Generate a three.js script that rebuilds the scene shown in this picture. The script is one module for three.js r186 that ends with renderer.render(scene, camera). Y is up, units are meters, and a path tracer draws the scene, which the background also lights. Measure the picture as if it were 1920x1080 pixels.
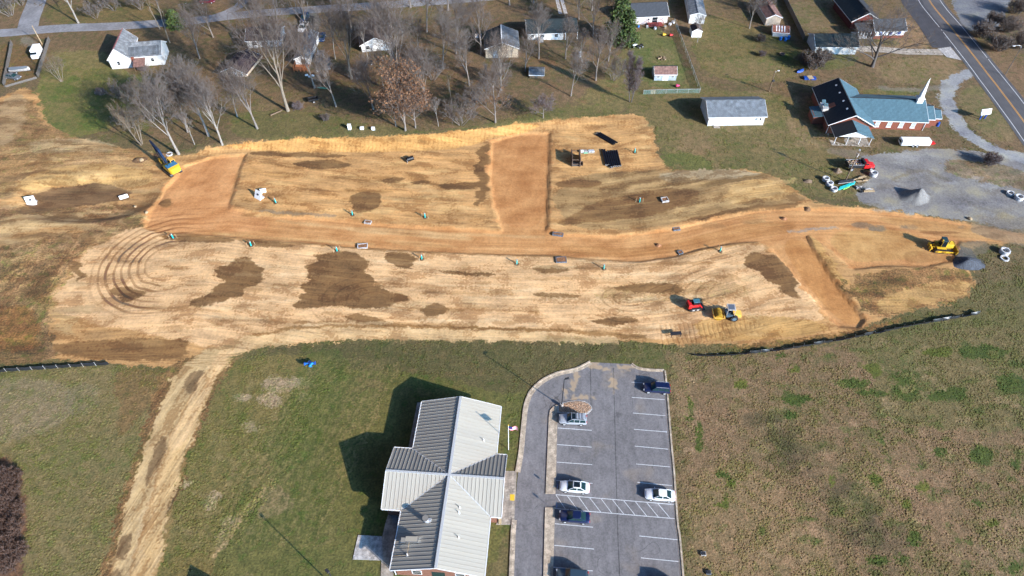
import * as THREE from 'three';
import { mergeGeometries, toCreasedNormals } from 'three/addons/utils/BufferGeometryUtils.js';
import { Sky } from 'three/addons/objects/Sky.js';
import { RoundedBoxGeometry } from 'three/addons/geometries/RoundedBoxGeometry.js';

// ---------------------------------------------------------------- camera, sky, sun, exposure
const scene = new THREE.Scene();
const FOCAL = 1280, PITCH = 48 * Math.PI / 180, HIGH = 104;            // a drone 104 m up, looking 48 degrees down
const camera = new THREE.PerspectiveCamera(2 * Math.atan(540 / FOCAL) * 180 / Math.PI, 16 / 9, 1, 12000);
camera.position.set(0, HIGH, 0);
camera.lookAt(0, HIGH - Math.sin(PITCH), -Math.cos(PITCH));
const SUN_AZ = 129.3 * Math.PI / 180, SUN_EL = 24.5 * Math.PI / 180;
const SUN = new THREE.Vector3(Math.sin(SUN_AZ) * Math.cos(SUN_EL), Math.sin(SUN_EL), -Math.cos(SUN_AZ) * Math.cos(SUN_EL));
const sky = new Sky();
sky.name = 'sky'; sky.userData.kind = 'structure';
sky.scale.setScalar(9000);
const su = sky.material.uniforms;
su.sunPosition.value.copy(SUN); su.turbidity.value = 7; su.rayleigh.value = 0.7; su.mieCoefficient.value = 0.004; su.mieDirectionalG.value = 0.8;
if (su.cloudCoverage) su.cloudCoverage.value = 0.15;
scene.add(sky);
scene.environmentIntensity = 0.26;
const sun = new THREE.DirectionalLight(0xffeedb, 4.4);
sun.position.copy(SUN).multiplyScalar(400).add(new THREE.Vector3(0, 0, -120));
sun.target.position.set(0, 0, -120);
sun.castShadow = true; sun.shadow.radius = 1.4;
Object.assign(sun.shadow.camera, { left: -230, right: 230, top: 180, bottom: -180, near: 10, far: 900 });
sun.shadow.mapSize.set(4096, 4096);
scene.add(sun, sun.target);
const renderer = new THREE.WebGLRenderer({ antialias: true });
renderer.toneMapping = THREE.LinearToneMapping;
renderer.toneMappingExposure = 1.9;
renderer.shadowMap.enabled = true;

// ---------------------------------------------------------------- small maths
let seed = 7;
const srand = (s) => { seed = s | 0; };
const R = () => { seed = (seed + 0x6d2b79f5) | 0; let t = Math.imul(seed ^ (seed >>> 15), 1 | seed); t = (t + Math.imul(t ^ (t >>> 7), 61 | t)) ^ t; return ((t ^ (t >>> 14)) >>> 0) / 4294967296; };
const rr = (a, b) => a + (b - a) * R();
const clamp = (x, a = 0, b = 1) => Math.min(b, Math.max(a, x));
const sstep = (a, b, x) => { const t = clamp((x - a) / (b - a)); return t * t * (3 - 2 * t); };
const lerp = (a, b, t) => a + (b - a) * t;
srand(11);
const PERM = new Uint8Array(512), GX = new Float32Array(256), GY = new Float32Array(256);
for (let i = 0; i < 256; i++) { PERM[i] = i; const a = R() * 6.2832; GX[i] = Math.cos(a) * 1.4; GY[i] = Math.sin(a) * 1.4; }
for (let i = 255; i > 0; i--) { const j = (R() * (i + 1)) | 0; [PERM[i], PERM[j]] = [PERM[j], PERM[i]]; }
for (let i = 0; i < 256; i++) PERM[256 + i] = PERM[i];
function noise(x, y) {
  const xi = Math.floor(x), yi = Math.floor(y), fx = x - xi, fy = y - yi, X = xi & 255, Y = yi & 255;
  const u = fx * fx * (3 - 2 * fx), v = fy * fy * (3 - 2 * fy);
  const a = PERM[PERM[X] + Y], b = PERM[PERM[X + 1] + Y], c = PERM[PERM[X] + Y + 1], d = PERM[PERM[X + 1] + Y + 1];
  const n0 = GX[a] * fx + GY[a] * fy, n1 = GX[b] * (fx - 1) + GY[b] * fy, n2 = GX[c] * fx + GY[c] * (fy - 1), n3 = GX[d] * (fx - 1) + GY[d] * (fy - 1);
  return n0 + u * (n1 - n0) + v * (n2 - n0 + u * (n0 - n1 - n2 + n3));
}
const fbm = (x, y, o = 4) => { let s = 0, a = 0.6; for (let i = 0; i < o; i++) { s += a * noise(x, y); x = x * 2.03 + 17.1; y = y * 2.03 + 5.7; a *= 0.5; } return s; };
// survey: where the line of sight through a point of the 1920 x 1080 photograph meets the level y
const cP = Math.cos(PITCH), sP = Math.sin(PITCH);
function G(px, py, y = 0) {
  const v = (py - 540) / FOCAL, dy = -sP - v * cP, t = (y - HIGH) / dy;
  return new THREE.Vector3((px - 960) / FOCAL * t, y, (-cP + v * sP) * t);
}
const curve = (pts) => (x) => {                                          // piecewise linear z(x) through surveyed points
  if (x <= pts[0].x) return pts[0].z;
  for (let i = 1; i < pts.length; i++) if (x <= pts[i].x) return lerp(pts[i - 1].z, pts[i].z, (x - pts[i - 1].x) / (pts[i].x - pts[i - 1].x));
  return pts[pts.length - 1].z;
};
const Q = (...a) => { const o = []; for (let i = 0; i < a.length; i += 2) o.push(G(a[i], a[i + 1])); return o; };
function sdist(poly, x, z) {                                             // signed distance to a polygon, negative inside
  let d = 1e9, s = 1;
  for (let i = 0, j = poly.length - 1; i < poly.length; j = i++) {
    const a = poly[i], b = poly[j], ex = b.x - a.x, ez = b.z - a.z, wx = x - a.x, wz = z - a.z;
    const t = clamp((wx * ex + wz * ez) / (ex * ex + ez * ez + 1e-9)), bx = wx - ex * t, bz = wz - ez * t;
    d = Math.min(d, bx * bx + bz * bz);
    const c1 = z >= a.z, c2 = z < b.z, c3 = ex * wz > ez * wx;
    if ((c1 && c2 && c3) || (!c1 && !c2 && !c3)) s = -s;
  }
  return s * Math.sqrt(d);
}
const boxOf = (poly, m) => { const b = new THREE.Box3().setFromPoints(poly); b.min.addScalar(-m); b.max.addScalar(m); return b; };

// ---------------------------------------------------------------- terrain
const LOT = Q(955, 1150, 961, 1000, 968, 920, 975, 850, 981, 790, 985, 760, 995, 735, 1015, 715, 1045, 700, 1080, 692, 1107, 679, 1183, 683, 1195, 690, 1215, 694, 1245, 695, 1250, 740, 1258, 840, 1265, 925, 1272, 1000, 1285, 1150);
const CLAY = Q(268, 428, 280, 395, 310, 350, 345, 310, 395, 294, 462, 288, 448, 325, 430, 390, 520, 403, 640, 411, 760, 421, 940, 433, 925, 385, 917, 335, 921, 264, 975, 249, 1031, 248, 1031, 300, 1027, 430, 1050, 438,
  1160, 440, 1260, 428, 1340, 408, 1420, 392, 1480, 388, 1560, 391, 1640, 393, 1740, 405, 1830, 424, 1930, 440, 1930, 456, 1800, 452, 1788, 490, 1740, 500, 1660, 498, 1600, 505, 1560, 470, 1515, 440, 1530, 470, 1570, 530, 1622, 598, 1612, 614, 1572, 612,
  1550, 590, 1500, 530, 1442, 463, 1420, 453, 1380, 456, 1320, 465, 1270, 480, 1200, 491, 1100, 486, 1040, 479, 880, 476, 760, 470, 650, 463, 540, 453, 400, 442, 300, 438);
const CLAY_BOX = boxOf(CLAY, 2), LOT_BOX = boxOf(LOT, 2);
const bankLow = curve(Q(250, 320, 330, 300, 400, 290, 470, 284, 600, 288, 800, 285, 900, 271, 940, 257, 1000, 246, 1100, 240, 1220, 235)), bankTop = curve(Q(250, 300, 330, 284, 400, 277, 470, 267, 600, 258, 800, 253, 900, 242, 1000, 227, 1100, 221, 1220, 215));
const bankEnds = [G(300, 300).x, G(420, 280).x, G(1000, 240).x, G(1200, 225).x];
const basin = G(165, 368), basinR = [16, 8.5];
const midRoad = curve(Q(-200, 420, 268, 425, 430, 415, 640, 438, 860, 455, 1040, 459, 1160, 462, 1270, 450, 1400, 420, 1480, 410, 1640, 412, 1920, 440));
function clayCut(x, z) { return x < CLAY_BOX.min.x || x > CLAY_BOX.max.x || z < CLAY_BOX.min.z || z > CLAY_BOX.max.z ? 9 : sdist(CLAY, x, z); }
function hgt(x, z) {
  let y = 0;
  const far = sstep(-72, -80, z);
  if (far > 0) {
    y += far * (0.10 * noise(x * 0.06, z * 0.06) + 0.05 * noise(x * 0.21, z * 0.21));
    const c = clayCut(x, z);
    if (c < 0.6) { const k = sstep(0.2, -0.4, c + 0.12 * noise(x * 0.5, z * 0.5)); y -= 0.4 * k * sstep(G(1900, 440).x, G(1700, 420).x, x); }
    const a = sstep(bankEnds[0], bankEnds[1], x) * sstep(bankEnds[3], bankEnds[2], x);
    if (a > 0) { const z0 = bankLow(x), z1 = bankTop(x); y += 1.3 * a * sstep(z0, z1, z) * sstep(-215, -185, z); }
    const bx = (x - basin.x) / basinR[0], bz = (z - basin.z) / basinR[1], b = bx * bx + bz * bz;
    if (b < 1.6) y -= 1.5 * sstep(1.35, 0.35, b);
  } else if (x > LOT_BOX.min.x && x < LOT_BOX.max.x && z > LOT_BOX.min.z && z < LOT_BOX.max.z) {
    y -= 0.06 * sstep(0.1, -0.25, sdist(LOT, x, z));
  }
  return y;
}
function at(px, py, up = 0) { let p = G(px, py); for (let i = 0; i < 4; i++) p = G(px, py, hgt(p.x, p.z) + up); p.y -= up; return p; }   // a surveyed point on the terrain
const onGround = (x, z, lift = 0) => new THREE.Vector3(x, hgt(x, z) + lift, z);

// ---------------------------------------------------------------- materials
const LIT = 1.5;                                                          // how much brighter sunlit level ground looks than its base colour
const lin = (c) => { c /= 255; return c <= 0.04045 ? c / 12.92 : Math.pow((c + 0.055) / 1.055, 2.4); };
const toS = (l) => { l = clamp(l); return 255 * (l <= 0.0031308 ? l * 12.92 : 1.055 * Math.pow(l, 1 / 2.4) - 0.055); };
const mat = (r, g, b, rough = 0.85, o = {}) => new THREE.MeshStandardMaterial({ color: new THREE.Color().setRGB(r, g, b), roughness: rough, ...o });
function tile(n, f, srgb = true) {                                        // a small repeating texture from a function of (u, v) in 0..1
  const d = new Uint8Array(n * n * 4);
  for (let j = 0, o = 0; j < n; j++) for (let i = 0; i < n; i++, o += 4) { const c = f(i / n, j / n, i, j); d[o] = c[0]; d[o + 1] = c[1]; d[o + 2] = c[2]; d[o + 3] = 255; }
  const t = new THREE.DataTexture(d, n, n); t.wrapS = t.wrapT = THREE.RepeatWrapping; t.magFilter = THREE.LinearFilter;
  if (srgb) t.colorSpace = THREE.SRGBColorSpace;
  t.needsUpdate = true; return t;
}
const pn = (u, v, f, s = 0) => {                                          // noise that repeats over the tile
  const x = u * f, y = v * f, a = noise(x + s, y), b = noise(x - f + s, y), c = noise(x + s, y - f), d = noise(x - f + s, y - f);
  return lerp(lerp(a, b, u), lerp(c, d, u), v);
};
const rep = (t, m) => { const c = t.clone(); c.repeat.set(1 / m, 1 / m); c.needsUpdate = true; return c; };
const grey = (v) => [v, v, v];
const texGrain = tile(256, (u, v) => grey(clamp(222 + 60 * pn(u, v, 9) + 50 * pn(u, v, 40, 3) + 34 * pn(u, v, 110, 9), 90, 255)));
const texBlotch = tile(256, (u, v) => grey(clamp(218 + 80 * pn(u, v, 5) + 50 * pn(u, v, 17, 3) + 24 * pn(u, v, 90, 9), 60, 255)));
const texStreak = tile(256, (u, v) => grey(clamp(232 + 26 * pn(u, v * 0.12, 40) + 30 * pn(u, v, 5, 3) + 20 * pn(u, v, 100, 2), 90, 255)));
const texShingle = tile(256, (u, v, i, j) => { const row = (j / 8) | 0, col = ((i + PERM[row] * 3) / 16) | 0, h = PERM[(row * 31 + col * 7) & 255] / 255; return grey(clamp(212 + 34 * (h - 0.5) + 26 * pn(u, v, 4) + 22 * pn(u, v, 110) - (j % 8 < 1 ? 26 : 0), 60, 255)); });
const texBrick = tile(256, (u, v, i, j) => { const row = (j / 8) | 0, col = ((i + (row % 2) * 8) / 16) | 0, h = PERM[(row * 37 + col * 11) & 255] / 255, m = j % 8 === 0 || (i + (row % 2) * 8) % 16 === 0; return m ? [206, 198, 188] : [clamp(205 + 70 * (h - 0.5), 0, 255), clamp(190 + 80 * (h - 0.5), 0, 255), clamp(185 + 80 * (h - 0.5), 0, 255)]; });
const bumpRib = tile(64, (u) => grey(u < 0.12 ? 255 : 60), false);
const bumpLap = tile(64, (u, v) => grey(255 * (1 - v)), false);
const M = {
  white: mat(0.72, 0.72, 0.70, 0.6, { map: rep(texStreak, 4) }), whitePaint: mat(0.78, 0.78, 0.77, 0.5), cream: mat(0.58, 0.47, 0.35, 0.75, { map: rep(texStreak, 4) }), tanWall: mat(0.56, 0.46, 0.34, 0.75, { map: rep(texStreak, 3) }),
  siding: mat(0.70, 0.69, 0.66, 0.65, { map: rep(texStreak, 3), bumpMap: rep(bumpLap, 0.35), bumpScale: 0.02 }), pinkSiding: mat(0.66, 0.58, 0.55, 0.7, { map: rep(texStreak, 3) }), paleBlue: mat(0.42, 0.50, 0.55, 0.7, { map: rep(texStreak, 3) }),
  brick: mat(0.36, 0.125, 0.075, 0.9, { map: rep(texBrick, 1.9) }), brickTan: mat(0.34, 0.17, 0.11, 0.9, { map: rep(texBrick, 1.9) }), brickDark: mat(0.20, 0.05, 0.04, 0.9, { map: rep(texBrick, 1.9) }),
  shingleBlack: mat(0.030, 0.034, 0.040, 0.85, { map: rep(texShingle, 3.2) }), shingleTeal: mat(0.095, 0.20, 0.25, 0.8, { map: rep(texShingle, 3.2) }), shingleGrey: mat(0.075, 0.085, 0.10, 0.85, { map: rep(texShingle, 3.2) }), shingleBrown: mat(0.12, 0.075, 0.06, 0.9, { map: rep(texShingle, 3) }), shingleGreen: mat(0.022, 0.040, 0.046, 0.8, { map: rep(texShingle, 3.2) }), shinglePlum: mat(0.065, 0.042, 0.048, 0.9, { map: rep(texShingle, 3) }),
  metalGrey: mat(0.25, 0.28, 0.305, 0.5, { metalness: 0.25, map: rep(texGrain, 9), bumpMap: rep(bumpRib, 0.45), bumpScale: 0.03 }), metalOld: mat(0.30, 0.32, 0.335, 0.6, { metalness: 0.2, map: rep(texBlotch, 5), bumpMap: rep(bumpRib, 0.5), bumpScale: 0.03 }), metalSlate: mat(0.16, 0.18, 0.20, 0.6, { map: rep(texBlotch, 6), bumpMap: rep(bumpRib, 0.5), bumpScale: 0.03 }),
  rust: mat(0.27, 0.10, 0.065, 0.85, { map: rep(texBlotch, 2.5) }), rustRoof: mat(0.28, 0.155, 0.125, 0.8, { map: rep(texBlotch, 3), bumpMap: rep(bumpRib, 0.4), bumpScale: 0.02 }), redRoof: mat(0.36, 0.14, 0.13, 0.7, { map: rep(texBlotch, 5) }),
  panel: mat(0.365, 0.34, 0.285, 0.7), panelB: mat(0.35, 0.328, 0.278, 0.72), panelC: mat(0.378, 0.352, 0.295, 0.68), panelTrim: mat(0.52, 0.53, 0.53, 0.4, { metalness: 0.2 }),
  concrete: mat(0.48, 0.41, 0.33, 0.9, { map: rep(texBlotch, 5) }), concretePale: mat(0.55, 0.52, 0.49, 0.88, { map: rep(texBlotch, 3) }), concreteWhite: mat(0.66, 0.66, 0.66, 0.85, { map: rep(texBlotch, 2) }), kerb: mat(0.58, 0.47, 0.35, 0.9, { map: rep(texBlotch, 4) }), concreteBlue: mat(0.16, 0.18, 0.21, 0.85, { map: rep(texBlotch, 2) }),
  glass: mat(0.012, 0.02, 0.026, 0.08, { metalness: 0.1 }), glassTeal: mat(0.015, 0.04, 0.042, 0.06), black: mat(0.012, 0.012, 0.014, 0.6), rubber: mat(0.018, 0.018, 0.019, 0.85), darkMetal: mat(0.04, 0.04, 0.045, 0.5, { metalness: 0.4 }), steel: mat(0.45, 0.46, 0.48, 0.35, { metalness: 0.85 }), mirrorSteel: mat(0.72, 0.75, 0.78, 0.16, { metalness: 1 }),
  alu: mat(0.62, 0.63, 0.64, 0.4, { metalness: 0.5 }), wood: mat(0.20, 0.135, 0.085, 0.9, { map: rep(texStreak, 2) }), woodPale: mat(0.46, 0.34, 0.20, 0.85, { map: rep(texStreak, 2) }), woodGrey: mat(0.155, 0.14, 0.125, 0.9, { map: rep(texStreak, 2) }), woodOrange: mat(0.46, 0.16, 0.06, 0.85, { map: rep(texStreak, 2) }), woodRed: mat(0.25, 0.045, 0.04, 0.85),
  yellow: mat(0.72, 0.45, 0.03, 0.45), yellowDark: mat(0.50, 0.29, 0.02, 0.6, { map: rep(texBlotch, 3) }), amber: mat(0.66, 0.37, 0.07, 0.5), red: mat(0.55, 0.018, 0.018, 0.35), blue: mat(0.02, 0.16, 0.50, 0.4), blueDeep: mat(0.015, 0.07, 0.33, 0.45), teal: mat(0.01, 0.42, 0.40, 0.4), lime: mat(0.22, 0.60, 0.08, 0.5), orange: mat(0.75, 0.22, 0.03, 0.6), pink: mat(0.62, 0.05, 0.16, 0.5),
  pipe: mat(0.014, 0.016, 0.022, 0.38), fabric: mat(0.018, 0.019, 0.021, 0.42), paleGrey: mat(0.42, 0.44, 0.46, 0.6), clay: mat(0.35, 0.16, 0.07, 0.95, { map: rep(texBlotch, 2) }), soil: mat(0.20, 0.11, 0.05, 0.95, { map: rep(texBlotch, 2) }),  // the pale grey after fabric is for bags, gas tank, lids and church panes
  paint: mat(0.74, 0.75, 0.76, 0.7, { map: rep(texGrain, 1.3) }), paintYellow: mat(0.75, 0.50, 0.05, 0.7), tactile: mat(0.72, 0.45, 0.03, 0.8),
};
const carPaint = (r, g, b, metal = 0.35) => new THREE.MeshPhysicalMaterial({ color: new THREE.Color().setRGB(r, g, b), roughness: 0.42, metalness: metal, clearcoat: 1, clearcoatRoughness: 0.06 });

// ---------------------------------------------------------------- builders
const taken = {};
const numbered = (n) => { const k = taken[n] = (taken[n] ?? -1) + 1; return k ? n + '_' + String(k).padStart(3, '0') : n; };
function tag(o, label, category, group, kind) { if (label) o.userData.label = label; if (category) o.userData.category = category; if (group) o.userData.group = group; if (kind) o.userData.kind = kind; return o; }
function thing(name, label, category, p = [0, 0, 0], turn = 0, group) {
  const o = new THREE.Group(); o.name = numbered(name); scene.add(o);
  if (p.isVector3) o.position.copy(p); else o.position.set(...p);
  o.rotation.y = turn; return tag(o, label, category, group);
}
function struct(name, label, category) { const o = thing(name, label, category); o.userData.kind = 'structure'; return o; }
function muv(g) {                                                         // uv in metres across the dominant plane of each triangle
  if (g.index) g = g.toNonIndexed();
  const p = g.attributes.position, n = p.count, uv = new Float32Array(n * 2), a = new THREE.Vector3(), b = new THREE.Vector3(), c = new THREE.Vector3();
  for (let i = 0; i < n; i += 3) {
    a.fromBufferAttribute(p, i); b.fromBufferAttribute(p, i + 1); c.fromBufferAttribute(p, i + 2);
    const nn = b.clone().sub(a).cross(c.clone().sub(a)), x = Math.abs(nn.x), y = Math.abs(nn.y), z = Math.abs(nn.z);
    for (let k = 0; k < 3; k++) {
      const q = i + k, X = p.getX(q), Y = p.getY(q), Z = p.getZ(q);
      if (y > 0.35 * (x + z)) { uv[q * 2] = x > z ? Z : X; uv[q * 2 + 1] = x > z ? X * Math.hypot(1, Math.min(x / (y + 1e-9), 2)) : Z * Math.hypot(1, Math.min(z / (y + 1e-9), 2)); }
      else if (x > z) { uv[q * 2] = Z; uv[q * 2 + 1] = Y; } else { uv[q * 2] = X; uv[q * 2 + 1] = Y; }
    }
  }
  g.setAttribute('uv', new THREE.BufferAttribute(uv, 2));
  for (const k of Object.keys(g.attributes)) if (!['position', 'normal', 'uv'].includes(k)) g.deleteAttribute(k);
  return g;
}
const MX = new THREE.Matrix4(), EU = new THREE.Euler(), QT = new THREE.Quaternion(), V3 = (x, y, z) => new THREE.Vector3(x, y, z);
const put = (g, x = 0, y = 0, z = 0, rx = 0, ry = 0, rz = 0) => g.applyMatrix4(MX.compose(V3(x, y, z), QT.setFromEuler(EU.set(rx, ry, rz, 'YXZ')), V3(1, 1, 1)));
const box = (w, h, d, x, y, z, rx, ry, rz) => put(new THREE.BoxGeometry(w, h, d), x, y, z, rx, ry, rz);          // centred
const rbox = (w, h, d, r, x, y, z, rx, ry, rz) => put(new RoundedBoxGeometry(w, h, d, 2, Math.min(r, w / 2.01, h / 2.01, d / 2.01)), x, y, z, rx, ry, rz);
const cyl = (r0, r1, h, n, x, y, z, rx, ry, rz) => put(new THREE.CylinderGeometry(r1, r0, h, n), x, y, z, rx, ry, rz);
function bar(a, b, r, n = 6, r2 = r) {                                    // a round bar from a to b
  const d = b.clone().sub(a), g = new THREE.CylinderGeometry(r2, r, d.length(), n, 1);
  return g.applyMatrix4(MX.compose(a.clone().add(b).multiplyScalar(0.5), QT.setFromUnitVectors(V3(0, 1, 0), d.normalize()), V3(1, 1, 1)));
}
function beam(a, b, w, h) {                                               // a square bar from a to b
  const d = b.clone().sub(a), L = d.length(), m = new THREE.Matrix4().lookAt(a, b, V3(0, 1, 0)); m.setPosition(a.clone().add(b).multiplyScalar(0.5));
  return new THREE.BoxGeometry(w, h, L).applyMatrix4(m);
}
function extr(pts, depth, bevel = 0) {                                    // an outline in x, y given thickness along z (centred)
  const s = new THREE.Shape(pts.map((p) => new THREE.Vector2(p[0], p[1])));
  return new THREE.ExtrudeGeometry(s, { depth: depth - 2 * bevel, bevelEnabled: bevel > 0, bevelSize: bevel, bevelThickness: bevel, bevelSegments: 2, bevelOffset: -bevel, curveSegments: 6 }).translate(0, 0, -depth / 2 + bevel);
}
function slab(poly, y0, y1) {                                             // a flat plate over a plan outline of x, z points
  const s = new THREE.Shape(poly.map((p) => new THREE.Vector2(p.x, -p.z)));
  return new THREE.ExtrudeGeometry(s, { depth: y1 - y0, bevelEnabled: false }).rotateX(-Math.PI / 2).translate(0, y0, 0);
}
function quads(pts, faces) {                                              // a flat-shaded mesh of polygons
  const v = [];
  for (const f of faces) for (let i = 1; i + 1 < f.length; i++) for (const k of [f[0], f[i], f[i + 1]]) v.push(...pts[k]);
  const g = new THREE.BufferGeometry(); g.setAttribute('position', new THREE.Float32BufferAttribute(v, 3)); g.computeVertexNormals(); return g;
}
function loft(rings, closed = true, caps = true) {                        // rings of equally many [x, y, z] points
  const n = rings[0].length, v = [], ix = [];
  for (const r of rings) for (const p of r) v.push(...p);
  for (let i = 0; i + 1 < rings.length; i++) for (let j = 0; j < (closed ? n : n - 1); j++) { const a = i * n + j, b = i * n + (j + 1) % n, c = a + n, d = b + n; ix.push(a, b, d, a, d, c); }
  if (caps) for (const [base, flip] of [[0, true], [(rings.length - 1) * n, false]]) for (let j = 1; j + 1 < n; j++) flip ? ix.push(base, base + j + 1, base + j) : ix.push(base, base + j, base + j + 1);
  const g = new THREE.BufferGeometry(); g.setAttribute('position', new THREE.Float32BufferAttribute(v, 3)); g.setIndex(ix);
  return toCreasedNormals(g, 0.7);
}
const join = (gs) => { gs = [].concat(gs); const l = gs.map(muv); return l.length > 1 ? mergeGeometries(l) : l[0]; };
function part(parent, name, gs, m, label) {
  const o = new THREE.Mesh(join(gs), m); o.name = name; o.castShadow = o.receiveShadow = true;
  if (label) o.userData.label = label;
  parent.add(o); return o;
}
function solo(name, label, category, gs, m, p, turn = 0, group) {        // a thing that is one mesh
  const o = new THREE.Mesh(join(gs), m); o.name = numbered(name); o.castShadow = o.receiveShadow = true; scene.add(o);
  if (p) p.isVector3 ? o.position.copy(p) : o.position.set(...p);
  o.rotation.y = turn; return tag(o, label, category, group);
}
function dup(o, p, turn, label, group) { const c = o.clone(); c.name = numbered(o.name.replace(/_\d{3}$/, '')); c.userData = { ...o.userData }; scene.add(c); c.position.copy(p); c.rotation.y = turn; tag(c, label, null, group); return c; }
const yaw = (a, b) => Math.atan2(-(b.z - a.z), b.x - a.x);               // turn that points local +x from a to b

// ---------------------------------------------------------------- ground: a plan of soils and turf, then grain, wheel tracks and relief
const PX0 = -190, PZ0 = -262, PS = 4, PW = 1520, PH = 972;
const newPlan = (fill) => { const c = document.createElement('canvas'); c.width = PW; c.height = PH; const x = c.getContext('2d'); x.fillStyle = fill; x.fillRect(0, 0, PW, PH); x.lineCap = x.lineJoin = 'round'; return x; };
const MOWN = Q(640, 690, 700, 660, 960, 655, 1010, 700, 960, 1140, 400, 1140, 450, 1010, 560, 850);
const planCol = newPlan('rgb(112,100,66)'), planKind = newPlan('rgb(255,0,0)');
const KIND = { g: '255,0,0', d: '0,255,0', v: '0,0,255', c: '0,0,0', t: '255,255,0' };   // turf, worked soil, gravel, red clay, turf mixed with soil
const toPlan = (px, py) => { const p = at(px, py); return [(p.x - PX0) * PS, (p.z - PZ0) * PS]; };
function trace(ctx, q, smooth) {
  ctx.beginPath();
  const n = q.length, mid = (a, b) => [(a[0] + b[0]) / 2, (a[1] + b[1]) / 2];
  if (!smooth) { q.forEach((p, i) => (i ? ctx.lineTo(...p) : ctx.moveTo(...p))); ctx.closePath(); return; }
  ctx.moveTo(...mid(q[n - 1], q[0]));
  for (let i = 0; i < n; i++) { const m = mid(q[i], q[(i + 1) % n]); ctx.quadraticCurveTo(q[i][0], q[i][1], m[0], m[1]); }
}
function area(rgb, kind, pts, a = 1, smooth = true) {
  const q = []; for (let i = 0; i < pts.length; i += 2) q.push(toPlan(pts[i], pts[i + 1]));
  for (const [ctx, c] of [[planCol, rgb.join()], [planKind, KIND[kind]]]) { if (!kind && ctx === planKind) continue; ctx.fillStyle = `rgba(${c},${a})`; trace(ctx, q, smooth); ctx.fill(); }
}
function stroke(rgb, kind, pts, wide, a = 1) {
  for (const [ctx, c] of [[planCol, rgb.join()], [planKind, KIND[kind]]]) {
    if (!kind && ctx === planKind) continue;
    ctx.strokeStyle = `rgba(${c},${a})`; ctx.lineWidth = wide * PS; ctx.beginPath();
    const q = []; for (let i = 0; i < pts.length; i += 2) q.push(toPlan(pts[i], pts[i + 1]));
    ctx.moveTo(...q[0]); for (let i = 1; i + 1 < q.length; i++) ctx.quadraticCurveTo(q[i][0], q[i][1], (q[i][0] + q[i + 1][0]) / 2, (q[i][1] + q[i + 1][1]) / 2);
    ctx.lineTo(...q[q.length - 1]); ctx.stroke();
  }
}
function spot(rgb, kind, px, py, rx, ry, a = 1) { const p = []; for (let k = 0; k < 9; k++) { const t = k / 9 * 6.283, r = 0.82 + 0.36 * R(); p.push(px + Math.cos(t) * rx * r, py + Math.sin(t) * ry * r); } area(rgb, kind, p, a); }
srand(5);
// turf
area([110, 104, 64], 'g', [-200, 560, 400, 600, 960, 600, 1500, 600, 2120, 480, 2120, 1200, -200, 1200], 1, false);
area([104, 106, 54], 'g', [430, 690, 520, 655, 700, 645, 960, 640, 1110, 660, 1000, 700, 970, 800, 950, 1140, 330, 1140, 480, 900, 560, 760]);
area([97, 91, 58], 'g', [480, 648, 700, 640, 960, 640, 1200, 648, 1120, 676, 1040, 694, 985, 740, 900, 730, 800, 700, 640, 690, 520, 690], 0.75);
area([122, 114, 65], 'g', [340, 760, 400, 680, 560, 660, 640, 680, 600, 760, 500, 900, 420, 1000, 380, 1140, 270, 1140]);
area([120, 112, 68], 'g', [560, 690, 610, 690, 640, 700, 560, 800, 470, 920, 420, 1000, 400, 1000, 480, 880], 0.5);
for (const [x, y, a, b] of [[522, 722, 36, 16], [505, 750, 28, 14], [565, 718, 24, 14], [572, 740, 16, 10], [455, 745, 18, 9], [430, 980, 18, 14], [395, 940, 14, 22], [420, 1010, 10, 20], [350, 905, 12, 8], [470, 800, 22, 10]]) spot([168, 152, 122], 'g', x, y, a, b, 0.85);
area([142, 126, 92], 'g', [500, 905, 540, 915, 555, 945, 530, 965, 480, 975, 465, 950], 0.8);
stroke([176, 154, 110], 'g', [512, 902, 470, 945, 430, 1000, 400, 1045], 1.0, 0.8);
stroke([84, 102, 38], null, [610, 690, 585, 760, 540, 830], 9, 0.35);
area([126, 117, 74], 'g', [-60, 700, 150, 690, 340, 690, 310, 790, 250, 930, 210, 1140, -60, 1140]);
area([140, 131, 100], 'g', [-40, 710, 90, 705, 150, 740, 130, 790, 60, 820, -40, 830], 0.7);
area([128, 122, 92], 'g', [120, 720, 190, 715, 180, 770, 130, 790], 0.5);
area([112, 84, 66], 't', [-60, 860, 20, 850, 45, 900, 50, 980, 40, 1140, -60, 1140], 0.85);
area([126, 92, 56], 'g', [200, 690, 330, 690, 300, 730, 250, 800, 215, 830, 230, 760], 0.4);
for (let k = 0; k < 26; k++) { const o = k * 9 - 60; stroke(k % 2 ? [84, 92, 38] : [138, 128, 82], 'g', [640 + o * 0.7, 672 + Math.abs(o) * 0.05, 585 + o * 0.8, 745, 520 + o, 850, 470 + o, 930, 430 + o, 1020], rr(0.3, 0.6), rr(0.4, 0.7)); }
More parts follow.
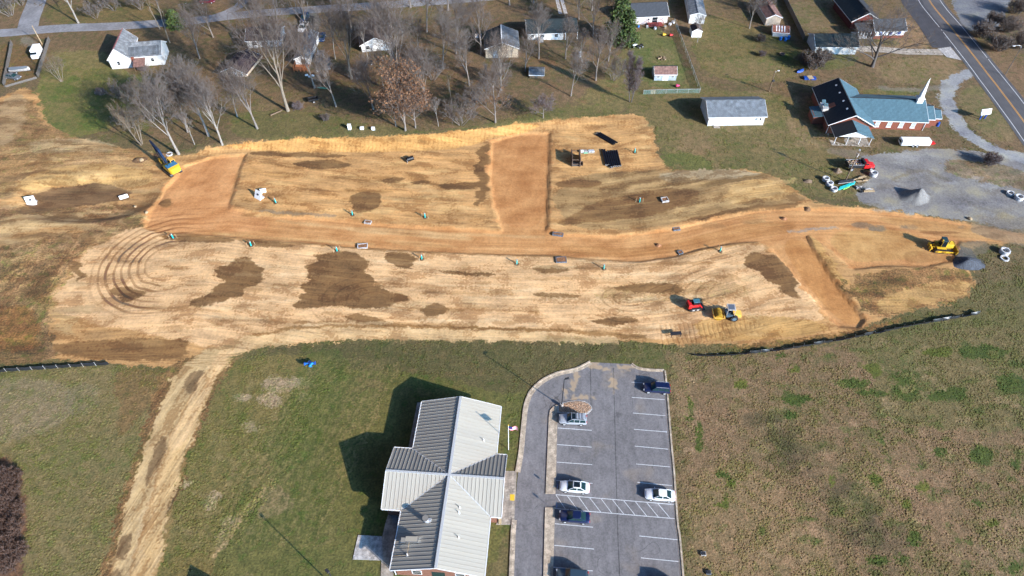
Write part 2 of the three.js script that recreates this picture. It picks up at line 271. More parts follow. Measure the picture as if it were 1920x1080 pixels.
// field on the right
area([130, 111, 79], 'g', [1262, 690, 1300, 670, 1600, 640, 1920, 600, 2100, 700, 2100, 1180, 1300, 1180, 1280, 900]);
area([102, 104, 54], 'g', [1560, 640, 1700, 625, 1920, 560, 2080, 640, 2060, 800, 1860, 810, 1700, 800, 1600, 760, 1660, 700], 0.55);
for (let k = 0; k < 46; k++) { const u = R(), x = lerp(1440, 1690, u) + rr(-34, 34), y = lerp(790, 1090, u * 0.9) + rr(-26, 26); spot(R() < 0.7 ? [88, 78, 54] : [84, 88, 42], 'g', x, y, rr(14, 40), rr(10, 22), rr(0.2, 0.5)); }
area([142, 123, 86], 'g', [1285, 880, 1400, 860, 1490, 930, 1560, 1030, 1600, 1140, 1300, 1140], 0.8);
area([146, 127, 92], 'g', [1590, 880, 1700, 860, 1740, 900, 1680, 940, 1620, 930], 0.6);
area([142, 124, 92], 'g', [1830, 980, 1960, 940, 1980, 1100, 1830, 1090], 0.6);
area([142, 122, 88], 'g', [1258, 660, 1290, 660, 1300, 780, 1275, 800, 1262, 740], 0.7);
stroke([128, 108, 78], 'g', [1252, 660, 1262, 760, 1272, 900, 1290, 1100], 1.0, 0.7);
for (const [x, y, a, b] of [[1838, 853, 21, 17], [1715, 1010, 13, 15], [1860, 980, 13, 8], [1730, 912, 13, 8], [1640, 898, 11, 9], [1656, 825, 10, 7], [1762, 848, 13, 9], [1700, 945, 9, 8], [1835, 945, 10, 7], [1640, 690, 16, 8], [1645, 698, 14, 8], [1488, 692, 9, 6], [1466, 668, 8, 6], [1390, 722, 12, 9], [1352, 942, 9, 9], [1370, 905, 8, 6], [1355, 890, 14, 5], [1310, 820, 8, 26], [1290, 770, 6, 24], [1645, 1050, 16, 9], [1690, 1045, 12, 7], [1760, 660, 26, 9], [1640, 735, 30, 7], [1690, 705, 18, 10], [1845, 660, 40, 12], [1900, 720, 30, 20], [1780, 740, 40, 12], [1700, 730, 20, 20], [1600, 720, 26, 8], [1490, 750, 26, 10], [1480, 780, 12, 6], [1565, 900, 8, 8], [1905, 870, 12, 10], [1900, 1065, 14, 10]]) spot(R() < 0.6 ? [72, 90, 24] : [92, 102, 32], 'g', x, y, a * 1.15, b * 1.15, 0.95);
for (let k = 0; k < 330; k++) { const gr = R() < 0.6; spot(gr ? [72, 90, 28] : [160, 140, 106], 'g', gr ? lerp(1300, 2000, Math.sqrt(R())) : rr(1280, 2000), rr(640, 1090), rr(3, 20), rr(2, 10), rr(0.2, 0.6)); }
for (let k = 0; k < 150; k++) spot(R() < 0.55 ? [82, 96, 42] : [150, 136, 100], 'g', rr(-20, 640), rr(690, 1090), rr(4, 16), rr(3, 9), rr(0.12, 0.4));
for (let k = 0; k < 60; k++) spot([122, 104, 70], 'g', rr(540, 960), rr(645, 740), rr(6, 22), rr(3, 7), rr(0.12, 0.35));
// yards behind the site
area([118, 101, 70], 'g', [-300, -60, 2300, -60, 2300, 330, 1500, 330, 1240, 250, 1000, 235, 400, 280, 0, 200, -300, 200], 1, false);
area([116, 98, 70], 'g', [330, 30, 640, 40, 900, 30, 1140, 20, 1180, 90, 1150, 170, 1000, 200, 860, 235, 700, 235, 560, 180, 430, 130], 0.9);
area([108, 88, 62], 'g', [560, 60, 760, 60, 900, 120, 900, 220, 740, 235, 620, 190], 0.4); for (let k = 0; k < 90; k++) spot(R() < 0.5 ? [98, 98, 50] : R() < 0.5 ? [134, 98, 66] : [126, 110, 80], 'g', rr(380, 1170), rr(20, 240), rr(6, 30), rr(3, 9), rr(0.2, 0.5));
area([108, 104, 58], 'g', [420, 215, 560, 200, 760, 248, 900, 238, 1010, 205, 1190, 190, 1200, 215, 1010, 228, 800, 252, 600, 258, 440, 265], 0.9);
area([118, 116, 62], 'g', [75, 120, 120, 92, 215, 100, 230, 140, 330, 150, 280, 200, 200, 250, 90, 260, 60, 230]);
for (let k = 0; k < 40; k++) spot(R() < 0.6 ? [88, 108, 40] : [142, 124, 82], 'g', rr(80, 290), rr(110, 250), rr(6, 26), rr(3, 9), rr(0.25, 0.6));
area([130, 120, 78], 'g', [95, 90, 200, 96, 215, 120, 150, 135, 90, 110], 0.5);
area([122, 98, 62], 'g', [0, 80, 22, 84, 90, 78, 75, 145, 12, 165, -40, 160], 0.9);
area([118, 106, 60], 'g', [75, 10, 300, 0, 330, 40, 200, 48, 90, 50], 0.8); area([134, 128, 66], 'g', [-40, -10, 40, -10, 30, 25, -40, 20], 0.7);
area([120, 111, 68], 'g', [1190, 60, 1240, 60, 1310, 175, 1500, 170, 1540, 280, 1600, 300, 1620, 400, 1300, 310, 1240, 300, 1220, 210, 1060, 200, 1120, 160]);
area([104, 112, 58], 'g', [1195, 45, 1260, 60, 1300, 165, 1215, 170, 1180, 110], 0.8);
area([140, 124, 88], 'g', [1220, 90, 1260, 90, 1270, 125, 1215, 120], 0.5); area([120, 112, 64], 'g', [1330, 20, 1430, 60, 1500, 80, 1520, 150, 1330, 160, 1280, 60], 0.8);
area([142, 124, 88], 'g', [1340, 110, 1460, 110, 1480, 150, 1370, 155], 0.55); area([136, 118, 82], 'g', [1270, 240, 1320, 245, 1360, 285, 1280, 290], 0.6);
area([96, 108, 46], 'g', [1235, 285, 1330, 290, 1330, 325, 1240, 325], 0.7); area([100, 112, 50], 'g', [1450, 95, 1620, 100, 1600, 130, 1480, 130], 0.55);
area([144, 126, 90], 'g', [1480, 180, 1530, 180, 1540, 240, 1560, 280, 1500, 270, 1470, 230], 0.7); area([142, 126, 88], 'g', [1640, 115, 1780, 100, 1810, 130, 1740, 165, 1650, 150], 0.7);
area([112, 112, 56], 'g', [1610, 165, 1730, 170, 1725, 180, 1620, 178], 0.8); area([132, 120, 84], 'g', [1470, 0, 1600, 0, 1560, 60, 1500, 60], 0.6);
area([152, 130, 92], 'g', [1640, 60, 1690, 20, 1770, 95, 1650, 95], 0.7); area([128, 116, 78], 'g', [1800, 160, 1850, 160, 1900, 240, 1910, 270, 1850, 260, 1800, 215], 0.8);
area([134, 110, 78], 'g', [1830, 60, 1960, 120, 1960, 260, 1900, 220, 1850, 130], 0.6); area([110, 92, 74], 'g', [1850, 40, 1960, 20, 1960, 110, 1880, 90], 0.8);
for (let k = 0; k < 130; k++) spot(R() < 0.45 ? [128, 100, 66] : R() < 0.5 ? [98, 108, 50] : [146, 128, 92], 'g', rr(-60, 1980), rr(-20, 300), rr(6, 26), rr(2, 8), rr(0.12, 0.38));
for (let k = 0; k < 150; k++) spot([[96, 104, 46], [146, 126, 90], [134, 112, 76]][k % 3], 'g', rr(1190, 1780), rr(20, 320), rr(4, 24), rr(2, 8), rr(0.2, 0.5));
for (let k = 0; k < 380; k++) spot(R() < 0.55 ? [130, 98, 68] : [96, 82, 60], 'g', rr(300, 1180), rr(10, 238), rr(2, 9), rr(1, 4), rr(0.25, 0.6));
// bare soil
const SITE = [-80, 215, 0, 185, 30, 165, 75, 170, 80, 230, 150, 262, 262, 284, 330, 296, 400, 277, 470, 267, 600, 258, 800, 253, 900, 242, 1000, 227, 1100, 221, 1195, 211, 1224, 230, 1240, 322, 1310, 322, 1410, 316, 1470, 338, 1530, 385, 1640, 390, 1740, 405, 1920, 436, 1960, 455, 1795, 462, 1835, 520, 1822, 560, 1640, 600, 1600, 622, 1500, 642, 1310, 646, 1220, 645, 1150, 634, 1000, 631, 860, 631, 760, 634, 640, 638, 540, 645, 470, 655, 430, 672, 350, 692, 200, 682, 100, 672, 0, 676, -80, 690];
area([206, 161, 106], 'd', SITE);
area([133, 110, 76], 't', [-90, 205, 0, 190, 60, 180, 80, 240, 170, 262, 100, 290, 0, 300, -90, 320], 0.7);
area([150, 124, 84], 't', [-90, 290, 120, 270, 260, 285, 320, 310, 120, 330, -90, 400], 0.55);
area([186, 158, 116], 'd', [5, 190, 30, 170, 52, 185, 45, 235, 20, 270, -20, 280, -20, 230], 0.8);
area([200, 184, 150], 'd', [40, 262, 180, 258, 240, 282, 140, 285, 60, 290], 0.5);
area([214, 174, 112], 'd', [20, 350, 60, 325, 150, 305, 240, 310, 300, 330, 270, 355, 200, 342, 100, 345, 50, 360], 0.95);
area([124, 94, 62], 'd', [45, 385, 70, 358, 130, 345, 200, 343, 238, 352, 250, 372, 190, 383, 110, 390, 70, 400], 0.95);
area([126, 100, 68], 't', [-60, 400, 40, 385, 200, 388, 260, 378, 240, 400, 130, 410, 0, 425, -60, 440], 0.75);
area([216, 184, 134], 'd', [-40, 410, 120, 400, 170, 396, 140, 420, 60, 430, 0, 450, -60, 470], 0.8);
area([130, 104, 72], 't', [180, 410, 270, 395, 268, 425, 220, 445, 150, 440], 0.8);
area([134, 112, 78], 't', [-90, 480, 60, 450, 130, 440, 180, 450, 130, 500, 90, 560, 95, 640, 110, 680, -90, 690]);
area([150, 108, 60], 't', [-60, 600, 50, 560, 80, 610, 70, 660, -60, 660], 0.7);
area([206, 170, 118], 'd', [90, 575, 120, 570, 150, 610, 145, 630, 110, 620], 0.9);
for (let k = 0; k < 46; k++) { const y0 = 285 + k * 4.4 + rr(-4, 4), up = rr(8, 34), x0 = rr(-60, 60); stroke(k % 2 ? [230, 196, 142] : R() < 0.6 ? [128, 98, 62] : [158, 122, 76], 'd', [x0, y0 + rr(-6, 12), x0 + 60, y0 - up * 0.6, x0 + 130, y0 - up, x0 + 190, y0 - up * 0.7, x0 + rr(200, 280), y0 + rr(-8, 10)], rr(0.4, 1.7), rr(0.25, 0.55)); }
for (let k = 0; k < 34; k++) { const o = rr(-30, 150); stroke(k % 2 ? [216, 182, 132] : [122, 94, 58], 't', [-20 + o, 560 + rr(-40, 60), 20 + o, 520 + rr(-30, 40), 90 + o * 0.8, 450 + rr(-20, 30)], rr(0.3, 1.3), rr(0.25, 0.55)); }
area([214, 174, 112], 'd', [20, 350, 60, 325, 150, 305, 240, 310, 300, 330, 270, 355, 200, 342, 100, 345, 50, 360], 0.7);
area([124, 94, 62], 'd', [45, 385, 70, 358, 130, 345, 200, 343, 238, 352, 250, 372, 190, 383, 110, 390, 70, 400], 0.85);
// pads
area([236, 194, 144], 'd', [130, 520, 150, 480, 260, 415, 320, 442, 520, 455, 760, 474, 1040, 482, 1200, 494, 1320, 468, 1420, 455, 1470, 490, 1540, 580, 1560, 605, 1300, 640, 1000, 628, 640, 636, 470, 650, 380, 650, 200, 610, 110, 590, 100, 550]);
area([220, 171, 112], 'd', [455, 300, 520, 290, 800, 288, 900, 275, 900, 380, 940, 430, 700, 415, 440, 390]);
area([230, 178, 108], 'd', [420, 276, 470, 267, 600, 258, 800, 253, 900, 242, 1000, 227, 1010, 246, 930, 256, 890, 273, 800, 284, 600, 286, 470, 282]);
area([218, 171, 112], 'd', [1035, 240, 1190, 218, 1222, 240, 1232, 310, 1190, 330, 1036, 330]);
area([172, 140, 94], 'd', [1035, 330, 1230, 318, 1410, 318, 1465, 338, 1520, 382, 1420, 388, 1330, 406, 1250, 426, 1050, 434]);
area([190, 176, 148], 'd', [1230, 325, 1330, 316, 1420, 322, 1420, 333, 1320, 338, 1250, 346], 0.7);
area([212, 172, 112], 'd', [1350, 350, 1420, 335, 1470, 342, 1500, 365, 1420, 380, 1360, 385], 0.8);
area([150, 120, 78], 't', [1590, 520, 1660, 505, 1800, 500, 1830, 520, 1822, 558, 1700, 585, 1640, 598, 1620, 580]);
area([206, 168, 106], 'd', [1640, 560, 1720, 535, 1815, 520, 1820, 550, 1740, 572, 1650, 592], 0.8);
area([128, 106, 60], 't', [1600, 540, 1660, 520, 1720, 515, 1690, 535, 1620, 560], 0.7);
area([142, 112, 68], 't', [1440, 640, 1600, 622, 1680, 596, 1700, 604, 1600, 632, 1480, 652, 1300, 655], 0.8);
area([210, 166, 100], 'd', [1300, 600, 1440, 590, 1560, 605, 1540, 625, 1420, 638, 1300, 640], 0.8);
// haul road to the lower left
area([132, 106, 70], 't', [300, 690, 400, 650, 450, 660, 430, 690, 375, 800, 340, 900, 300, 1010, 290, 1180, 165, 1180, 210, 980, 270, 800]);
area([212, 182, 134], 'd', [325, 700, 385, 652, 450, 640, 520, 636, 560, 642, 480, 652, 425, 672, 385, 760, 340, 870, 308, 980, 285, 1180, 190, 1180, 225, 980, 275, 830]);
stroke([230, 204, 162], 'd', [395, 690, 350, 770, 300, 890, 262, 1010, 240, 1150], 1.6, 0.6);
stroke([222, 186, 134], 'd', [250, 1140, 290, 960, 345, 800, 385, 715, 425, 665, 470, 638, 540, 625, 640, 624, 800, 626, 1000, 628], 3.2, 0.85);
stroke([170, 130, 82], 'd', [232, 1140, 272, 960, 328, 800, 372, 715, 415, 668, 465, 640], 0.5, 0.6); stroke([176, 138, 90], 'd', [282, 1140, 318, 960, 368, 800, 402, 720, 440, 672, 490, 645], 0.5, 0.5);
for (const p of [[345, 705, 390, 690, 370, 728, 345, 745], [298, 820, 316, 815, 300, 870, 275, 912, 268, 905, 285, 860], [225, 1005, 250, 1000, 245, 1030, 235, 1050, 215, 1050], [200, 1070, 235, 1068, 225, 1120, 195, 1120]]) area([134, 108, 74], 'd', p, 0.85);
// red clay roads
area([220, 164, 112], 'c', [268, 428, 280, 395, 310, 350, 345, 310, 395, 294, 462, 288, 448, 325, 430, 390, 520, 403, 640, 411, 760, 421, 940, 433, 925, 385, 917, 335, 921, 264, 975, 249, 1031, 248, 1031, 300, 1027, 430, 1050, 438,
  1160, 440, 1260, 428, 1340, 408, 1420, 392, 1480, 388, 1560, 391, 1640, 393, 1740, 405, 1830, 424, 1930, 440, 1930, 456, 1800, 452, 1788, 490, 1740, 500, 1660, 498, 1600, 505, 1560, 470, 1515, 440, 1530, 470, 1570, 530, 1622, 598, 1612, 614, 1572, 612,
  1550, 590, 1500, 530, 1442, 463, 1420, 453, 1380, 456, 1320, 465, 1270, 480, 1200, 491, 1100, 486, 1040, 479, 880, 476, 760, 470, 650, 463, 540, 453, 400, 442, 300, 438], 1, false);
area([224, 163, 112], 'c', [272, 424, 285, 395, 315, 350, 350, 312, 400, 296, 455, 292, 442, 330, 425, 392, 480, 405, 520, 430, 400, 438, 300, 434]);
area([213, 154, 102], 'c', [922, 270, 975, 252, 1028, 251, 1027, 330, 1023, 425, 950, 430, 926, 385, 920, 335]);
area([209, 151, 95], 'c', [1460, 450, 1515, 448, 1560, 525, 1618, 598, 1608, 610, 1575, 606, 1500, 520]);
area([196, 142, 88], 'c', [1050, 455, 1200, 470, 1300, 445, 1400, 415, 1500, 415, 1480, 440, 1380, 450, 1280, 470, 1190, 485, 1050, 475], 0.6);
area([230, 188, 140], 'c', [640, 425, 760, 428, 900, 445, 880, 452, 760, 442, 660, 436], 0.75); area([228, 184, 134], 'c', [700, 448, 820, 455, 880, 466, 760, 462], 0.6);
stroke([222, 178, 130], 'c', [520, 414, 640, 428, 760, 436, 900, 440, 1020, 445], 0.9, 0.7); stroke([224, 182, 130], 'c', [400, 437, 560, 450, 700, 458], 0.8, 0.6);
area([208, 164, 108], 'c', [1540, 440, 1640, 425, 1730, 440, 1740, 480, 1640, 492, 1590, 490], 0.7); area([176, 132, 84], 'c', [1690, 470, 1780, 470, 1785, 488, 1700, 496], 0.6);
area([208, 164, 110], 'c', [1640, 405, 1740, 412, 1900, 440, 1900, 452, 1780, 446, 1660, 420], 0.6);
area([216, 172, 106], 'd', [1512, 445, 1525, 440, 1570, 500, 1600, 545, 1590, 555, 1560, 520], 0.95); area([120, 100, 64], 't', [1560, 505, 1600, 545, 1640, 590, 1625, 590, 1585, 540], 0.8);
stroke([176, 160, 150], 'v', [1480, 434, 1520, 430, 1568, 427], 0.9, 0.75);
for (const [x, y, a, b] of [[1850, 427, 30, 3], [1862, 442, 28, 4], [1760, 436, 40, 3]]) spot([146, 98, 58], 'c', x, y, a, b, 0.7);
// damp soil and tracked patches
const damp = [132, 97, 56];
const dampPatches = [[575, 500, 600, 473, 665, 468, 690, 500, 690, 520, 720, 545, 765, 555, 742, 580, 660, 578, 622, 572, 560, 580, 548, 574, 572, 545], [395, 520, 430, 490, 470, 478, 496, 506, 480, 535, 440, 560, 380, 578, 352, 572, 380, 556, 430, 530], [648, 366, 690, 358, 722, 362, 716, 392, 672, 402, 655, 385], [728, 470, 782, 478, 780, 500, 750, 508, 728, 490],
  [893, 276, 922, 268, 919, 330, 908, 384, 896, 390, 894, 330], [470, 283, 560, 286, 680, 292, 600, 296, 480, 292], [545, 303, 640, 298, 670, 312, 600, 318, 555, 314], [815, 345, 900, 340, 898, 352, 840, 358], [718, 335, 760, 332, 750, 342, 720, 344], [758, 340, 815, 338, 805, 347], [820, 508, 930, 512, 928, 518, 840, 514], [786, 570, 826, 568, 836, 586, 806, 598, 785, 590],
  [1036, 340, 1130, 336, 1120, 352, 1040, 352], [1115, 378, 1180, 364, 1250, 350, 1330, 360, 1270, 388, 1220, 405, 1150, 412, 1060, 424, 1045, 416, 1090, 395], [1290, 412, 1400, 386, 1520, 378, 1500, 388, 1400, 394, 1310, 416], [1390, 478, 1440, 472, 1480, 500, 1505, 555, 1480, 560, 1440, 520, 1400, 500], [1130, 536, 1260, 528, 1300, 545, 1200, 552], [1100, 600, 1190, 592, 1200, 604, 1130, 612],
  [110, 640, 350, 632, 360, 655, 330, 680, 120, 670, 95, 655], [205, 540, 260, 535, 270, 560, 220, 572], [128, 480, 160, 500, 150, 530, 138, 525], [1005, 548, 1080, 552, 1080, 560, 1010, 558], [640, 590, 700, 588, 740, 606, 660, 612], [990, 500, 1060, 496, 1070, 512, 1000, 512], [620, 540, 690, 520, 690, 540, 640, 552], [300, 440, 440, 446, 430, 456, 310, 452], [455, 448, 560, 456, 545, 466, 460, 462], [300, 390, 330, 385, 320, 370, 296, 380]];
for (const p of dampPatches) area(damp, 'd', p, 0.8);
area([120, 100, 62], 't', [1100, 545, 1300, 520, 1420, 540, 1400, 560, 1200, 570, 1120, 565], 0.25);
stroke([150, 112, 66], 'd', [560, 606, 640, 604, 760, 612, 900, 616, 1050, 618, 1200, 630], 0.9, 0.7);
stroke([150, 116, 72], 'd', [470, 640, 560, 622, 700, 618], 0.8, 0.6);
for (let k = 0; k < 60; k++) { const x = rr(140, 1380), y = rr(486, 622), c = x > 1150 ? -rr(0, 14) : rr(-4, 6); stroke(k % 2 ? [250, 222, 178] : [170, 126, 76], 'd', [x, y, x + 60, y + c * 0.4, x + rr(100, 190), y + c], rr(0.25, 0.9), rr(0.25, 0.55)); }
for (let k = 0; k < 90; k++) spot(R() < 0.6 ? [158, 118, 70] : [238, 208, 160], 'd', rr(150, 1500), rr(482, 630), rr(8, 40), rr(2, 6), rr(0.15, 0.42));
for (let k = 0; k < 34; k++) { const x = rr(440, 830), y = rr(300, 405); stroke(k % 2 ? [238, 200, 140] : [158, 116, 66], 'd', [x, y, x + 40, y + rr(-6, 8), x + rr(60, 120), y + rr(-10, 12)], rr(0.3, 1.2), rr(0.25, 0.5)); }
for (let k = 0; k < 60; k++) spot(R() < 0.6 ? [170, 126, 72] : [232, 196, 136], 'd', rr(450, 900), rr(290, 415), rr(8, 36), rr(2, 7), rr(0.15, 0.42));
for (let k = 0; k < 30; k++) { const x = rr(1040, 1380), y = rr(335, 420); stroke(k % 2 ? [232, 196, 138] : [130, 100, 60], 'd', [x, y, x + 50, y - rr(4, 14), x + rr(80, 140), y - rr(14, 26)], rr(0.4, 1.6), rr(0.3, 0.6)); }
for (let k = 0; k < 50; k++) spot(R() < 0.6 ? [140, 110, 68] : [222, 186, 128], 'd', rr(1040, 1480), rr(330, 425), rr(8, 34), rr(2, 6), rr(0.15, 0.45));
for (let k = 0; k < 26; k++) spot(R() < 0.5 ? [164, 122, 74] : [236, 202, 146], 'd', rr(1045, 1225), rr(232, 325), rr(6, 20), rr(2, 6), rr(0.2, 0.5));
for (let k = 0; k < 45; k++) spot(R() < 0.5 ? [176, 122, 70] : [226, 172, 120], 'c', rr(300, 1500), rr(400, 470), rr(10, 40), rr(1.5, 3), rr(0.1, 0.3));
for (let k = 0; k < 40; k++) spot(R() < 0.5 ? [120, 98, 64] : [206, 178, 132], null, rr(-40, 280), rr(270, 660), rr(10, 50), rr(3, 9), rr(0.15, 0.4));
for (const p of dampPatches.slice(0, 18)) area(damp, 'd', p, 0.6);
stroke([236, 200, 150], 'd', [330, 830, 372, 745, 398, 695, 432, 658, 478, 636, 550, 626, 700, 624, 860, 626, 1020, 629, 1150, 636], 2.6, 0.8);
stroke([150, 110, 62], 'd', [470, 628, 560, 612, 700, 611, 900, 616, 1060, 620, 1210, 634], 0.7, 0.7);
stroke([128, 116, 110], 'v', [488, 395, 540, 400, 620, 405], 0.8, 0.45);
// crushed stone
area([150, 146, 144], 'v', [1598, 292, 1680, 285, 1770, 276, 1860, 288, 1960, 310, 1960, 440, 1830, 418, 1740, 403, 1640, 390, 1600, 372, 1612, 345, 1650, 320]);
area([132, 120, 98], 't', [1760, 298, 1830, 300, 1920, 318, 1960, 340, 1960, 375, 1900, 350, 1820, 340, 1770, 320], 0.85);
area([150, 132, 104], 't', [1810, 295, 1840, 320, 1870, 335, 1840, 335, 1812, 310], 0.6);
for (let k = 0; k < 60; k++) spot(R() < 0.5 ? [128, 118, 104] : [176, 175, 178], 'v', rr(1610, 1930), rr(290, 430), rr(5, 26), rr(2, 7), rr(0.2, 0.5));
for (let k = 0; k < 7; k++) stroke([132, 124, 114], 'v', [1640 + k * 22, 300 + k * 3, 1700 + k * 20, 330 + k * 5, 1780 + k * 18, 372 + k * 6, 1900, 405 + k * 4], 0.35, 0.4);
stroke([136, 126, 112], 'v', [1680, 340, 1700, 322, 1740, 318, 1775, 340], 1.4, 0.7);
stroke([166, 167, 172], 'v', [1940, 305, 1860, 280, 1810, 252, 1784, 215, 1772, 180, 1782, 152, 1815, 136, 1850, 130], 3.9);
stroke([150, 146, 140], 'v', [1650, 165, 1720, 172, 1775, 160], 2.2, 0.5);
area([150, 145, 140], 'v', [1545, 275, 1640, 285, 1600, 300, 1555, 288], 0.35);
area([88, 92, 100], 'v', [1788, 466, 1812, 458, 1838, 488, 1850, 500, 1825, 508, 1795, 505], 0.8); area([128, 118, 104], 'v', [1795, 455, 1850, 450, 1860, 470, 1830, 480, 1800, 478], 0.6);
area([134, 138, 148], 'v', [1776, -30, 1890, -30, 1895, 10, 1875, 52, 1835, 62, 1800, 50], 0.95);
area([140, 128, 112], 'v', [1880, 395, 1960, 420, 1960, 470, 1880, 455, 1800, 430], 0.5);
area([148, 146, 148], 'v', [582, 20, 600, 22, 598, 45, 592, 75, 580, 78, 572, 60], 0.7);
area([150, 148, 148], 'v', [38, 70, 62, 68, 70, 85, 45, 90], 0.5);

const colData = planCol.getImageData(0, 0, PW, PH).data, kindData = planKind.getImageData(0, 0, PW, PH).data;
const tmpC = [0, 0, 0], tmpK = [0, 0, 0];
function pick(data, x, z, out) {
  const fx = clamp((x - PX0) * PS - 0.5, 0, PW - 1.01), fz = clamp((z - PZ0) * PS - 0.5, 0, PH - 1.01), i = fx | 0, j = fz | 0, u = fx - i, v = fz - j;
  const a = (j * PW + i) * 4, b = a + 4, c = a + PW * 4, d = c + 4;
  for (let k = 0; k < 3; k++) out[k] = (data[a + k] * (1 - u) + data[b + k] * u) * (1 - v) + (data[c + k] * (1 - u) + data[d + k] * u) * v;
}
const LINT = new Float32Array(1024); for (let i = 0; i < 1024; i++) LINT[i] = lin(i / 1023 * 300) / LIT;
const OUTT = new Uint8Array(4096); for (let i = 0; i < 4096; i++) OUTT[i] = Math.round(toS(i / 4095));
const arcs = [G(318, 492), G(700, 560), G(1180, 560), G(1330, 590), G(1400, 560), G(500, 520)];
function groundMaps(x0, x1, z0, z1, w, h) {                               // row 0 lies at z1, the nearer edge
  const col = new Uint8Array(w * h * 4), bmp = new Uint8Array(w * h * 4);
  for (let j = 0, o = 0; j < h; j++) {
    const z = z1 + (z0 - z1) * (j + 0.5) / h;
    for (let i = 0; i < w; i++, o += 4) {
      const x = x0 + (x1 - x0) * (i + 0.5) / w;
      pick(kindData, x, z, tmpK);
      const loose = 0.2 + 0.85 * clamp((tmpK[0] + tmpK[1] * 0.35 + tmpK[2] * 0.9) / 255), haul = sstep(-77, -74, z), t = lerp(z - midRoad(x), (x + 0.27 * z) * 1.25, haul), sx = lerp(x, z * 0.9, haul), drag = (1 - haul) * clamp(tmpK[1] / 255 - tmpK[0] / 255) * (1.9 * noise(x * 0.09, t * 0.5) + 0.45 * noise(x * 0.25 + 5, t * 1.6));
      const w1 = noise(x * 0.4, z * 0.4), w2 = noise(x * 0.4 + 40, z * 0.4 + 9), w3 = noise(x * 1.5, z * 1.5), w4 = noise(x * 1.5 + 20, z * 1.5 + 7);
      const e1 = noise(x * 2.6 + 60, z * 2.6), e2 = noise(x * 2.6 + 11, z * 2.6 + 31), e3 = noise(x * 5.2 + 3, z * 5.2 + 77);
      const X = x + drag + loose * (1.1 * w1 + 0.55 * w3 + 0.5 * e1 + 0.3 * e3), Z = z + loose * (0.85 * w2 + 0.5 * w4 + 0.45 * e2 - 0.3 * e3);
      pick(kindData, X, Z, tmpK); pick(colData, X, Z, tmpC);
      const g = tmpK[0] / 255, d = tmpK[1] / 255, v = tmpK[2] / 255, c = clamp(1 - g - d - v);
      const f1 = noise(x * 3.1, z * 3.1), f2 = noise(x * 6.3 + 9, z * 6.3);
      let r = 1, gg = 1, b = 1, hh = 0.5;
      if (g > 0.03) {
        const p = fbm(x * 0.10, z * 0.10, 3), p2 = fbm(x * 0.03 + 70, z * 0.03, 2), q = noise(x * 0.8 + 5, z * 0.8), cl = sstep(0.28, 0.62, noise(x * 0.5 + 90, z * 0.62) + 0.55 * w3), m = clamp(p * 0.9 + p2 * 0.6 + q * 0.6 + f1 * 0.4 - cl * 0.8 + 0.14, -1, 1), tone = 1.09 + 0.40 * f1 + 0.34 * f2 + 0.16 * q + 0.2 * w3;
        const k = g;
        r *= 1 + k * ((m < 0 ? 1 + 0.34 * m : 1 + 0.34 * m) * tone - 1); gg *= 1 + k * ((m < 0 ? 1 + 0.04 * m : 1 + 0.20 * m) * tone - 1); b *= 1 + k * ((m < 0 ? 1 + 0.44 * m : 1 + 0.36 * m) * tone - 1);
        hh += k * (0.14 * f1 + 0.34 * f2 + 0.1 * q);
      }
      if (d > 0.03) {
        const s1 = fbm(sx * 0.035 + 3, t * 0.42, 3), s2 = noise(sx * 0.13, t * 2.1), s3 = noise(sx * 0.06 + 8, t * 5.2), p = fbm(sx * 0.16 + 30, t * 0.34 + 4, 3);
        const brown = sstep(0.06, 0.30, p + 0.3 * w3 + 0.25 * e1) * 0.72, pale = sstep(0.06, 0.36, -p + 0.3 * w4) * 0.5, tone = 1.05 + 0.36 * s1 + 0.18 * s2 + 0.12 * s3 + 0.14 * w3 + 0.34 * fbm(sx * 0.22 + 13, t * 0.4 + 2, 3) + 0.14 * f1 + 0.10 * f2;
        r *= 1 + d * ((1 - 0.46 * brown + 0.16 * pale) * tone - 1); gg *= 1 + d * ((1 - 0.56 * brown + 0.2 * pale) * tone - 1); b *= 1 + d * ((1 - 0.66 * brown + 0.3 * pale) * tone - 1);
        hh += d * (0.16 * s2 + 0.14 * s3 + 0.12 * f1 + 0.1 * s1);
      }
      if (c > 0.03) {
        const al = sstep(8.5, 5.5, Math.abs(t)), bx = z * 0.3 + x, s2 = lerp(0.5 * noise(bx * 0.7, z * 0.16), noise(x * 0.05, t * 1.3), al), s3 = lerp(0.6 * noise(x * 1.4 + 7, z * 1.1), noise(x * 0.09 + 4, t * 3.4), al), p = fbm(x * 0.17 + 9, t * 0.3, 4), tone = 1.02 + 0.20 * s2 + 0.12 * s3 + 0.34 * p + 0.16 * f1 + 0.16 * f2 + 0.12 * w3;
        r *= 1 + c * (tone - 1); gg *= 1 + c * (tone * (1 + 0.16 * p + 0.06 * s2) - 1); b *= 1 + c * (tone * (1 + 0.34 * p + 0.12 * s2) - 1); hh += c * (0.12 * f1 + 0.12 * f2 + 0.12 * s3);
      }
      if (v > 0.03) {
        const p = fbm(x * 0.16, z * 0.22, 4), tone = 1 + 0.62 * p + 0.22 * f1 + 0.26 * f2 + 0.15 * w3, br = sstep(0.1, 0.5, p + w3 * 0.3) * 0.4;
        r *= 1 + v * (tone - 1); gg *= 1 + v * (tone * (1 - 0.08 * br) - 1); b *= 1 + v * (tone * (1 - 0.3 * br - 0.2 * p) - 1); hh += v * (0.2 * f1 + 0.25 * f2);
      }
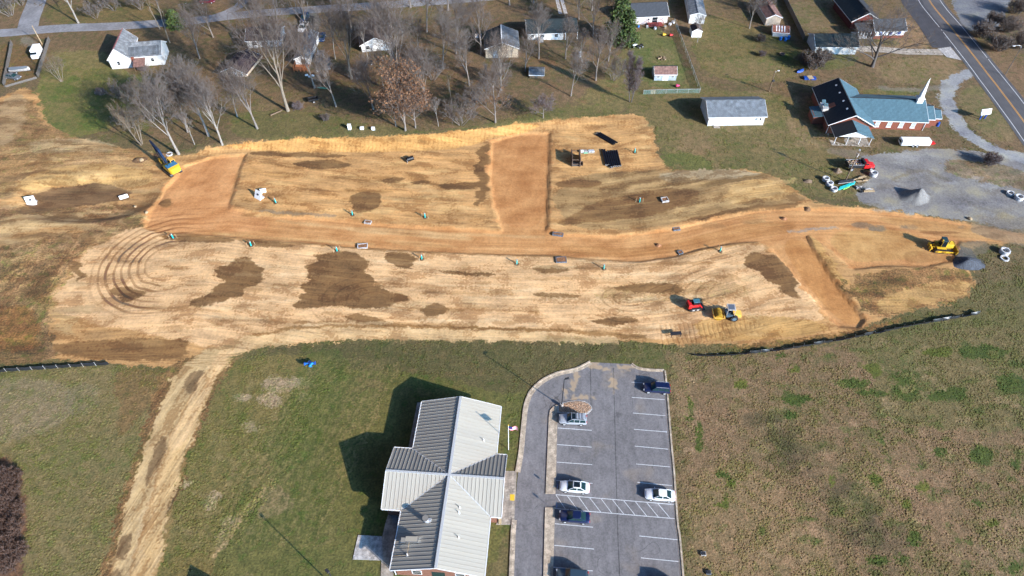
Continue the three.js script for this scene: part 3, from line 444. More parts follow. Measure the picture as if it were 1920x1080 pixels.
      // wheel and crawler tracks pressed into the soil
      if (d + c > 0.4) {
        const px = x - arcs[0].x, pz = (z - arcs[0].z), rad = Math.hypot(px, pz), an = Math.atan2(pz, px);
        if (rad > 4 && rad < 17 && px < 6) { const e = sstep(17, 13, rad) * sstep(4, 6, rad) * sstep(4, -2, px), q = Math.sin(rad * 4.1 + 1.2 * noise(an * 3, rad * 0.4)), k = e * sstep(0.2, 0.75, q) * 0.62 * (0.55 + 0.45 * sstep(-0.3, 0.3, noise(an * 1.6, rad * 0.35))); r *= 1 - k; gg *= 1 - 1.15 * k; b *= 1 - 1.3 * k; hh -= 0.3 * k; }
        for (let m = 1; m < 5; m++) { const ax = x - arcs[m].x, az = z - arcs[m].z, ra = Math.hypot(ax, az * 1.6); if (ra < 22) { const q = Math.sin(ra * 2.6 + 2 * noise(x * 0.1, z * 0.1)), k = sstep(22, 14, ra) * sstep(0.72, 0.95, q) * sstep(0.05, 0.5, noise(x * 0.07 + m * 9, z * 0.09)) * 0.3; r *= 1 - k; gg *= 1 - 1.1 * k; b *= 1 - 1.25 * k; hh -= 0.2 * k; } }
        const zb0 = bankLow(x), zb1 = bankTop(x);
        if (z < zb0 && z > zb1 && x > bankEnds[0]) { const q = Math.sin(x * 6.2 + noise(x * 0.3, z * 0.5) * 2.5), e = sstep(0.1, 0.8, q) * (0.6 + 0.6 * noise(x * 0.8, z * 1.6)); r *= 1 - 0.16 * e; gg *= 1 - 0.2 * e; b *= 1 - 0.26 * e; hh -= 0.22 * e; }
        if (t > 17 && t < 28 && x > G(1230, 620).x && x < G(1560, 620).x && z > G(1400, 606).z) { const q = Math.sin(x * 6.8 + noise(x * 0.3, z * 0.4) * 2), e = sstep(0.1, 0.8, q); r *= 1 - 0.16 * e; gg *= 1 - 0.2 * e; b *= 1 - 0.24 * e; hh -= 0.25 * e; }
      }
      r *= 1 - 0.06 * g - 0.03 * c; gg *= 1 - 0.12 * g - 0.05 * d - 0.09 * c; b *= 1 - 0.20 * g - 0.15 * d - 0.28 * c - 0.06 * v;
      for (let k = 0; k < 3; k++) {
        const mul = k === 0 ? r : k === 1 ? gg : b, l = LINT[clamp((tmpC[k] / 300 * 1023) | 0, 0, 1023)] * clamp(mul, 0.25, 1.9);
        col[o + k] = OUTT[clamp((l * 4095) | 0, 0, 4095)]; bmp[o + k] = clamp(hh) * 255;
      }
      col[o + 3] = bmp[o + 3] = 255;
    }
  }
  return [col, bmp].map((data, k) => { const tx = new THREE.DataTexture(data, w, h); tx.wrapS = tx.wrapT = THREE.MirroredRepeatWrapping; tx.magFilter = THREE.LinearFilter; if (!k) tx.colorSpace = THREE.SRGBColorSpace; tx.needsUpdate = true; return tx; });
}
const NEAR = [-112, 112, -106, -20], FAR = [-190, 190, -262, -106];
const groundMats = [[NEAR, 2048, 1024, 0.10], [FAR, 2048, 1024, 0.14]].map(([a, w, h, s]) => { const [m, b] = groundMaps(...a, w, h); return new THREE.MeshStandardMaterial({ map: m, bumpMap: b, bumpScale: s, roughness: 0.97 }); });
{
  const xs = [], zs = [], step = 0.5;
  for (const q of [-6000, -2500, -1200, -700, -450, -320, -260, -225, -205]) xs.push(q);
  for (let x = -190; x <= 190.01; x += step) xs.push(x);
  for (const q of [205, 225, 260, 320, 450, 700, 1200, 2500, 6000]) xs.push(q);
  for (const q of [2500, 1200, 600, 300, 150, 80, 40, 10]) zs.push(q);
  for (let z = -20; z >= -106.01; z -= step) zs.push(z);
  const seam = zs.length - 1;
  for (let z = -106 - step; z >= -262.01; z -= step) zs.push(z);
  for (const q of [-280, -320, -400, -550, -800, -1300, -2500, -6000]) zs.push(q);
  const build = (j0, j1, a, V, U, I) => {
    const base = V.length / 3, n = xs.length;
    for (let j = j0; j <= j1; j++) for (const x of xs) { V.push(x, hgt(x, zs[j]), zs[j]); U.push((x - a[0]) / (a[1] - a[0]), (a[3] - zs[j]) / (a[3] - a[2])); }
    for (let j = 0; j < j1 - j0; j++) for (let i = 0; i + 1 < n; i++) { const p = base + j * n + i, q = p + 1, r = p + n, s = r + 1; I.push(p, q, s, p, s, r); }
  };
  const V = [], U = [], I = [];
  build(0, seam, NEAR, V, U, I); const cut = I.length; build(seam, zs.length - 1, FAR, V, U, I);
  const g = new THREE.BufferGeometry(); g.setAttribute('position', new THREE.Float32BufferAttribute(V, 3)); g.setAttribute('uv', new THREE.Float32BufferAttribute(U, 2)); g.setIndex(I);
  g.computeVertexNormals(); g.addGroup(0, cut, 0); g.addGroup(cut, I.length - cut, 1);
  const o = new THREE.Mesh(g, groundMats); o.name = 'ground'; o.receiveShadow = true; scene.add(o); tag(o, 'graded sandy building site with red clay roads, turf fields and yards around it', 'ground', null, 'structure');
}

// low clumps of turf standing proud of the fields
{
  srand(404); const n = 130000, g = new THREE.IcosahedronGeometry(0.5, 0).scale(1, 0.42, 1);
  const o = new THREE.InstancedMesh(g, new THREE.MeshStandardMaterial({ color: 0xffffff, roughness: 1 }), n), m4 = new THREE.Matrix4(), q = new THREE.Quaternion(), e = new THREE.Euler(), col = new THREE.Color(), K = [0, 0, 0], Cc = [0, 0, 0]; let i = 0;
  for (let tries = 0; i < n && tries < n * 8; tries++) {
    const far = R() < 0.35, z = far ? rr(-235, -98) : rr(-104, -28), half = 60 + 0.86 * Math.abs(z), x = rr(-half, half); pick(kindData, x, z, K); if (K[0] < 200 || K[1] > 120) continue;
    if (sdist(LOT, x, z) < 0.6) continue; const ox = x + 9.75, oz = z + 49.45; if (Math.abs(ox) < 9.5 && Math.abs(oz) < 15) continue; if (x > -1 && x < 2.6 && z < -41 && z > -55) continue; if (x > -24 && x < -15 && z > -46 && z < -30) continue;
    if (x > 126 && x < 145) continue; if (far && z < -186 + 0.045 * x && z > -214 + 0.02 * x && x < 30) continue;
    const mown = !far && x > -62 && x < -1 && z > -72 && sdist(MOWN, x, z) < 0, cl = noise(x * 0.5 + 90, z * 0.62) + 0.8 * noise(x * 0.14, z * 0.14); if (R() > (mown ? 0.12 : 0.5) + cl * 0.9) continue;
    pick(colData, x, z, Cc); const dry = clamp(0.5 + 0.8 * fbm(x * 0.1, z * 0.1, 2) + rr(-0.35, 0.35) - cl * 0.35), t = rr(0.85, 1.2), s = rr(0.15, 0.44) * (cl > 0.25 ? 1.2 : 1) * (far ? 1.25 : 1) * (mown ? 0.6 : 1);
    col.setRGB(lin(Cc[0]) / LIT * t * lerp(0.76, 1.2, dry), lin(Cc[1]) / LIT * t * lerp(0.86, 1.02, dry), lin(Cc[2]) / LIT * t * lerp(0.46, 1.0, dry));
    m4.compose(V3(x, hgt(x, z) - 0.03 * s, z), q.setFromEuler(e.set(rr(-0.4, 0.4), R() * 6.28, rr(-0.4, 0.4))), V3(s * rr(0.8, 1.5), s * rr(0.5, 0.9), s)); o.setMatrixAt(i, m4); o.setColorAt(i, col); i++;
  }
  o.count = i; o.name = 'grass_clumps'; o.castShadow = o.receiveShadow = true; scene.add(o); tag(o, 'low dry and green grass clumps covering the fields and yards', 'grass', null, 'stuff');
}

// ---------------------------------------------------------------- roads, car park, kerbs, markings
function ribbon(pts, wl, wr, lift, dash) {                                // a strip along plan points, wl to the left and wr to the right of them, draped on the terrain
  const v = [], ix = [], uv = []; let s = 0;
  const P = []; for (let i = 0; i + 1 < pts.length; i++) { const n = Math.max(1, Math.ceil(pts[i].distanceTo(pts[i + 1]) / 2)); for (let k = 0; k < n; k++) P.push(pts[i].clone().lerp(pts[i + 1], k / n)); } P.push(pts[pts.length - 1].clone());
  P.forEach((p, i) => {
    const a = P[Math.max(0, i - 1)], b = P[Math.min(P.length - 1, i + 1)], d = V3(b.x - a.x, 0, b.z - a.z).normalize(), n = V3(d.z, 0, -d.x);
    if (i) s += p.distanceTo(P[i - 1]);
    const m = Math.max(1, Math.ceil((wl + wr) / 2));
    for (let k = 0; k <= m; k++) { const q = p.clone().addScaledVector(n, lerp(wl, -wr, k / m)); v.push(q.x, hgt(q.x, q.z) + lift, q.z); uv.push(lerp(0, wl + wr, k / m), s); }
    if (i) for (let k = 0; k < m; k++) { const o = (i - 1) * (m + 1) + k; ix.push(o, o + m + 1, o + m + 2, o, o + m + 2, o + 1); }
  });
  const g = new THREE.BufferGeometry(); g.setAttribute('position', new THREE.Float32BufferAttribute(v, 3)); g.setAttribute('uv', new THREE.Float32BufferAttribute(uv, 2)); g.setIndex(ix); g.computeVertexNormals();
  const nn = g.attributes.normal; if (nn.getY(0) < 0) { for (let i = 0; i < ix.length; i += 3) [ix[i], ix[i + 1]] = [ix[i + 1], ix[i]]; g.setIndex(ix); g.computeVertexNormals(); }
  return g;
}
function strip(parent, name, g, m) { const o = new THREE.Mesh(g, m); o.name = name; o.receiveShadow = o.castShadow = true; parent.add(o); return o; }
function asphaltTex(n, base, f) { return tile(n, (u, v, i, j) => { const c = f(u, v, i, j); return [clamp(base[0] * c, 0, 255), clamp(base[1] * c, 0, 255), clamp(base[2] * c, 0, 255)]; }); }
const sm = (pts, n = 6) => new THREE.CatmullRomCurve3(pts, false, 'centripetal').getPoints(pts.length * n);
const texLane = asphaltTex(512, [124, 122, 122], (u, v) => 1 + 0.2 * pn(u, v, 6) + 0.14 * pn(u, v, 30, 4) + 0.16 * pn(u, v, 120, 7));
const laneOld = new THREE.MeshStandardMaterial({ map: rep(texLane, 22), roughness: 0.95, color: new THREE.Color().setRGB(1.05, 1.08, 1.12) });
const texHigh = asphaltTex(512, [82, 81, 83], (u, v) => 1 + 0.16 * pn(u, v, 5) + 0.10 * pn(u, v * 0.2, 40, 4) + 0.18 * pn(u, v, 120, 7));
const highMat = new THREE.MeshStandardMaterial({ map: rep(texHigh, 18), roughness: 0.9 });
const newMat = new THREE.MeshStandardMaterial({ map: rep(texHigh, 14), roughness: 0.85, color: new THREE.Color().setRGB(0.62, 0.62, 0.66) });
{
  const hw = struct('highway', 'two lane asphalt highway with orange centre lines, top right', 'road');
  const mid = [[1731, -40], [1742, 0], [1790, 60], [1822, 100], [1880, 175], [1922, 231], [1990, 320]].map((p) => at(...p));
  mid.unshift(mid[0].clone().add(V3(-0.4, 0, -60))); mid.push(mid[mid.length - 1].clone().add(V3(1, 0, 60)));
  const c = sm(mid, 5), off = (o) => c.map((p, i) => { const a = c[Math.max(0, i - 1)], b = c[Math.min(c.length - 1, i + 1)], d = V3(b.x - a.x, 0, b.z - a.z).normalize(); return V3(p.x - d.z * -o, 0, p.z + d.x * -o); });
  strip(hw, 'asphalt', ribbon(c, 4.5, 4.5, 0.03), highMat);
  for (const [name, o, w, m] of [['edge_line', -3.55, 0.09, M.paint], ['edge_line', 3.55, 0.09, M.paint], ['centre_line', -0.15, 0.07, mat(0.62, 0.30, 0.05, 0.75)], ['centre_line', 0.15, 0.07, mat(0.62, 0.30, 0.05, 0.75)]]) strip(hw, name, ribbon(off(o), w, w, 0.036), m);
  const ln = struct('village_lane', 'grey country lane running behind the houses', 'road');
  const l1 = [[-160, 62], [0, 62], [60, 57], [120, 53], [200, 50], [270, 46], [360, 39], [450, 28], [530, 22], [600, 17], [700, 11], [800, 4], [900, -4], [1010, -14]].map((p) => at(...p));
  strip(ln, 'asphalt', ribbon(sm(l1, 4), 2.5, 2.5, 0.03), laneOld);
  strip(ln, 'asphalt', ribbon(sm([[52, 52], [56, 35], [66, 10], [76, -20], [86, -60]].map((p) => at(...p)), 4), 3.0, 3.0, 0.035), laneOld);
  strip(ln, 'asphalt', ribbon([[398, 33], [425, 24], [448, 12], [462, -5]].map((p) => at(...p)), 1.7, 1.7, 0.035), laneOld);
  const pl = struct('side_lane', 'dark fresh asphalt lane beside the highway', 'road');
  strip(pl, 'asphalt', ribbon([[1697, -30], [1712, 8], [1744, 50], [1770, 90]].map((p) => at(...p)), 3.4, 3.4, 0.032), newMat);
  const dr = struct('driveway', 'pale concrete driveway between garage and highway', 'driveway');
  const apron = [[1758, 91], [1782, 88], [1803, 113], [1775, 107]].map((p) => at(...p)); for (const p of apron) p.y = 0;
  strip(dr, 'slab', ribbon([[1604, 91], [1650, 93], [1700, 97], [1765, 98]].map((p) => at(...p)), 1.7, 1.7, 0.034), M.concrete);
  part(dr, 'apron', slab(apron, 0, hgt(apron[0].x, apron[0].z) + 0.06), M.concretePale);
  const d2 = struct('house_driveway', 'narrow two track concrete driveway behind the dark roofed house', 'driveway');
  for (const k of [-1, 1]) strip(d2, 'track', ribbon([[1046 + k * 4, -25], [1049 + k * 4.5, 0], [1056 + k * 5, 26]].map((p) => at(...p)), 0.55, 0.55, 0.03), M.concretePale);
}
{
  const lot = struct('parking_lot', 'grey asphalt car park with white stall lines beside the metal roofed building', 'car park');
  const lotBox = new THREE.Box3().setFromPoints(LOT), lw = lotBox.max.x - lotBox.min.x, ll = lotBox.max.z - lotBox.min.z, n = 1024, d = new Uint8Array(n * n * 4);
  const sandAt = [[1112, 683, 1.9, 1.3], [1125, 690, 2.4, 0.8], [1080, 705, 0.9, 1.6], [1075, 722, 1.0, 1.6], [1060, 735, 0.7, 1.2], [1170, 690, 2, 1], [1090, 745, 3, 0.7], [1150, 720, 1, 2]].map(([a, b, c, e]) => { const p = G(a, b); return [p.x, p.z, c, e]; });
  const joint = [G(1107, 685), G(1108, 762), G(1150, 690), G(1158, 1000), G(1165, 1150)];
  for (let j = 0, o = 0; j < n; j++) for (let i = 0; i < n; i++, o += 4) {
    const x = lerp(lotBox.min.x, lotBox.max.x, i / n), z = lerp(lotBox.max.z, lotBox.min.z, j / n);
    let k = 1.02 + 0.10 * fbm(x * 0.13, z * 0.13, 4) + 0.09 * noise(x * 1.1, z * 0.5) + 0.1 * noise(x * 4.5, z * 4.5) + 0.08 * noise(x * 2.2, z * 2.2);
    const near = (a, b) => { const t = (z - a.z) / (b.z - a.z); return t < 0 || t > 1 ? 9 : Math.abs(x - lerp(a.x, b.x, t)); };
    const cr = Math.min(near(joint[0], joint[1]), near(joint[2], joint[3]), near(joint[3], joint[4])) + 0.05 * noise(z * 2, x); if (cr < 0.07) k *= 0.72;
    if (Math.abs(noise(x * 0.28 + 7, z * 0.28)) < 0.008 && noise(x * 0.05, z * 0.07 + 3) > 0.1) k *= 0.8;
    k *= 1 - 0.16 * sstep(0.4, 0.6, fbm(x * 0.45 + 50, z * 0.45, 3));
    let s = 0; for (const [a, b, c, e] of sandAt) { const q = Math.hypot((x - a) / c, (z - b) / e) + 0.7 * noise(x * 1.4, z * 1.4); s = Math.max(s, sstep(1.0, 0.3, q)); }
    s = s * 0.75 + 0.22 * sstep(0.2, 0.6, fbm(x * 0.2 + 9, z * 0.2, 3));
    d[o] = clamp(lerp(112 * k, 190, s * 0.8), 0, 255); d[o + 1] = clamp(lerp(109 * k, 160, s * 0.8), 0, 255); d[o + 2] = clamp(lerp(109 * k, 120, s * 0.8), 0, 255); d[o + 3] = 255;
  }
  const tx = new THREE.DataTexture(d, n, n); tx.magFilter = THREE.LinearFilter; tx.colorSpace = THREE.SRGBColorSpace; tx.needsUpdate = true;
  const g = new THREE.ShapeGeometry(new THREE.Shape(LOT.map((p) => new THREE.Vector2(p.x, -p.z)))).rotateX(-Math.PI / 2).translate(0, 0.012, 0), p = g.attributes.position, uv = g.attributes.uv;
  for (let i = 0; i < p.count; i++) uv.setXY(i, (p.getX(i) - lotBox.min.x) / lw, (lotBox.max.z - p.getZ(i)) / ll);
  strip(lot, 'asphalt', g, new THREE.MeshStandardMaterial({ map: tx, roughness: 0.92 }));
  // kerbs with their gutter pans
  const kerb = (pts, gutter) => { const c = sm(pts.map((q) => G(...q)), 5); for (let i = 0; i + 1 < c.length; i += 5) { const seg = c.slice(i, i + 6); if (seg.length < 2) break; const flat = (wl, wr, y0, y1) => { const L = [], Rr = []; seg.forEach((q, k) => { const a = seg[Math.max(0, k - 1)], b = seg[Math.min(seg.length - 1, k + 1)], dd = V3(b.x - a.x, 0, b.z - a.z).normalize(); L.push(V3(q.x + dd.z * wl, 0, q.z - dd.x * wl)); Rr.push(V3(q.x - dd.z * wr, 0, q.z + dd.x * wr)); }); return slab([...L, ...Rr.reverse()], y0, y1); }; part(lot, 'kerb', [flat(0.28, 0, -0.05, 0.15), ...(gutter ? [flat(-0.005, gutter, -0.05, 0.03)] : [])], M.kerb); } };
  kerb([[955, 1150], [961, 1000], [963, 975]], 0.5);
  kerb([[969, 885], [975, 850], [981, 790], [985, 760], [995, 735], [1015, 715], [1045, 700], [1080, 692], [1107, 679]], 0.6);
  kerb([[1184, 683], [1195, 690], [1215, 694], [1245, 695]], 0.3);
  kerb([[1245.5, 695.5], [1250, 740], [1254, 790], [1258, 840], [1262, 880], [1265, 925], [1270, 990], [1272, 1000], [1285, 1150]], 0.25);
  const isl = struct('median_island', 'long tan concrete island ending in a teardrop of gravel', 'traffic island');
  const P = (...a) => Q(...a);
  part(isl, 'slab', slab(P(1017, 1140, 1018.5, 1080, 1022, 952, 1040.5, 952, 1037, 1080, 1035, 1140), -0.05, 0.14), M.kerb);
  part(isl, 'slab', slab(P(1023, 926, 1025.5, 860, 1029, 781, 1031, 770, 1037, 763, 1045, 759, 1045, 790, 1043, 870, 1041.3, 926), -0.05, 0.14), M.kerb);
  const tear = P(1045.4, 774, 1045.4, 761, 1050, 757.5, 1060, 754.5, 1072, 752, 1084, 751.2, 1095, 752.5, 1104, 757, 1109, 762, 1110.5, 766.5, 1108, 771, 1103, 775, 1098, 777);
  part(isl, 'kerb', slab(tear, -0.05, 0.13), M.concretePale);
  const ctr = tear.reduce((a, b) => a.add(b), V3(0, 0, 0)).multiplyScalar(1 / tear.length);
  part(isl, 'gravel_bed', slab(tear.map((q) => V3(lerp(q.x, ctr.x, 0.06), 0, lerp(q.z, ctr.z, 0.14))), 0.05, 0.15), mat(0.36, 0.25, 0.17, 0.95, { map: rep(texGrain, 1.6) }));
  srand(77); const st = []; for (let k = 0; k < 900 && st.length < 420; k++) { const x = lerp(ctr.x - 3.2, ctr.x + 3.2, R()), z = lerp(ctr.z - 1.4, ctr.z + 1.4, R()); if (sdist(tear, x, z) < -0.25) st.push(put(new THREE.IcosahedronGeometry(rr(0.04, 0.1), 0).scale(1, 0.7, 1), x, 0.17, z, R() * 3, R() * 3, 0)); }
  part(isl, 'river_stones', st, mat(0.50, 0.33, 0.22, 0.9)).userData.kind = 'stuff';
  const line = (x1, y1, x2, y2, w = 0.055) => strip(lot, 'parking_line', ribbon([G(x1, y1), G(x2, y2)], w, w, 0.018).translate(0, -hgt(G(x1, y1).x, G(x1, y1).z) + 0.0, 0), M.paint);
  const flatLine = (name, a, b, w) => { const dd = b.clone().sub(a).setY(0).normalize(), n = V3(dd.z * w, 0, -dd.x * w), q = [a.clone().add(n), b.clone().add(n), b.clone().sub(n), a.clone().sub(n)]; const gg = quads(q.map((t) => [t.x, 0.017, t.z]), [[0, 1, 2, 3]]); if (gg.attributes.normal.getY(0) < 0) return part(lot, name, quads(q.map((t) => [t.x, 0.017, t.z]), [[3, 2, 1, 0]]), M.paint); return part(lot, name, gg, M.paint); };
  for (const [a, b, c, e] of [[1046, 802.4, 1109.5, 807], [1044.5, 833.5, 1109.5, 838.5], [1044, 866.5, 1110.5, 871.3], [1043, 900.5, 1111, 906.5], [1040.5, 982, 1112, 988.5], [1039.5, 1022.5, 1113.5, 1029.5], [1037.5, 1063.5, 1111.5, 1070.5],
    [1184, 716.5, 1245, 721], [1184.5, 745, 1246, 749.5], [1187, 774.5, 1248, 779.5], [1188.5, 805, 1251, 810], [1190, 836.5, 1253, 842.3], [1192.5, 870, 1256.5, 875.5], [1195, 904.5, 1259.5, 910.5], [1199, 1005, 1270, 1012], [1202, 1046, 1272.5, 1053]]) flatLine('stall_line', G(a, b), G(c, e), 0.06);
  flatLine('walkway_line', G(1042, 927.5), G(1263, 946), 0.06); flatLine('walkway_line', G(1041, 953.5), G(1265, 972.5), 0.06);
  const tops = [330, 415, 500, 583, 668, 753, 838, 925, 1010, 1093], bots = [400, 493, 575, 665, 748, 838, 922, 1010, 1097, 1185];
  tops.forEach((t, i) => { const xa = 960 + t / 4, xb = 960 + bots[i] / 4; flatLine('hatch_line', G(xa, 927.5 + (xa - 1042) * 0.0837 + 0.6), G(xb, 953.5 + (xb - 1041) * 0.0848 - 0.6), 0.05); });
  // walks round the office
  const wk = struct('walkway', 'tan concrete entrance walk with a yellow tactile plate', 'pavement');
  part(wk, 'slab', slab(P(944, 883, 969, 884, 964, 984, 930, 984, 938, 960), -0.05, 0.06), M.concrete);
  part(wk, 'tactile_plate', slab(P(956.5, 927, 965, 927.5, 964.5, 939, 956, 938.5), 0.06, 0.075), M.tactile);
  const w2 = struct('service_walk', 'pale concrete pad and service walk on the shaded side of the office', 'pavement');
  part(w2, 'slab', slab(P(671.5, 1003.5, 716, 1006, 719, 1051, 661.5, 1049), -0.05, 0.1), M.concretePale);
  part(w2, 'slab', slab(P(729, 962, 752, 962, 738, 1070, 736, 1140, 712, 1140, 715, 1052, 717, 1006, 723, 980), -0.05, 0.08), M.concrete);
  part(w2, 'slab', slab(P(782.5, 755, 795, 755, 782, 843, 765, 843), -0.05, 0.08), M.concrete);
}

// ---------------------------------------------------------------- houses
function windowOn(parent, side, W, D, u, y, w, h, frame = M.whitePaint, pane = M.glass, name = 'window') {   // side f (front +z), b, l (-x), r (+x)
  const g = new THREE.Group(), s = 0.06;
  const f = part(parent, name, [box(w + 0.16, 0.1, s, 0, h / 2 + 0.03, 0), box(w + 0.16, 0.1, s, 0, -h / 2 - 0.03, 0), box(0.1, h, s, -w / 2 - 0.03, 0, 0), box(0.1, h, s, w / 2 + 0.03, 0, 0), ...(w > 0.7 ? [box(w, 0.05, s * 0.8, 0, 0, 0)] : [])], frame);
  part(f, 'pane', box(w, h, 0.03, 0, 0, -0.005), pane);
  if (side === 'f') f.position.set(u, y, D / 2 + 0.02); if (side === 'b') { f.position.set(u, y, -D / 2 - 0.02); f.rotation.y = Math.PI; }
  if (side === 'r') { f.position.set(W / 2 + 0.02, y, u); f.rotation.y = Math.PI / 2; } if (side === 'l') { f.position.set(-W / 2 - 0.02, y, u); f.rotation.y = -Math.PI / 2; }
  return f;
}
function doorOn(parent, side, W, D, u, w = 0.95, h = 2.05, m = M.whitePaint) {
  const d = part(parent, 'door', [box(w, h, 0.06, 0, h / 2 + 0.05, 0), box(w + 0.2, 0.1, 0.08, 0, h + 0.1, 0), box(0.1, h + 0.1, 0.08, -w / 2 - 0.05, h / 2 + 0.05, 0), box(0.1, h + 0.1, 0.08, w / 2 + 0.05, h / 2 + 0.05, 0)], m);
  part(d, 'handle', box(0.08, 0.06, 0.08, w * 0.38, 1.0, 0.05), M.darkMetal);
  if (side === 'f') d.position.set(u, 0, D / 2 + 0.03); if (side === 'r') { d.position.set(W / 2 + 0.03, 0, u); d.rotation.y = Math.PI / 2; } if (side === 'l') { d.position.set(-W / 2 - 0.03, 0, u); d.rotation.y = -Math.PI / 2; }
  return d;
}
function gableBlock(t, W, D, eave, rise, ridge, wall, roof, o = {}) {    // walls, two roof slopes, ridge cap, rake boards, centred on (ox, oz)
  const ox = o.x ?? 0, oz = o.z ?? 0, ov = o.over ?? 0.35, th = 0.12, along = ridge === 'z' ? D : W, span = ridge === 'z' ? W : D, turn = ridge === 'z' ? 0 : Math.PI / 2;
  const place = (g) => put(g, ox, 0, oz, 0, turn, 0);
  const w = part(t, 'wall', place(extr([[-span / 2, -0.4], [span / 2, -0.4], [span / 2, eave], [0, eave + rise], [-span / 2, eave]], along)), wall);
  const k = rise / (span / 2), L = Math.hypot(span / 2 + ov, (span / 2 + ov) * k), a = Math.atan(k);
  const slopes = [];
  for (const s of [-1, 1]) {
    const hx = (span / 2 + ov) / 2, y = eave + rise - hx * k + th * 0.75;
    const r = part(t, 'roof_slope', place(put(new THREE.BoxGeometry(L, th, along + 2 * ov), s * hx, y, 0, 0, 0, -s * a)), s < 0 && o.roofB ? o.roofB : roof);
    part(r, 'fascia', place(box(0.05, 0.2, along + 2 * ov, s * (span / 2 + ov + 0.03), eave - ov * k + 0.02, 0)), o.trim ?? M.whitePaint);
    for (const e of [-1, 1]) part(r, 'rake_board', place(put(new THREE.BoxGeometry(L, 0.22, 0.05), s * hx, y - 0.06, e * (along / 2 + ov + 0.03), 0, 0, -s * a)), o.trim ?? M.whitePaint);
    slopes.push(r);
  }
  part(t, 'ridge_cap', place(box(0.3, 0.06, along + 2 * ov + 0.05, 0, eave + rise + th * 1.4, 0)), o.cap ?? roof);
  return { w, slopes };
}
function frameOf(fl, fr, depth) {                                         // centre, width and turn of a footprint from its two surveyed front corners
  const a = at(...fl), b = at(...fr), W = Math.hypot(b.x - a.x, b.z - a.z), t = yaw(a, b), c = a.clone().add(b).multiplyScalar(0.5).add(V3(-Math.sin(t), 0, -Math.cos(t)).multiplyScalar(depth / 2));
  c.y = Math.min(hgt(a.x, a.z), hgt(b.x, b.z), hgt(c.x, c.z)); return { W, t, c };
}
function house(name, label, cat, fl, fr, depth, eave, rise, ridge, wall, roof, o = {}) {
  const { W, t, c } = frameOf(fl, fr, depth), g = thing(name, label, cat, c, t + (o.turn ?? 0), o.group);
  gableBlock(g, W, depth, eave, rise, ridge, wall, roof, o);
  for (const [side, u, y, w, h, pane] of o.wins ?? []) windowOn(g, side, W, depth, u, y, w, h, o.frame ?? M.whitePaint, pane ?? M.glass);
  for (const [side, u, w, h, m] of o.doors ?? []) doorOn(g, side, W, depth, u, w, h, m);
  return Object.assign(g, { W, D: depth });
}
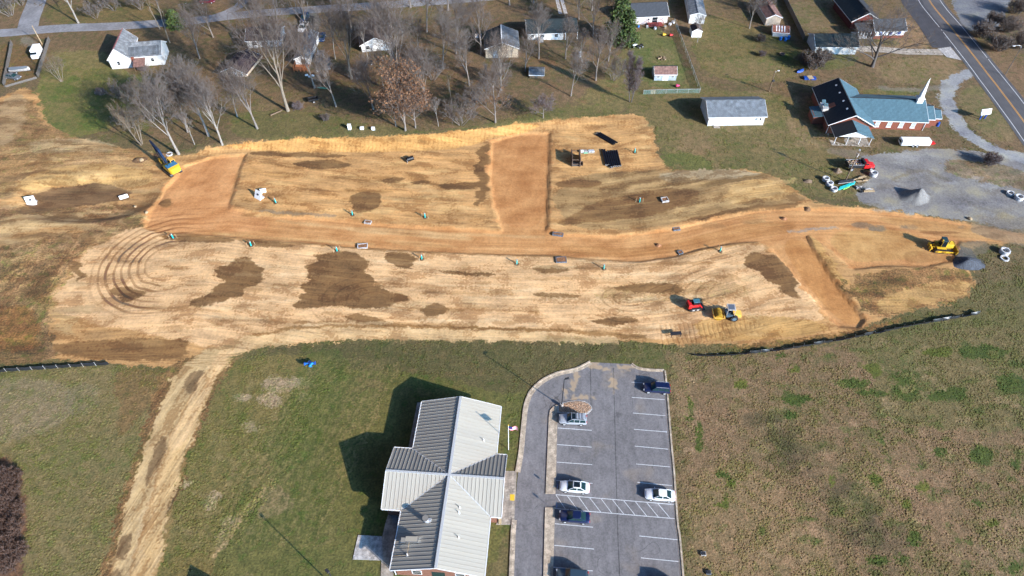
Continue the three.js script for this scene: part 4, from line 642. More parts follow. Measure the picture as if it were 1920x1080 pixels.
// the office with the crossed standing seam roof
{
  const c = V3(-9.75, 0, -49.45), EV = 3.35, RD = 5.65, HW = 6.85, HL = 14.3, XN = 5.25, XW = 9.95, XE = 8.55;
  const t = thing('office_building', 'brick office with pale metal standing seam cross gable roof beside the car park', 'building', c, -4.2 * Math.PI / 180);
  part(t, 'wall', [put(extr([[-6.3, -0.3], [6.3, -0.3], [6.3, EV + 0.02], [0, RD - 0.12], [-6.3, EV + 0.02]], 27.4), 0, 0, 0)], M.brickTan);
  part(t, 'wing_wall', put(extr([[-4.7, -0.3], [4.7, -0.3], [4.7, EV + 0.04], [0, RD - 0.14], [-4.7, EV + 0.04]], 17.3), -0.75, 0, 0, 0, Math.PI / 2, 0), M.brickTan);
  const kM = (RD - EV) / HW, kX = (RD - EV) / XN;
  // each slope: its panels run from ridge to eave; local slope axes: s along the ridge, d out from the ridge, valley where the crossing roofs meet
  function slope(dir, side, s0, s1, seamRun) {
    const PWD = 0.61, n = Math.ceil((s1 - s0) / PWD);
    for (let i = 0; i < n; i++) {
      const a = s0 + i * PWD, b = Math.min(s1, a + PWD), lo = (s) => Math.min(dir === 'm' ? HW : XN, 1e9);
      const limit = dir === 'm' ? HW : XN, k = dir === 'm' ? kM : kX, start = (s) => { const q = Math.abs(s); if (dir === 'm') return 0; return q >= 6.85 ? 0 : 0; };
      // along the ridge, inside the crossing, the panel stops at the valley
      const ds = [a, b].map((s) => { const q = Math.abs(s), m = dir === 'm' ? q / XN * HW : q / HW * XN; return Math.min(limit, m); });
      const de = dir === 'm' ? (q) => (Math.abs(q) < XN ? Math.abs(q) * HW / XN : HW) : (q) => (Math.abs(q) < HW ? Math.abs(q) * XN / HW : XN);
      const da = de(a), db = de(b);
      if (Math.max(da, db) < 0.08) continue;
      const P = (s, d, up) => { const y = RD - d * k + up; return dir === 'm' ? [side * d, y, s] : [s, y, side * d]; };
      const pts = [P(a, 0.02, 0.06), P(b, 0.02, 0.06), P(b, Math.max(db, 0.021), 0.06), P(a, Math.max(da, 0.021), 0.06), P(a, 0.02, 0), P(b, 0.02, 0), P(b, Math.max(db, 0.021), 0), P(a, Math.max(da, 0.021), 0)];
      const q = quads(pts, [[0, 1, 2, 3], [7, 6, 5, 4], [0, 4, 5, 1], [1, 5, 6, 2], [2, 6, 7, 3], [3, 7, 4, 0]]);
      if ((dir === 'm') === (side > 0)) { const v = q.attributes.position.array; for (let m = 0; m < v.length; m += 9) for (let e = 0; e < 3; e++) { const tt = v[m + e]; v[m + e] = v[m + 3 + e]; v[m + 3 + e] = tt; } q.computeVertexNormals(); }
      const gs = [q];
      if (da > 0.15) { const A = V3(...P(a, 0.1, 0.08)), B = V3(...P(a, da - 0.03, 0.08)); gs.push(beam(A, B, 0.05, 0.075)); }
      part(t, 'roof_panel', gs, [M.panel, M.panelB, M.panelC][PERM[(i * 7 + (side > 0 ? 3 : 11)) & 255] % 3]);
    }
  }
  for (const s of [-1, 1]) { slope('m', s, -HL, HL); slope('x', s, -XW, 0); slope('x', s, 0, XE); }
  part(t, 'ridge_cap', [beam(V3(0, RD + 0.1, -HL - 0.05), V3(0, RD + 0.1, HL + 0.05), 0.42, 0.07)], M.panelTrim);
  part(t, 'ridge_cap', [beam(V3(-XW - 0.05, RD + 0.08, 0), V3(-0.2, RD + 0.08, 0), 0.34, 0.07)], M.panelTrim);
  part(t, 'ridge_cap', [beam(V3(0.2, RD + 0.08, 0), V3(XE + 0.05, RD + 0.08, 0), 0.34, 0.07)], M.panelTrim);
  for (const sx of [-1, 1]) for (const sz of [-1, 1]) part(t, 'valley_flashing', beam(V3(sx * 0.15, RD + 0.01, sz * 0.1), V3(sx * HW, EV + 0.06, sz * XN), 0.16, 0.06), M.panelTrim);
  for (const sx of [-1, 1]) for (const [z0, z1] of [[-HL, -XN], [XN, HL]]) part(t, 'gutter', [beam(V3(sx * (HW + 0.07), EV + 0.02, z0), V3(sx * (HW + 0.07), EV + 0.02, z1), 0.13, 0.13)], M.whitePaint);
  for (const sz of [-1, 1]) for (const [x0, x1] of [[-XW, -HW], [HW, XE]]) part(t, 'gutter', [beam(V3(x0, EV + 0.02, sz * (XN + 0.07)), V3(x1, EV + 0.02, sz * (XN + 0.07)), 0.13, 0.13)], M.whitePaint);
  for (const sz of [-1, 1]) for (const s of [-1, 1]) part(t, 'rake_trim', beam(V3(0, RD + 0.02, sz * (HL + 0.04)), V3(s * HW, EV + 0.02, sz * (HL + 0.04)), 0.07, 0.2), M.whitePaint);
  for (const [x] of [[-XW - 0.04], [XE + 0.04]]) for (const s of [-1, 1]) part(t, 'rake_trim', beam(V3(x, RD + 0.02, 0), V3(x, EV + 0.02, s * XN), 0.07, 0.2), M.whitePaint);
  for (const [x, z] of [[-6.4, XN + 0.15], [-6.4, 13.7], [6.4, 13.7], [6.4, -13.6], [-6.4, -13.6], [6.5, XN + 0.25]]) part(t, 'downpipe', box(0.1, EV, 0.1, x + Math.sign(x) * 0.12, EV / 2 - 0.05, z), M.whitePaint);
  // roof fittings, on the main slopes
  const yAt = (x) => RD - Math.abs(x) * kM + 0.06;
  const fan = part(t, 'vent_stack', [cyl(0.36, 0.36, 0.9, 14, -2.6, yAt(-2.6) + 0.35, 7.2)], M.alu), cap = part(fan, 'cap', [cyl(0.46, 0.46, 0.16, 16, -2.6, yAt(-2.6) + 0.92, 7.2), cyl(0.05, 0.3, 0.06, 16, -2.6, yAt(-2.6) + 1.0, 7.2)], M.mirrorSteel);
  part(fan, 'flashing', box(0.85, 0.1, 0.7, -2.2, yAt(-2.2) + 0.05, 7.2, 0, 0, -Math.atan(kM) * -1), M.alu);
  part(t, 'exhaust_hood', [rbox(1.9, 0.75, 0.85, 0.04, -4.2, yAt(-4.2) + 0.42, 10.2, 0, 0, Math.atan(kM) * 0.4)], M.mirrorSteel); part(t, 'hood_outlet', rbox(0.8, 0.55, 0.75, 0.04, -5.5, yAt(-5.5) + 0.4, 10.2), M.mirrorSteel);
  part(t, 'conduit', [bar(V3(-4.6, yAt(-4.6) + 0.35, 10.6), V3(-4.6, yAt(-4.6) + 0.35, 12.1), 0.035), bar(V3(-4.6, yAt(-4.6) + 0.06, 12.1), V3(-4.6, yAt(-4.6) + 0.4, 12.1), 0.035), bar(V3(-4.65, yAt(-4.6) + 0.06, 12.25), V3(-6.6, yAt(-6.6) + 0.06, 12.25), 0.04)], M.woodPale);
  for (const [x, z] of [[4.6, -7.2], [2.2, 4.9], [2.2, 5.7], [2.6, 9.4], [-4.6, 12.25]]) { const p = part(t, 'vent_pipe', cyl(0.06, 0.06, 0.7, 10, x, yAt(x) + 0.28, z), M.whitePaint); part(p, 'pipe_boot', cyl(0.2, 0.09, 0.16, 12, x, yAt(x) + 0.07, z), M.alu); }
  for (const z of [-11, -8, 8.5, 11.5]) windowOn(t, 'r', 12.6, 27.4, z, 1.7, 1.2, 1.3);
  for (const z of [-11, -7.5, 10]) windowOn(t, 'l', 12.6, 27.4, z, 1.7, 1.2, 1.3);
  for (const x of [-3.2, 3.2]) windowOn(t, 'f', 12.6, 27.4, x, 1.7, 1.3, 1.3); doorOn(t, 'f', 12.6, 27.4, 0, 1.7, 2.2, M.glassTeal);
  const dr = doorOn(t, 'r', 15.8, 17, 0, 1.8, 2.2, M.glassTeal); dr.position.x = 7.94;
  for (const s of [-1, 1]) part(t, 'porch_post', box(0.4, EV, 0.4, XE - 0.3, EV / 2, s * 4.7), M.woodPale);
  solo('trash_cart', 'dark blue wheeled bin in the nook beside the office back wall', 'bin', [rbox(0.75, 1.05, 0.8, 0.06, 0, 0.56, 0), rbox(0.8, 0.1, 0.9, 0.04, 0, 1.12, 0, 0.06, 0, 0), cyl(0.12, 0.12, 0.7, 10, 0, 0.12, -0.35, 0, 0, Math.PI / 2)], M.blueDeep, c.clone().add(V3(-6.95, 0.08, 5.9)), 0.1);
}
// the church
{
  const t = thing('church', 'brick church with black and teal roofs, white porch and needle steeple', 'church', onGround(86.8, -155.2), -3.6 * Math.PI / 180);
  t.position.y = hgt(86.8, -155.2) - 0.05;
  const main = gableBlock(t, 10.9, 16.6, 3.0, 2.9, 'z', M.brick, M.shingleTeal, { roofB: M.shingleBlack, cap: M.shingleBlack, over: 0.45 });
  gableBlock(t, 19.2, 11.4, 2.9, 2.5, 'x', M.brick, M.shingleTeal, { x: 10.1, z: -0.2, over: 0.4, cap: M.shingleBlack });
  gableBlock(t, 3.0, 7.0, 2.7, 1.6, 'x', M.brick, M.shingleTeal, { x: 20.6, z: 0.6, over: 0.25, cap: M.shingleBlack });
  gableBlock(t, 2.3, 4.4, 2.5, 1.0, 'x', M.brick, M.shingleTeal, { x: 23.0, z: 1.0, over: 0.25, cap: M.shingleBlack });
  // open porch on posts
  const PZ = 10.9, PW2 = 8.9, pe = 2.55, pr = 1.75;
  const tri = part(t, 'porch_gable', put(extr([[-PW2 / 2, pe], [PW2 / 2, pe], [0, pe + pr]], 0.15), -0.4, 0, PZ + 2.1), M.whitePaint);
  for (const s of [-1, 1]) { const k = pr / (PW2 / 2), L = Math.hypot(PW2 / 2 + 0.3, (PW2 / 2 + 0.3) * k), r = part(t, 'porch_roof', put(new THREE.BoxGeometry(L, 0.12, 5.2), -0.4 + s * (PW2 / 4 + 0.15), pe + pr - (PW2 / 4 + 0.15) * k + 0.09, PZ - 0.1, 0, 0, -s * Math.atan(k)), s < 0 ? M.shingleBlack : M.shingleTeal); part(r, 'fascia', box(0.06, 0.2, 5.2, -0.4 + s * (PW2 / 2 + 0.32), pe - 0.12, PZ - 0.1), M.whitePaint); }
  for (const x of [-4.6, -1.6, 1.4, 4.1]) part(t, 'porch_post', cyl(0.09, 0.09, pe, 10, x, pe / 2, PZ + 1.9), M.whitePaint);
  part(t, 'porch_slab', box(9.6, 0.14, 5.4, -0.4, 0.05, PZ - 0.2), M.concrete);
  // lean-to and stair on the west side
  part(t, 'annex_wall', box(3.2, 2.5, 4.2, -6.6, 1.2, 2.2), M.brick); part(t, 'annex_roof', box(3.7, 0.14, 4.8, -6.7, 2.6, 2.2, 0, 0, 0.16), M.shingleTeal);
  for (const [x, z] of [[-5.6, 0.8], [-5.4, 2.4]]) { const d = part(t, 'roof_dormer', [box(1.4, 1.0, 1.1, x, 3.6, z)], M.white); part(d, 'dormer_roof', [box(1.0, 0.08, 1.5, x + 0.2, 4.2, z - 0.4, 0.5, 0, 0), box(1.0, 0.08, 1.5, x + 0.2, 4.2, z + 0.6, -0.5, 0, 0)], M.shingleTeal); }
  part(t, 'rusty_patch', put(new THREE.BoxGeometry(2.2, 0.05, 1.6), -4.0, 4.06, 1.6, 0, 0, Math.atan(2.9 / 5.45)), M.rust, 'rust stained patch on the black roof slope');
  for (const z of [-6.0, -2.4, 1.4, 5.0]) part(t, 'roof_vent', rbox(0.5, 0.25, 0.5, 0.08, -1.1, 5.45, z, 0, 0, 0.4), M.whitePaint);
  // steeple
  const st = part(t, 'steeple', [put(new THREE.ConeGeometry(0.78, 5.8, 4).toNonIndexed(), 18.4, 9.2, 0.1, 0, Math.PI / 4, 0)], M.whitePaint); part(st, 'steeple_base', [box(1.5, 2.2, 1.5, 18.4, 5.5, 0.1), box(1.9, 0.16, 1.9, 18.4, 6.4, 0.1), box(1.7, 0.12, 1.7, 18.4, 4.9, 0.1)], M.whitePaint);
  for (const x of [7.8, 10.8, 13.8, 16.8]) { const w = windowOn(t, 'f', 15, 11.4, x, 1.65, 0.95, 1.5, M.whitePaint, M.paleGrey); w.position.z = 5.5 + 0.03; part(w, 'sill', box(1.3, 0.12, 0.16, 0, -0.88, 0.04), M.whitePaint); }
  for (const x of [4.4, 19.6]) part(t, 'downpipe', box(0.1, 2.9, 0.1, x, 1.45, 5.6), M.whitePaint);
  for (const x of [-5.5, -3.6]) part(t, 'corner_board', box(0.1, 2.9, 0.1, x, 1.45, 8.36), M.whitePaint);
  doorOn(t, 'f', 10.9, 16.6, -0.4, 1.7, 2.2, M.whitePaint);
  solo('barrel', 'dark barrel standing by the church side porch', 'barrel', [cyl(0.4, 0.4, 1.1, 14, 0, 0.55, 0), cyl(0.43, 0.43, 0.05, 14, 0, 0.8, 0), cyl(0.43, 0.43, 0.05, 14, 0, 0.35, 0)], M.blueDeep, at(1757, 236));
}
// grey roofed barn
{
  const b = house('storage_barn', 'long white barn with a grey metal roof near the site edge', 'barn', [1326, 236], [1430, 234.5], 8.6, 2.9, 1.9, 'x', M.white, M.metalGrey, { over: 0.4, cap: M.metalGrey, doors: [['f', -5.0, 1.0, 2.0]], wins: [] });
  part(b, 'eave_light', [bar(V3(5.9, 2.5, 4.5), V3(5.9, 2.5, 5.0), 0.03), rbox(0.3, 0.5, 0.25, 0.05, 5.9, 2.3, 5.0)], M.darkMetal); part(b, 'roof_antenna', [bar(V3(5.4, 3.8, 2.4), V3(5.4, 4.6, 2.4), 0.025), bar(V3(4.8, 4.55, 2.4), V3(6, 4.55, 2.4), 0.02)], M.darkMetal); part(b, 'door_step', box(1.6, 0.2, 1.0, -5.0, 0.08, 4.85), M.concrete);
}
// white farmhouse on the left with two crossing roofs
{
  const a = at(219, 129.5), b = at(302, 122.5), tn = yaw(a, b) * 0.9, t = thing('farmhouse', 'white two wing farmhouse with patchy grey metal roof and pink west slope', 'house', a, tn);
  gableBlock(t, 5.6, 11.6, 3.1, 2.9, 'z', M.white, M.metalOld, { x: 1.6, z: -5.9, roofB: M.redRoof, over: 0.25, cap: M.redRoof });
  gableBlock(t, 10.6, 7.4, 3.0, 2.3, 'x', M.white, M.metalOld, { x: 7.9, z: -4.2, over: 0.25, cap: M.metalOld });
  const pt = part(t, 'roof_patch', put(new THREE.BoxGeometry(8.4, 0.04, 2.9), 8.6, 4.02, -1.75, Math.atan(2.3 / 3.7), 0, 0), M.metalSlate, 'darker patched sheets on the front roof slope');
  const fr = (x, y, z, w, h) => { const q = windowOn(t, 'f', 1, 0, x, y, w, h); q.position.z = z; return q; };
  fr(10.4, 1.7, -0.45, 0.9, 1.0); fr(1.2, 1.7, -0.05, 0.8, 1.1); fr(6.6, 1.7, -0.45, 0.9, 1.0);
  const rt = part(t, 'porch_roof', put(new THREE.BoxGeometry(3.2, 0.12, 3.4), 7.2, 2.2, 1.2, 0.35, 0, 0), M.rustRoof); for (const x of [5.8, 8.6]) part(t, 'porch_post', box(0.12, 1.7, 0.12, x, 0.85, 2.5), M.wood); part(t, 'chimney', box(0.8, 2.2, 0.6, 5.4, 2.0, -0.3), M.brick);
}
{
  const h = house('cottage', 'small cream gabled cottage with plum roof under bare trees', 'house', [422.5, 145], [463, 144], 9, 2.2, 1.5, 'z', M.cream, M.shinglePlum, { over: 0.6, wins: [['f', -1.7, 1.2, 1.1, 0.8], ['f', 1.7, 1.2, 1.1, 0.8]], doors: [['f', 0.1, 0.9, 2.0]] });
  part(h, 'side_fascia', box(0.1, 0.35, 9.6, h.W / 2 + 0.7, 2.05, 0), M.cream);
  house('bungalow', 'white bungalow with dark plum roof behind the tallest bare tree', 'house', [466, 91], [527, 86.5], 8, 2.5, 1.7, 'x', M.white, M.shinglePlum, { over: 0.35, wins: [['f', -2.6, 1.5, 1.2, 1], ['f', 2.4, 1.5, 1.2, 1]], doors: [['f', 0, 0.9, 2, M.woodGrey]] });
  const tr = house('trailer_home', 'narrow grey roofed trailer home with orange deck', 'house', [556, 124], [581, 124], 15, 2.3, 0.8, 'z', M.white, M.metalOld, { over: 0.25, wins: [['r', -3, 1.3, 1.2, 0.8], ['r', 2, 1.3, 1.2, 0.8]], doors: [['f', 0.3, 0.9, 2, M.wood]] });
  const dk = part(tr, 'deck', [box(3.9, 0.12, 3.0, 0, 0.6, 9.2)], M.woodOrange); for (const x of [-1.9, -0.95, 0, 0.95, 1.9]) part(dk, 'baluster', box(0.12, 1.6, 0.12, x, 0.75, 10.6), M.woodOrange); part(dk, 'railing', [box(3.9, 0.12, 0.1, 0, 1.55, 10.6), box(0.1, 0.12, 3, -1.9, 1.55, 9.2), box(0.1, 0.12, 3, 1.9, 1.55, 9.2)], M.woodOrange);
  house('white_cottage', 'white gabled cottage with brown roof between tree trunks', 'house', [679, 98], [733, 93.5], 12, 2.5, 2.0, 'z', M.white, M.shingleBrown, { over: 0.4, wins: [['f', -2.4, 1.5, 1.0, 1.0]] });
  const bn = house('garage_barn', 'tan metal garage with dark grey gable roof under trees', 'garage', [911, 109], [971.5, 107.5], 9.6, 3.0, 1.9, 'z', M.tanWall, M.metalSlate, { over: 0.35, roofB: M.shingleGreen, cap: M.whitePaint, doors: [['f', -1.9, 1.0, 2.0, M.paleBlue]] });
  const h7 = house('ranch_house', 'low white ranch house with black roof and carport', 'house', [990, 75], [1056, 74.5], 8.4, 2.5, 1.9, 'x', M.white, M.shingleGreen, { over: 0.45, wins: [['f', -4, 1.5, 1.0, 0.9], ['f', -1, 1.5, 1.2, 0.9], ['f', 3.2, 1.5, 1.0, 0.9]], doors: [['f', 1.0, 0.9, 2]] });
  const W7 = h7.W; part(h7, 'carport_roof', [put(new THREE.BoxGeometry(4.3, 0.12, 5.2), W7 / 2 + 2.3, 3.55, 2.2, Math.atan(1.9 / 4.2), 0, 0), put(new THREE.BoxGeometry(4.3, 0.12, 5.2), W7 / 2 + 2.3, 3.55, -2.2, -Math.atan(1.9 / 4.2), 0, 0)], M.shingleGreen); for (const [x, z] of [[4.2, 4.2], [0.6, 4.2], [4.2, -4]]) part(h7, 'carport_post', box(0.14, 2.6, 0.14, W7 / 2 + x, 1.3, z), M.whitePaint); part(h7, 'back_step', [box(1.6, 0.5, 1.6, -1.6, 0.2, 5.2), box(1.6, 0.08, 1.6, -1.6, 1.3, 5.2)], M.concretePale);
  const h8 = house('pale_house', 'pale pink house with dark shingle roof and red deck', 'house', [1178, 47], [1250.5, 43.5], 9, 2.6, 2.0, 'x', M.pinkSiding, M.shingleGrey, { over: 0.35, wins: [['f', 0.1, 1.6, 0.6, 0.6], ['f', 4.4, 1.7, 0.35, 0.35]] });
  windowOn(h8, 'f', 1, 9, 2.1, 1.25, 1.7, 1.9, M.whitePaint, M.glass, 'patio_door');
  const rd = part(h8, 'deck', [box(4.6, 0.14, 2.4, 2.0, 0.5, 5.8)], M.woodRed); for (let k = 0; k < 9; k++) part(rd, 'baluster', box(0.09, 1.0, 0.09, -0.2 + k * 0.55, 1.0, 6.95), M.woodRed); part(rd, 'railing', [box(4.6, 0.1, 0.1, 2.0, 1.5, 6.95), box(0.1, 0.1, 2.3, -0.25, 1.5, 5.8), box(0.1, 0.1, 2.3, 4.25, 1.5, 5.8)], M.woodRed);
  const m9 = at(1291, 43), m8 = at(1319, 45), tn9 = yaw(m9, m8); house('mobile_home', 'long white mobile home with pale metal roof running to the lane', 'house', [1291, 44], [1319.5, 45], 19, 2.8, 0.7, 'z', M.white, M.metalOld, { over: 0.2, wins: [['l', 4, 1.6, 1.0, 1.0], ['l', -1, 1.6, 1.0, 1.0]] });
  house('tool_shed', 'little white shed with brown gable roof beside the mobile home', 'shed', [1296, 70], [1314.5, 70], 3.6, 1.9, 0.85, 'z', M.whitePaint, M.shingleBrown, { over: 0.12 });
  house('rusty_garage', 'cream garage with rust brown gable roof at the wooden fence', 'garage', [1434, 48], [1461.5, 47], 11, 2.5, 1.0, 'z', M.cream, M.rustRoof, { over: 0.25 });
  const g13 = house('green_roof_garage', 'white garage with dark green roof next to the big spreading tree', 'garage', [1526, 101.5], [1603, 102], 7.4, 2.5, 1.9, 'x', M.white, M.shingleGreen, { over: 0.35 });
  for (const x of [-2.6, 2.6]) part(g13, 'overhead_door', box(3.4, 2.1, 0.06, x, 1.1, 3.73), M.siding);
  // brick house by the highway: a main block and a front wing with a little porch
  const a = at(1636, 73), b = at(1692, 71), t = thing('brick_house', 'dark roofed brick house with white gable front beside the highway lane', 'house', a, yaw(a, b)), W = a.distanceTo(b);
  gableBlock(t, W, 6.4, 2.6, 1.9, 'x', M.brick, M.shingleGrey, { x: W / 2, z: -3.2, over: 0.35 });
  gableBlock(t, 8.6, 14, 2.7, 2.4, 'z', M.brickDark, M.shingleBlack, { x: -0.4, z: -13.4, over: 0.4, roofB: M.shingleGreen });
  part(t, 'white_panel', box(W - 0.2, 1.5, 0.06, W / 2, 1.75, 0.04), M.whitePaint); for (const x of [1.8, 4.8, 7.6]) { const w = windowOn(t, 'f', 1, 0.14, x, 1.75, 1.1, 1.0, M.whitePaint, M.blueDeep); }
  part(t, 'porch_roof', put(new THREE.BoxGeometry(5.2, 0.12, 4.0), -2.6, 2.75, -2.2, 0.18, 0, 0), M.shingleGrey); for (let k = 0; k < 6; k++) part(t, 'porch_post', box(0.12, 2.3, 0.12, -5.0 + k, 1.2, -0.4), M.whitePaint); part(t, 'porch_floor', box(5.2, 0.4, 4, -2.6, 0.1, -2.2), M.concretePale);
}
// sheds
{
  const sh = house('garden_shed', 'weathered teal shed with rusty half roof inside the wire fence', 'shed', [1226, 151], [1267, 151], 4.2, 1.9, 1.3, 'x', M.paleBlue, M.shingleGreen, { over: 0.15, roofB: M.rustRoof, wins: [['f', -2.0, 1.2, 0.8, 0.5], ['f', 2.0, 1.2, 0.8, 0.5]], doors: [['f', 0, 1.4, 1.7]] });
  house('privy_shed', 'tiny grey box shed left of the tan garage', 'shed', [892, 79], [902, 79], 1.6, 1.7, 0.25, 'x', M.woodGrey, M.concretePale, { over: 0.1 });
  house('low_shed', 'low dark roofed lean-to shed in the leaf litter', 'shed', [993, 146], [1019, 147], 4.0, 1.0, 0.55, 'x', M.wood, M.metalSlate, { over: 0.2 });
  const pl = house('playhouse', 'pale blue playhouse with striped rusty roof and blue barrels', 'shed', [1448, 68], [1476, 70], 4.2, 1.5, 0.9, 'x', M.paleBlue, M.rust, { over: 0.3 });
  for (let k = 0; k < 4; k++) part(pl, 'roof_lath', put(new THREE.BoxGeometry(0.3, 0.05, 2.2), -1.4 + k * 0.8, 2.12, 1.05, Math.atan(0.9 / 2.1), 0, 0), M.whitePaint);
  for (const [x, y] of [[1463, 75], [1472, 76.5], [1478, 73]]) solo('drum', ['bright blue drum left of the playhouse front', 'bright blue drum in front of the playhouse', 'bright blue drum at the right corner of the playhouse'][x === 1463 ? 0 : x === 1472 ? 1 : 2], 'drum', [cyl(0.42, 0.42, 1.0, 14, 0, 0.5, 0), cyl(0.45, 0.45, 0.05, 14, 0, 0.72, 0), cyl(0.45, 0.45, 0.05, 14, 0, 0.3, 0)], M.blue, at(x, y), 0, 'blue drums at the playhouse');
  const ob = G(362, 1062), sl = 4.2 / Math.tan(SUN_EL), t = thing('outbuilding', 'small gabled outbuilding south of the lawn whose shadow tip shows', 'shed', V3(ob.x + Math.sin(SUN_AZ) * sl, 0, ob.z - Math.cos(SUN_AZ) * sl + 2.3), 0.05);
  gableBlock(t, 3.6, 4, 2.6, 1.6, 'z', M.brickTan, M.shingleGrey, { over: 0.3 }); doorOn(t, 'f', 3.6, 4, 0);
}

// ---------------------------------------------------------------- trees and shrubs
class Twigs {
  constructor() { this.v = []; this.n = []; this.i = []; }
  tube(pts, rad, sides) {
    const base = this.v.length / 3, d = V3(0, 0, 0), u = V3(0, 0, 0), w = V3(0, 0, 0);
    pts.forEach((p, k) => {
      d.copy(pts[Math.min(k + 1, pts.length - 1)]).sub(pts[Math.max(k - 1, 0)]).normalize();
      u.set(Math.abs(d.y) > 0.9 ? 1 : 0, Math.abs(d.y) > 0.9 ? 0 : 1, 0).cross(d).normalize(); w.copy(d).cross(u);
      for (let s = 0; s < sides; s++) { const a = s / sides * 6.2832, c = Math.cos(a), e = Math.sin(a), nx = u.x * c + w.x * e, ny = u.y * c + w.y * e, nz = u.z * c + w.z * e; this.v.push(p.x + nx * rad[k], p.y + ny * rad[k], p.z + nz * rad[k]); this.n.push(nx, ny, nz); }
    });
    for (let k = 0; k + 1 < pts.length; k++) for (let s = 0; s < sides; s++) { const a = base + k * sides + s, b = base + k * sides + (s + 1) % sides; this.i.push(a, b, b + sides, a, b + sides, a + sides); }
  }
  leaf(p, size, up = 0.3) {
    const a = V3(rr(-1, 1), rr(-1, 1) * up, rr(-1, 1)).normalize(), b = V3(rr(-1, 1), rr(-1, 1), rr(-1, 1)).cross(a).normalize(), n = a.clone().cross(b), base = this.v.length / 3, s = size * rr(0.6, 1.2);
    for (const [x, y] of [[-1, -0.6], [1, -0.5], [0.9, 0.6], [-0.8, 0.7]]) { this.v.push(p.x + (a.x * x + b.x * y) * s, p.y + (a.y * x + b.y * y) * s, p.z + (a.z * x + b.z * y) * s); this.n.push(n.x, n.y, n.z); }
    this.i.push(base, base + 1, base + 2, base, base + 2, base + 3);
  }
  geo() { const g = new THREE.BufferGeometry(); g.setAttribute('position', new THREE.Float32BufferAttribute(this.v, 3)); g.setAttribute('normal', new THREE.Float32BufferAttribute(this.n, 3)); g.setAttribute('uv', new THREE.Float32BufferAttribute(new Float32Array(this.v.length / 3 * 2), 2)); g.setIndex(this.i); return g; }
}
const bark = { grey: mat(0.185, 0.16, 0.14, 0.95), pale: mat(0.25, 0.225, 0.195, 0.95), tan: mat(0.20, 0.165, 0.125, 0.95), dark: mat(0.10, 0.085, 0.075, 0.95), twig: mat(0.13, 0.103, 0.088, 1), twigGrey: mat(0.15, 0.125, 0.11, 1), twigTan: mat(0.19, 0.145, 0.10, 1), twigRust: mat(0.125, 0.075, 0.055, 1), twigDark: mat(0.11, 0.09, 0.08, 1), twigPlum: mat(0.155, 0.12, 0.115, 1), oakLeaf: mat(0.165, 0.08, 0.04, 1, { side: THREE.DoubleSide }), oakLeafB: mat(0.215, 0.115, 0.058, 1, { side: THREE.DoubleSide }), needle: mat(0.05, 0.085, 0.022, 1, { side: THREE.DoubleSide }), needleB: mat(0.095, 0.13, 0.03, 1, { side: THREE.DoubleSide }) };
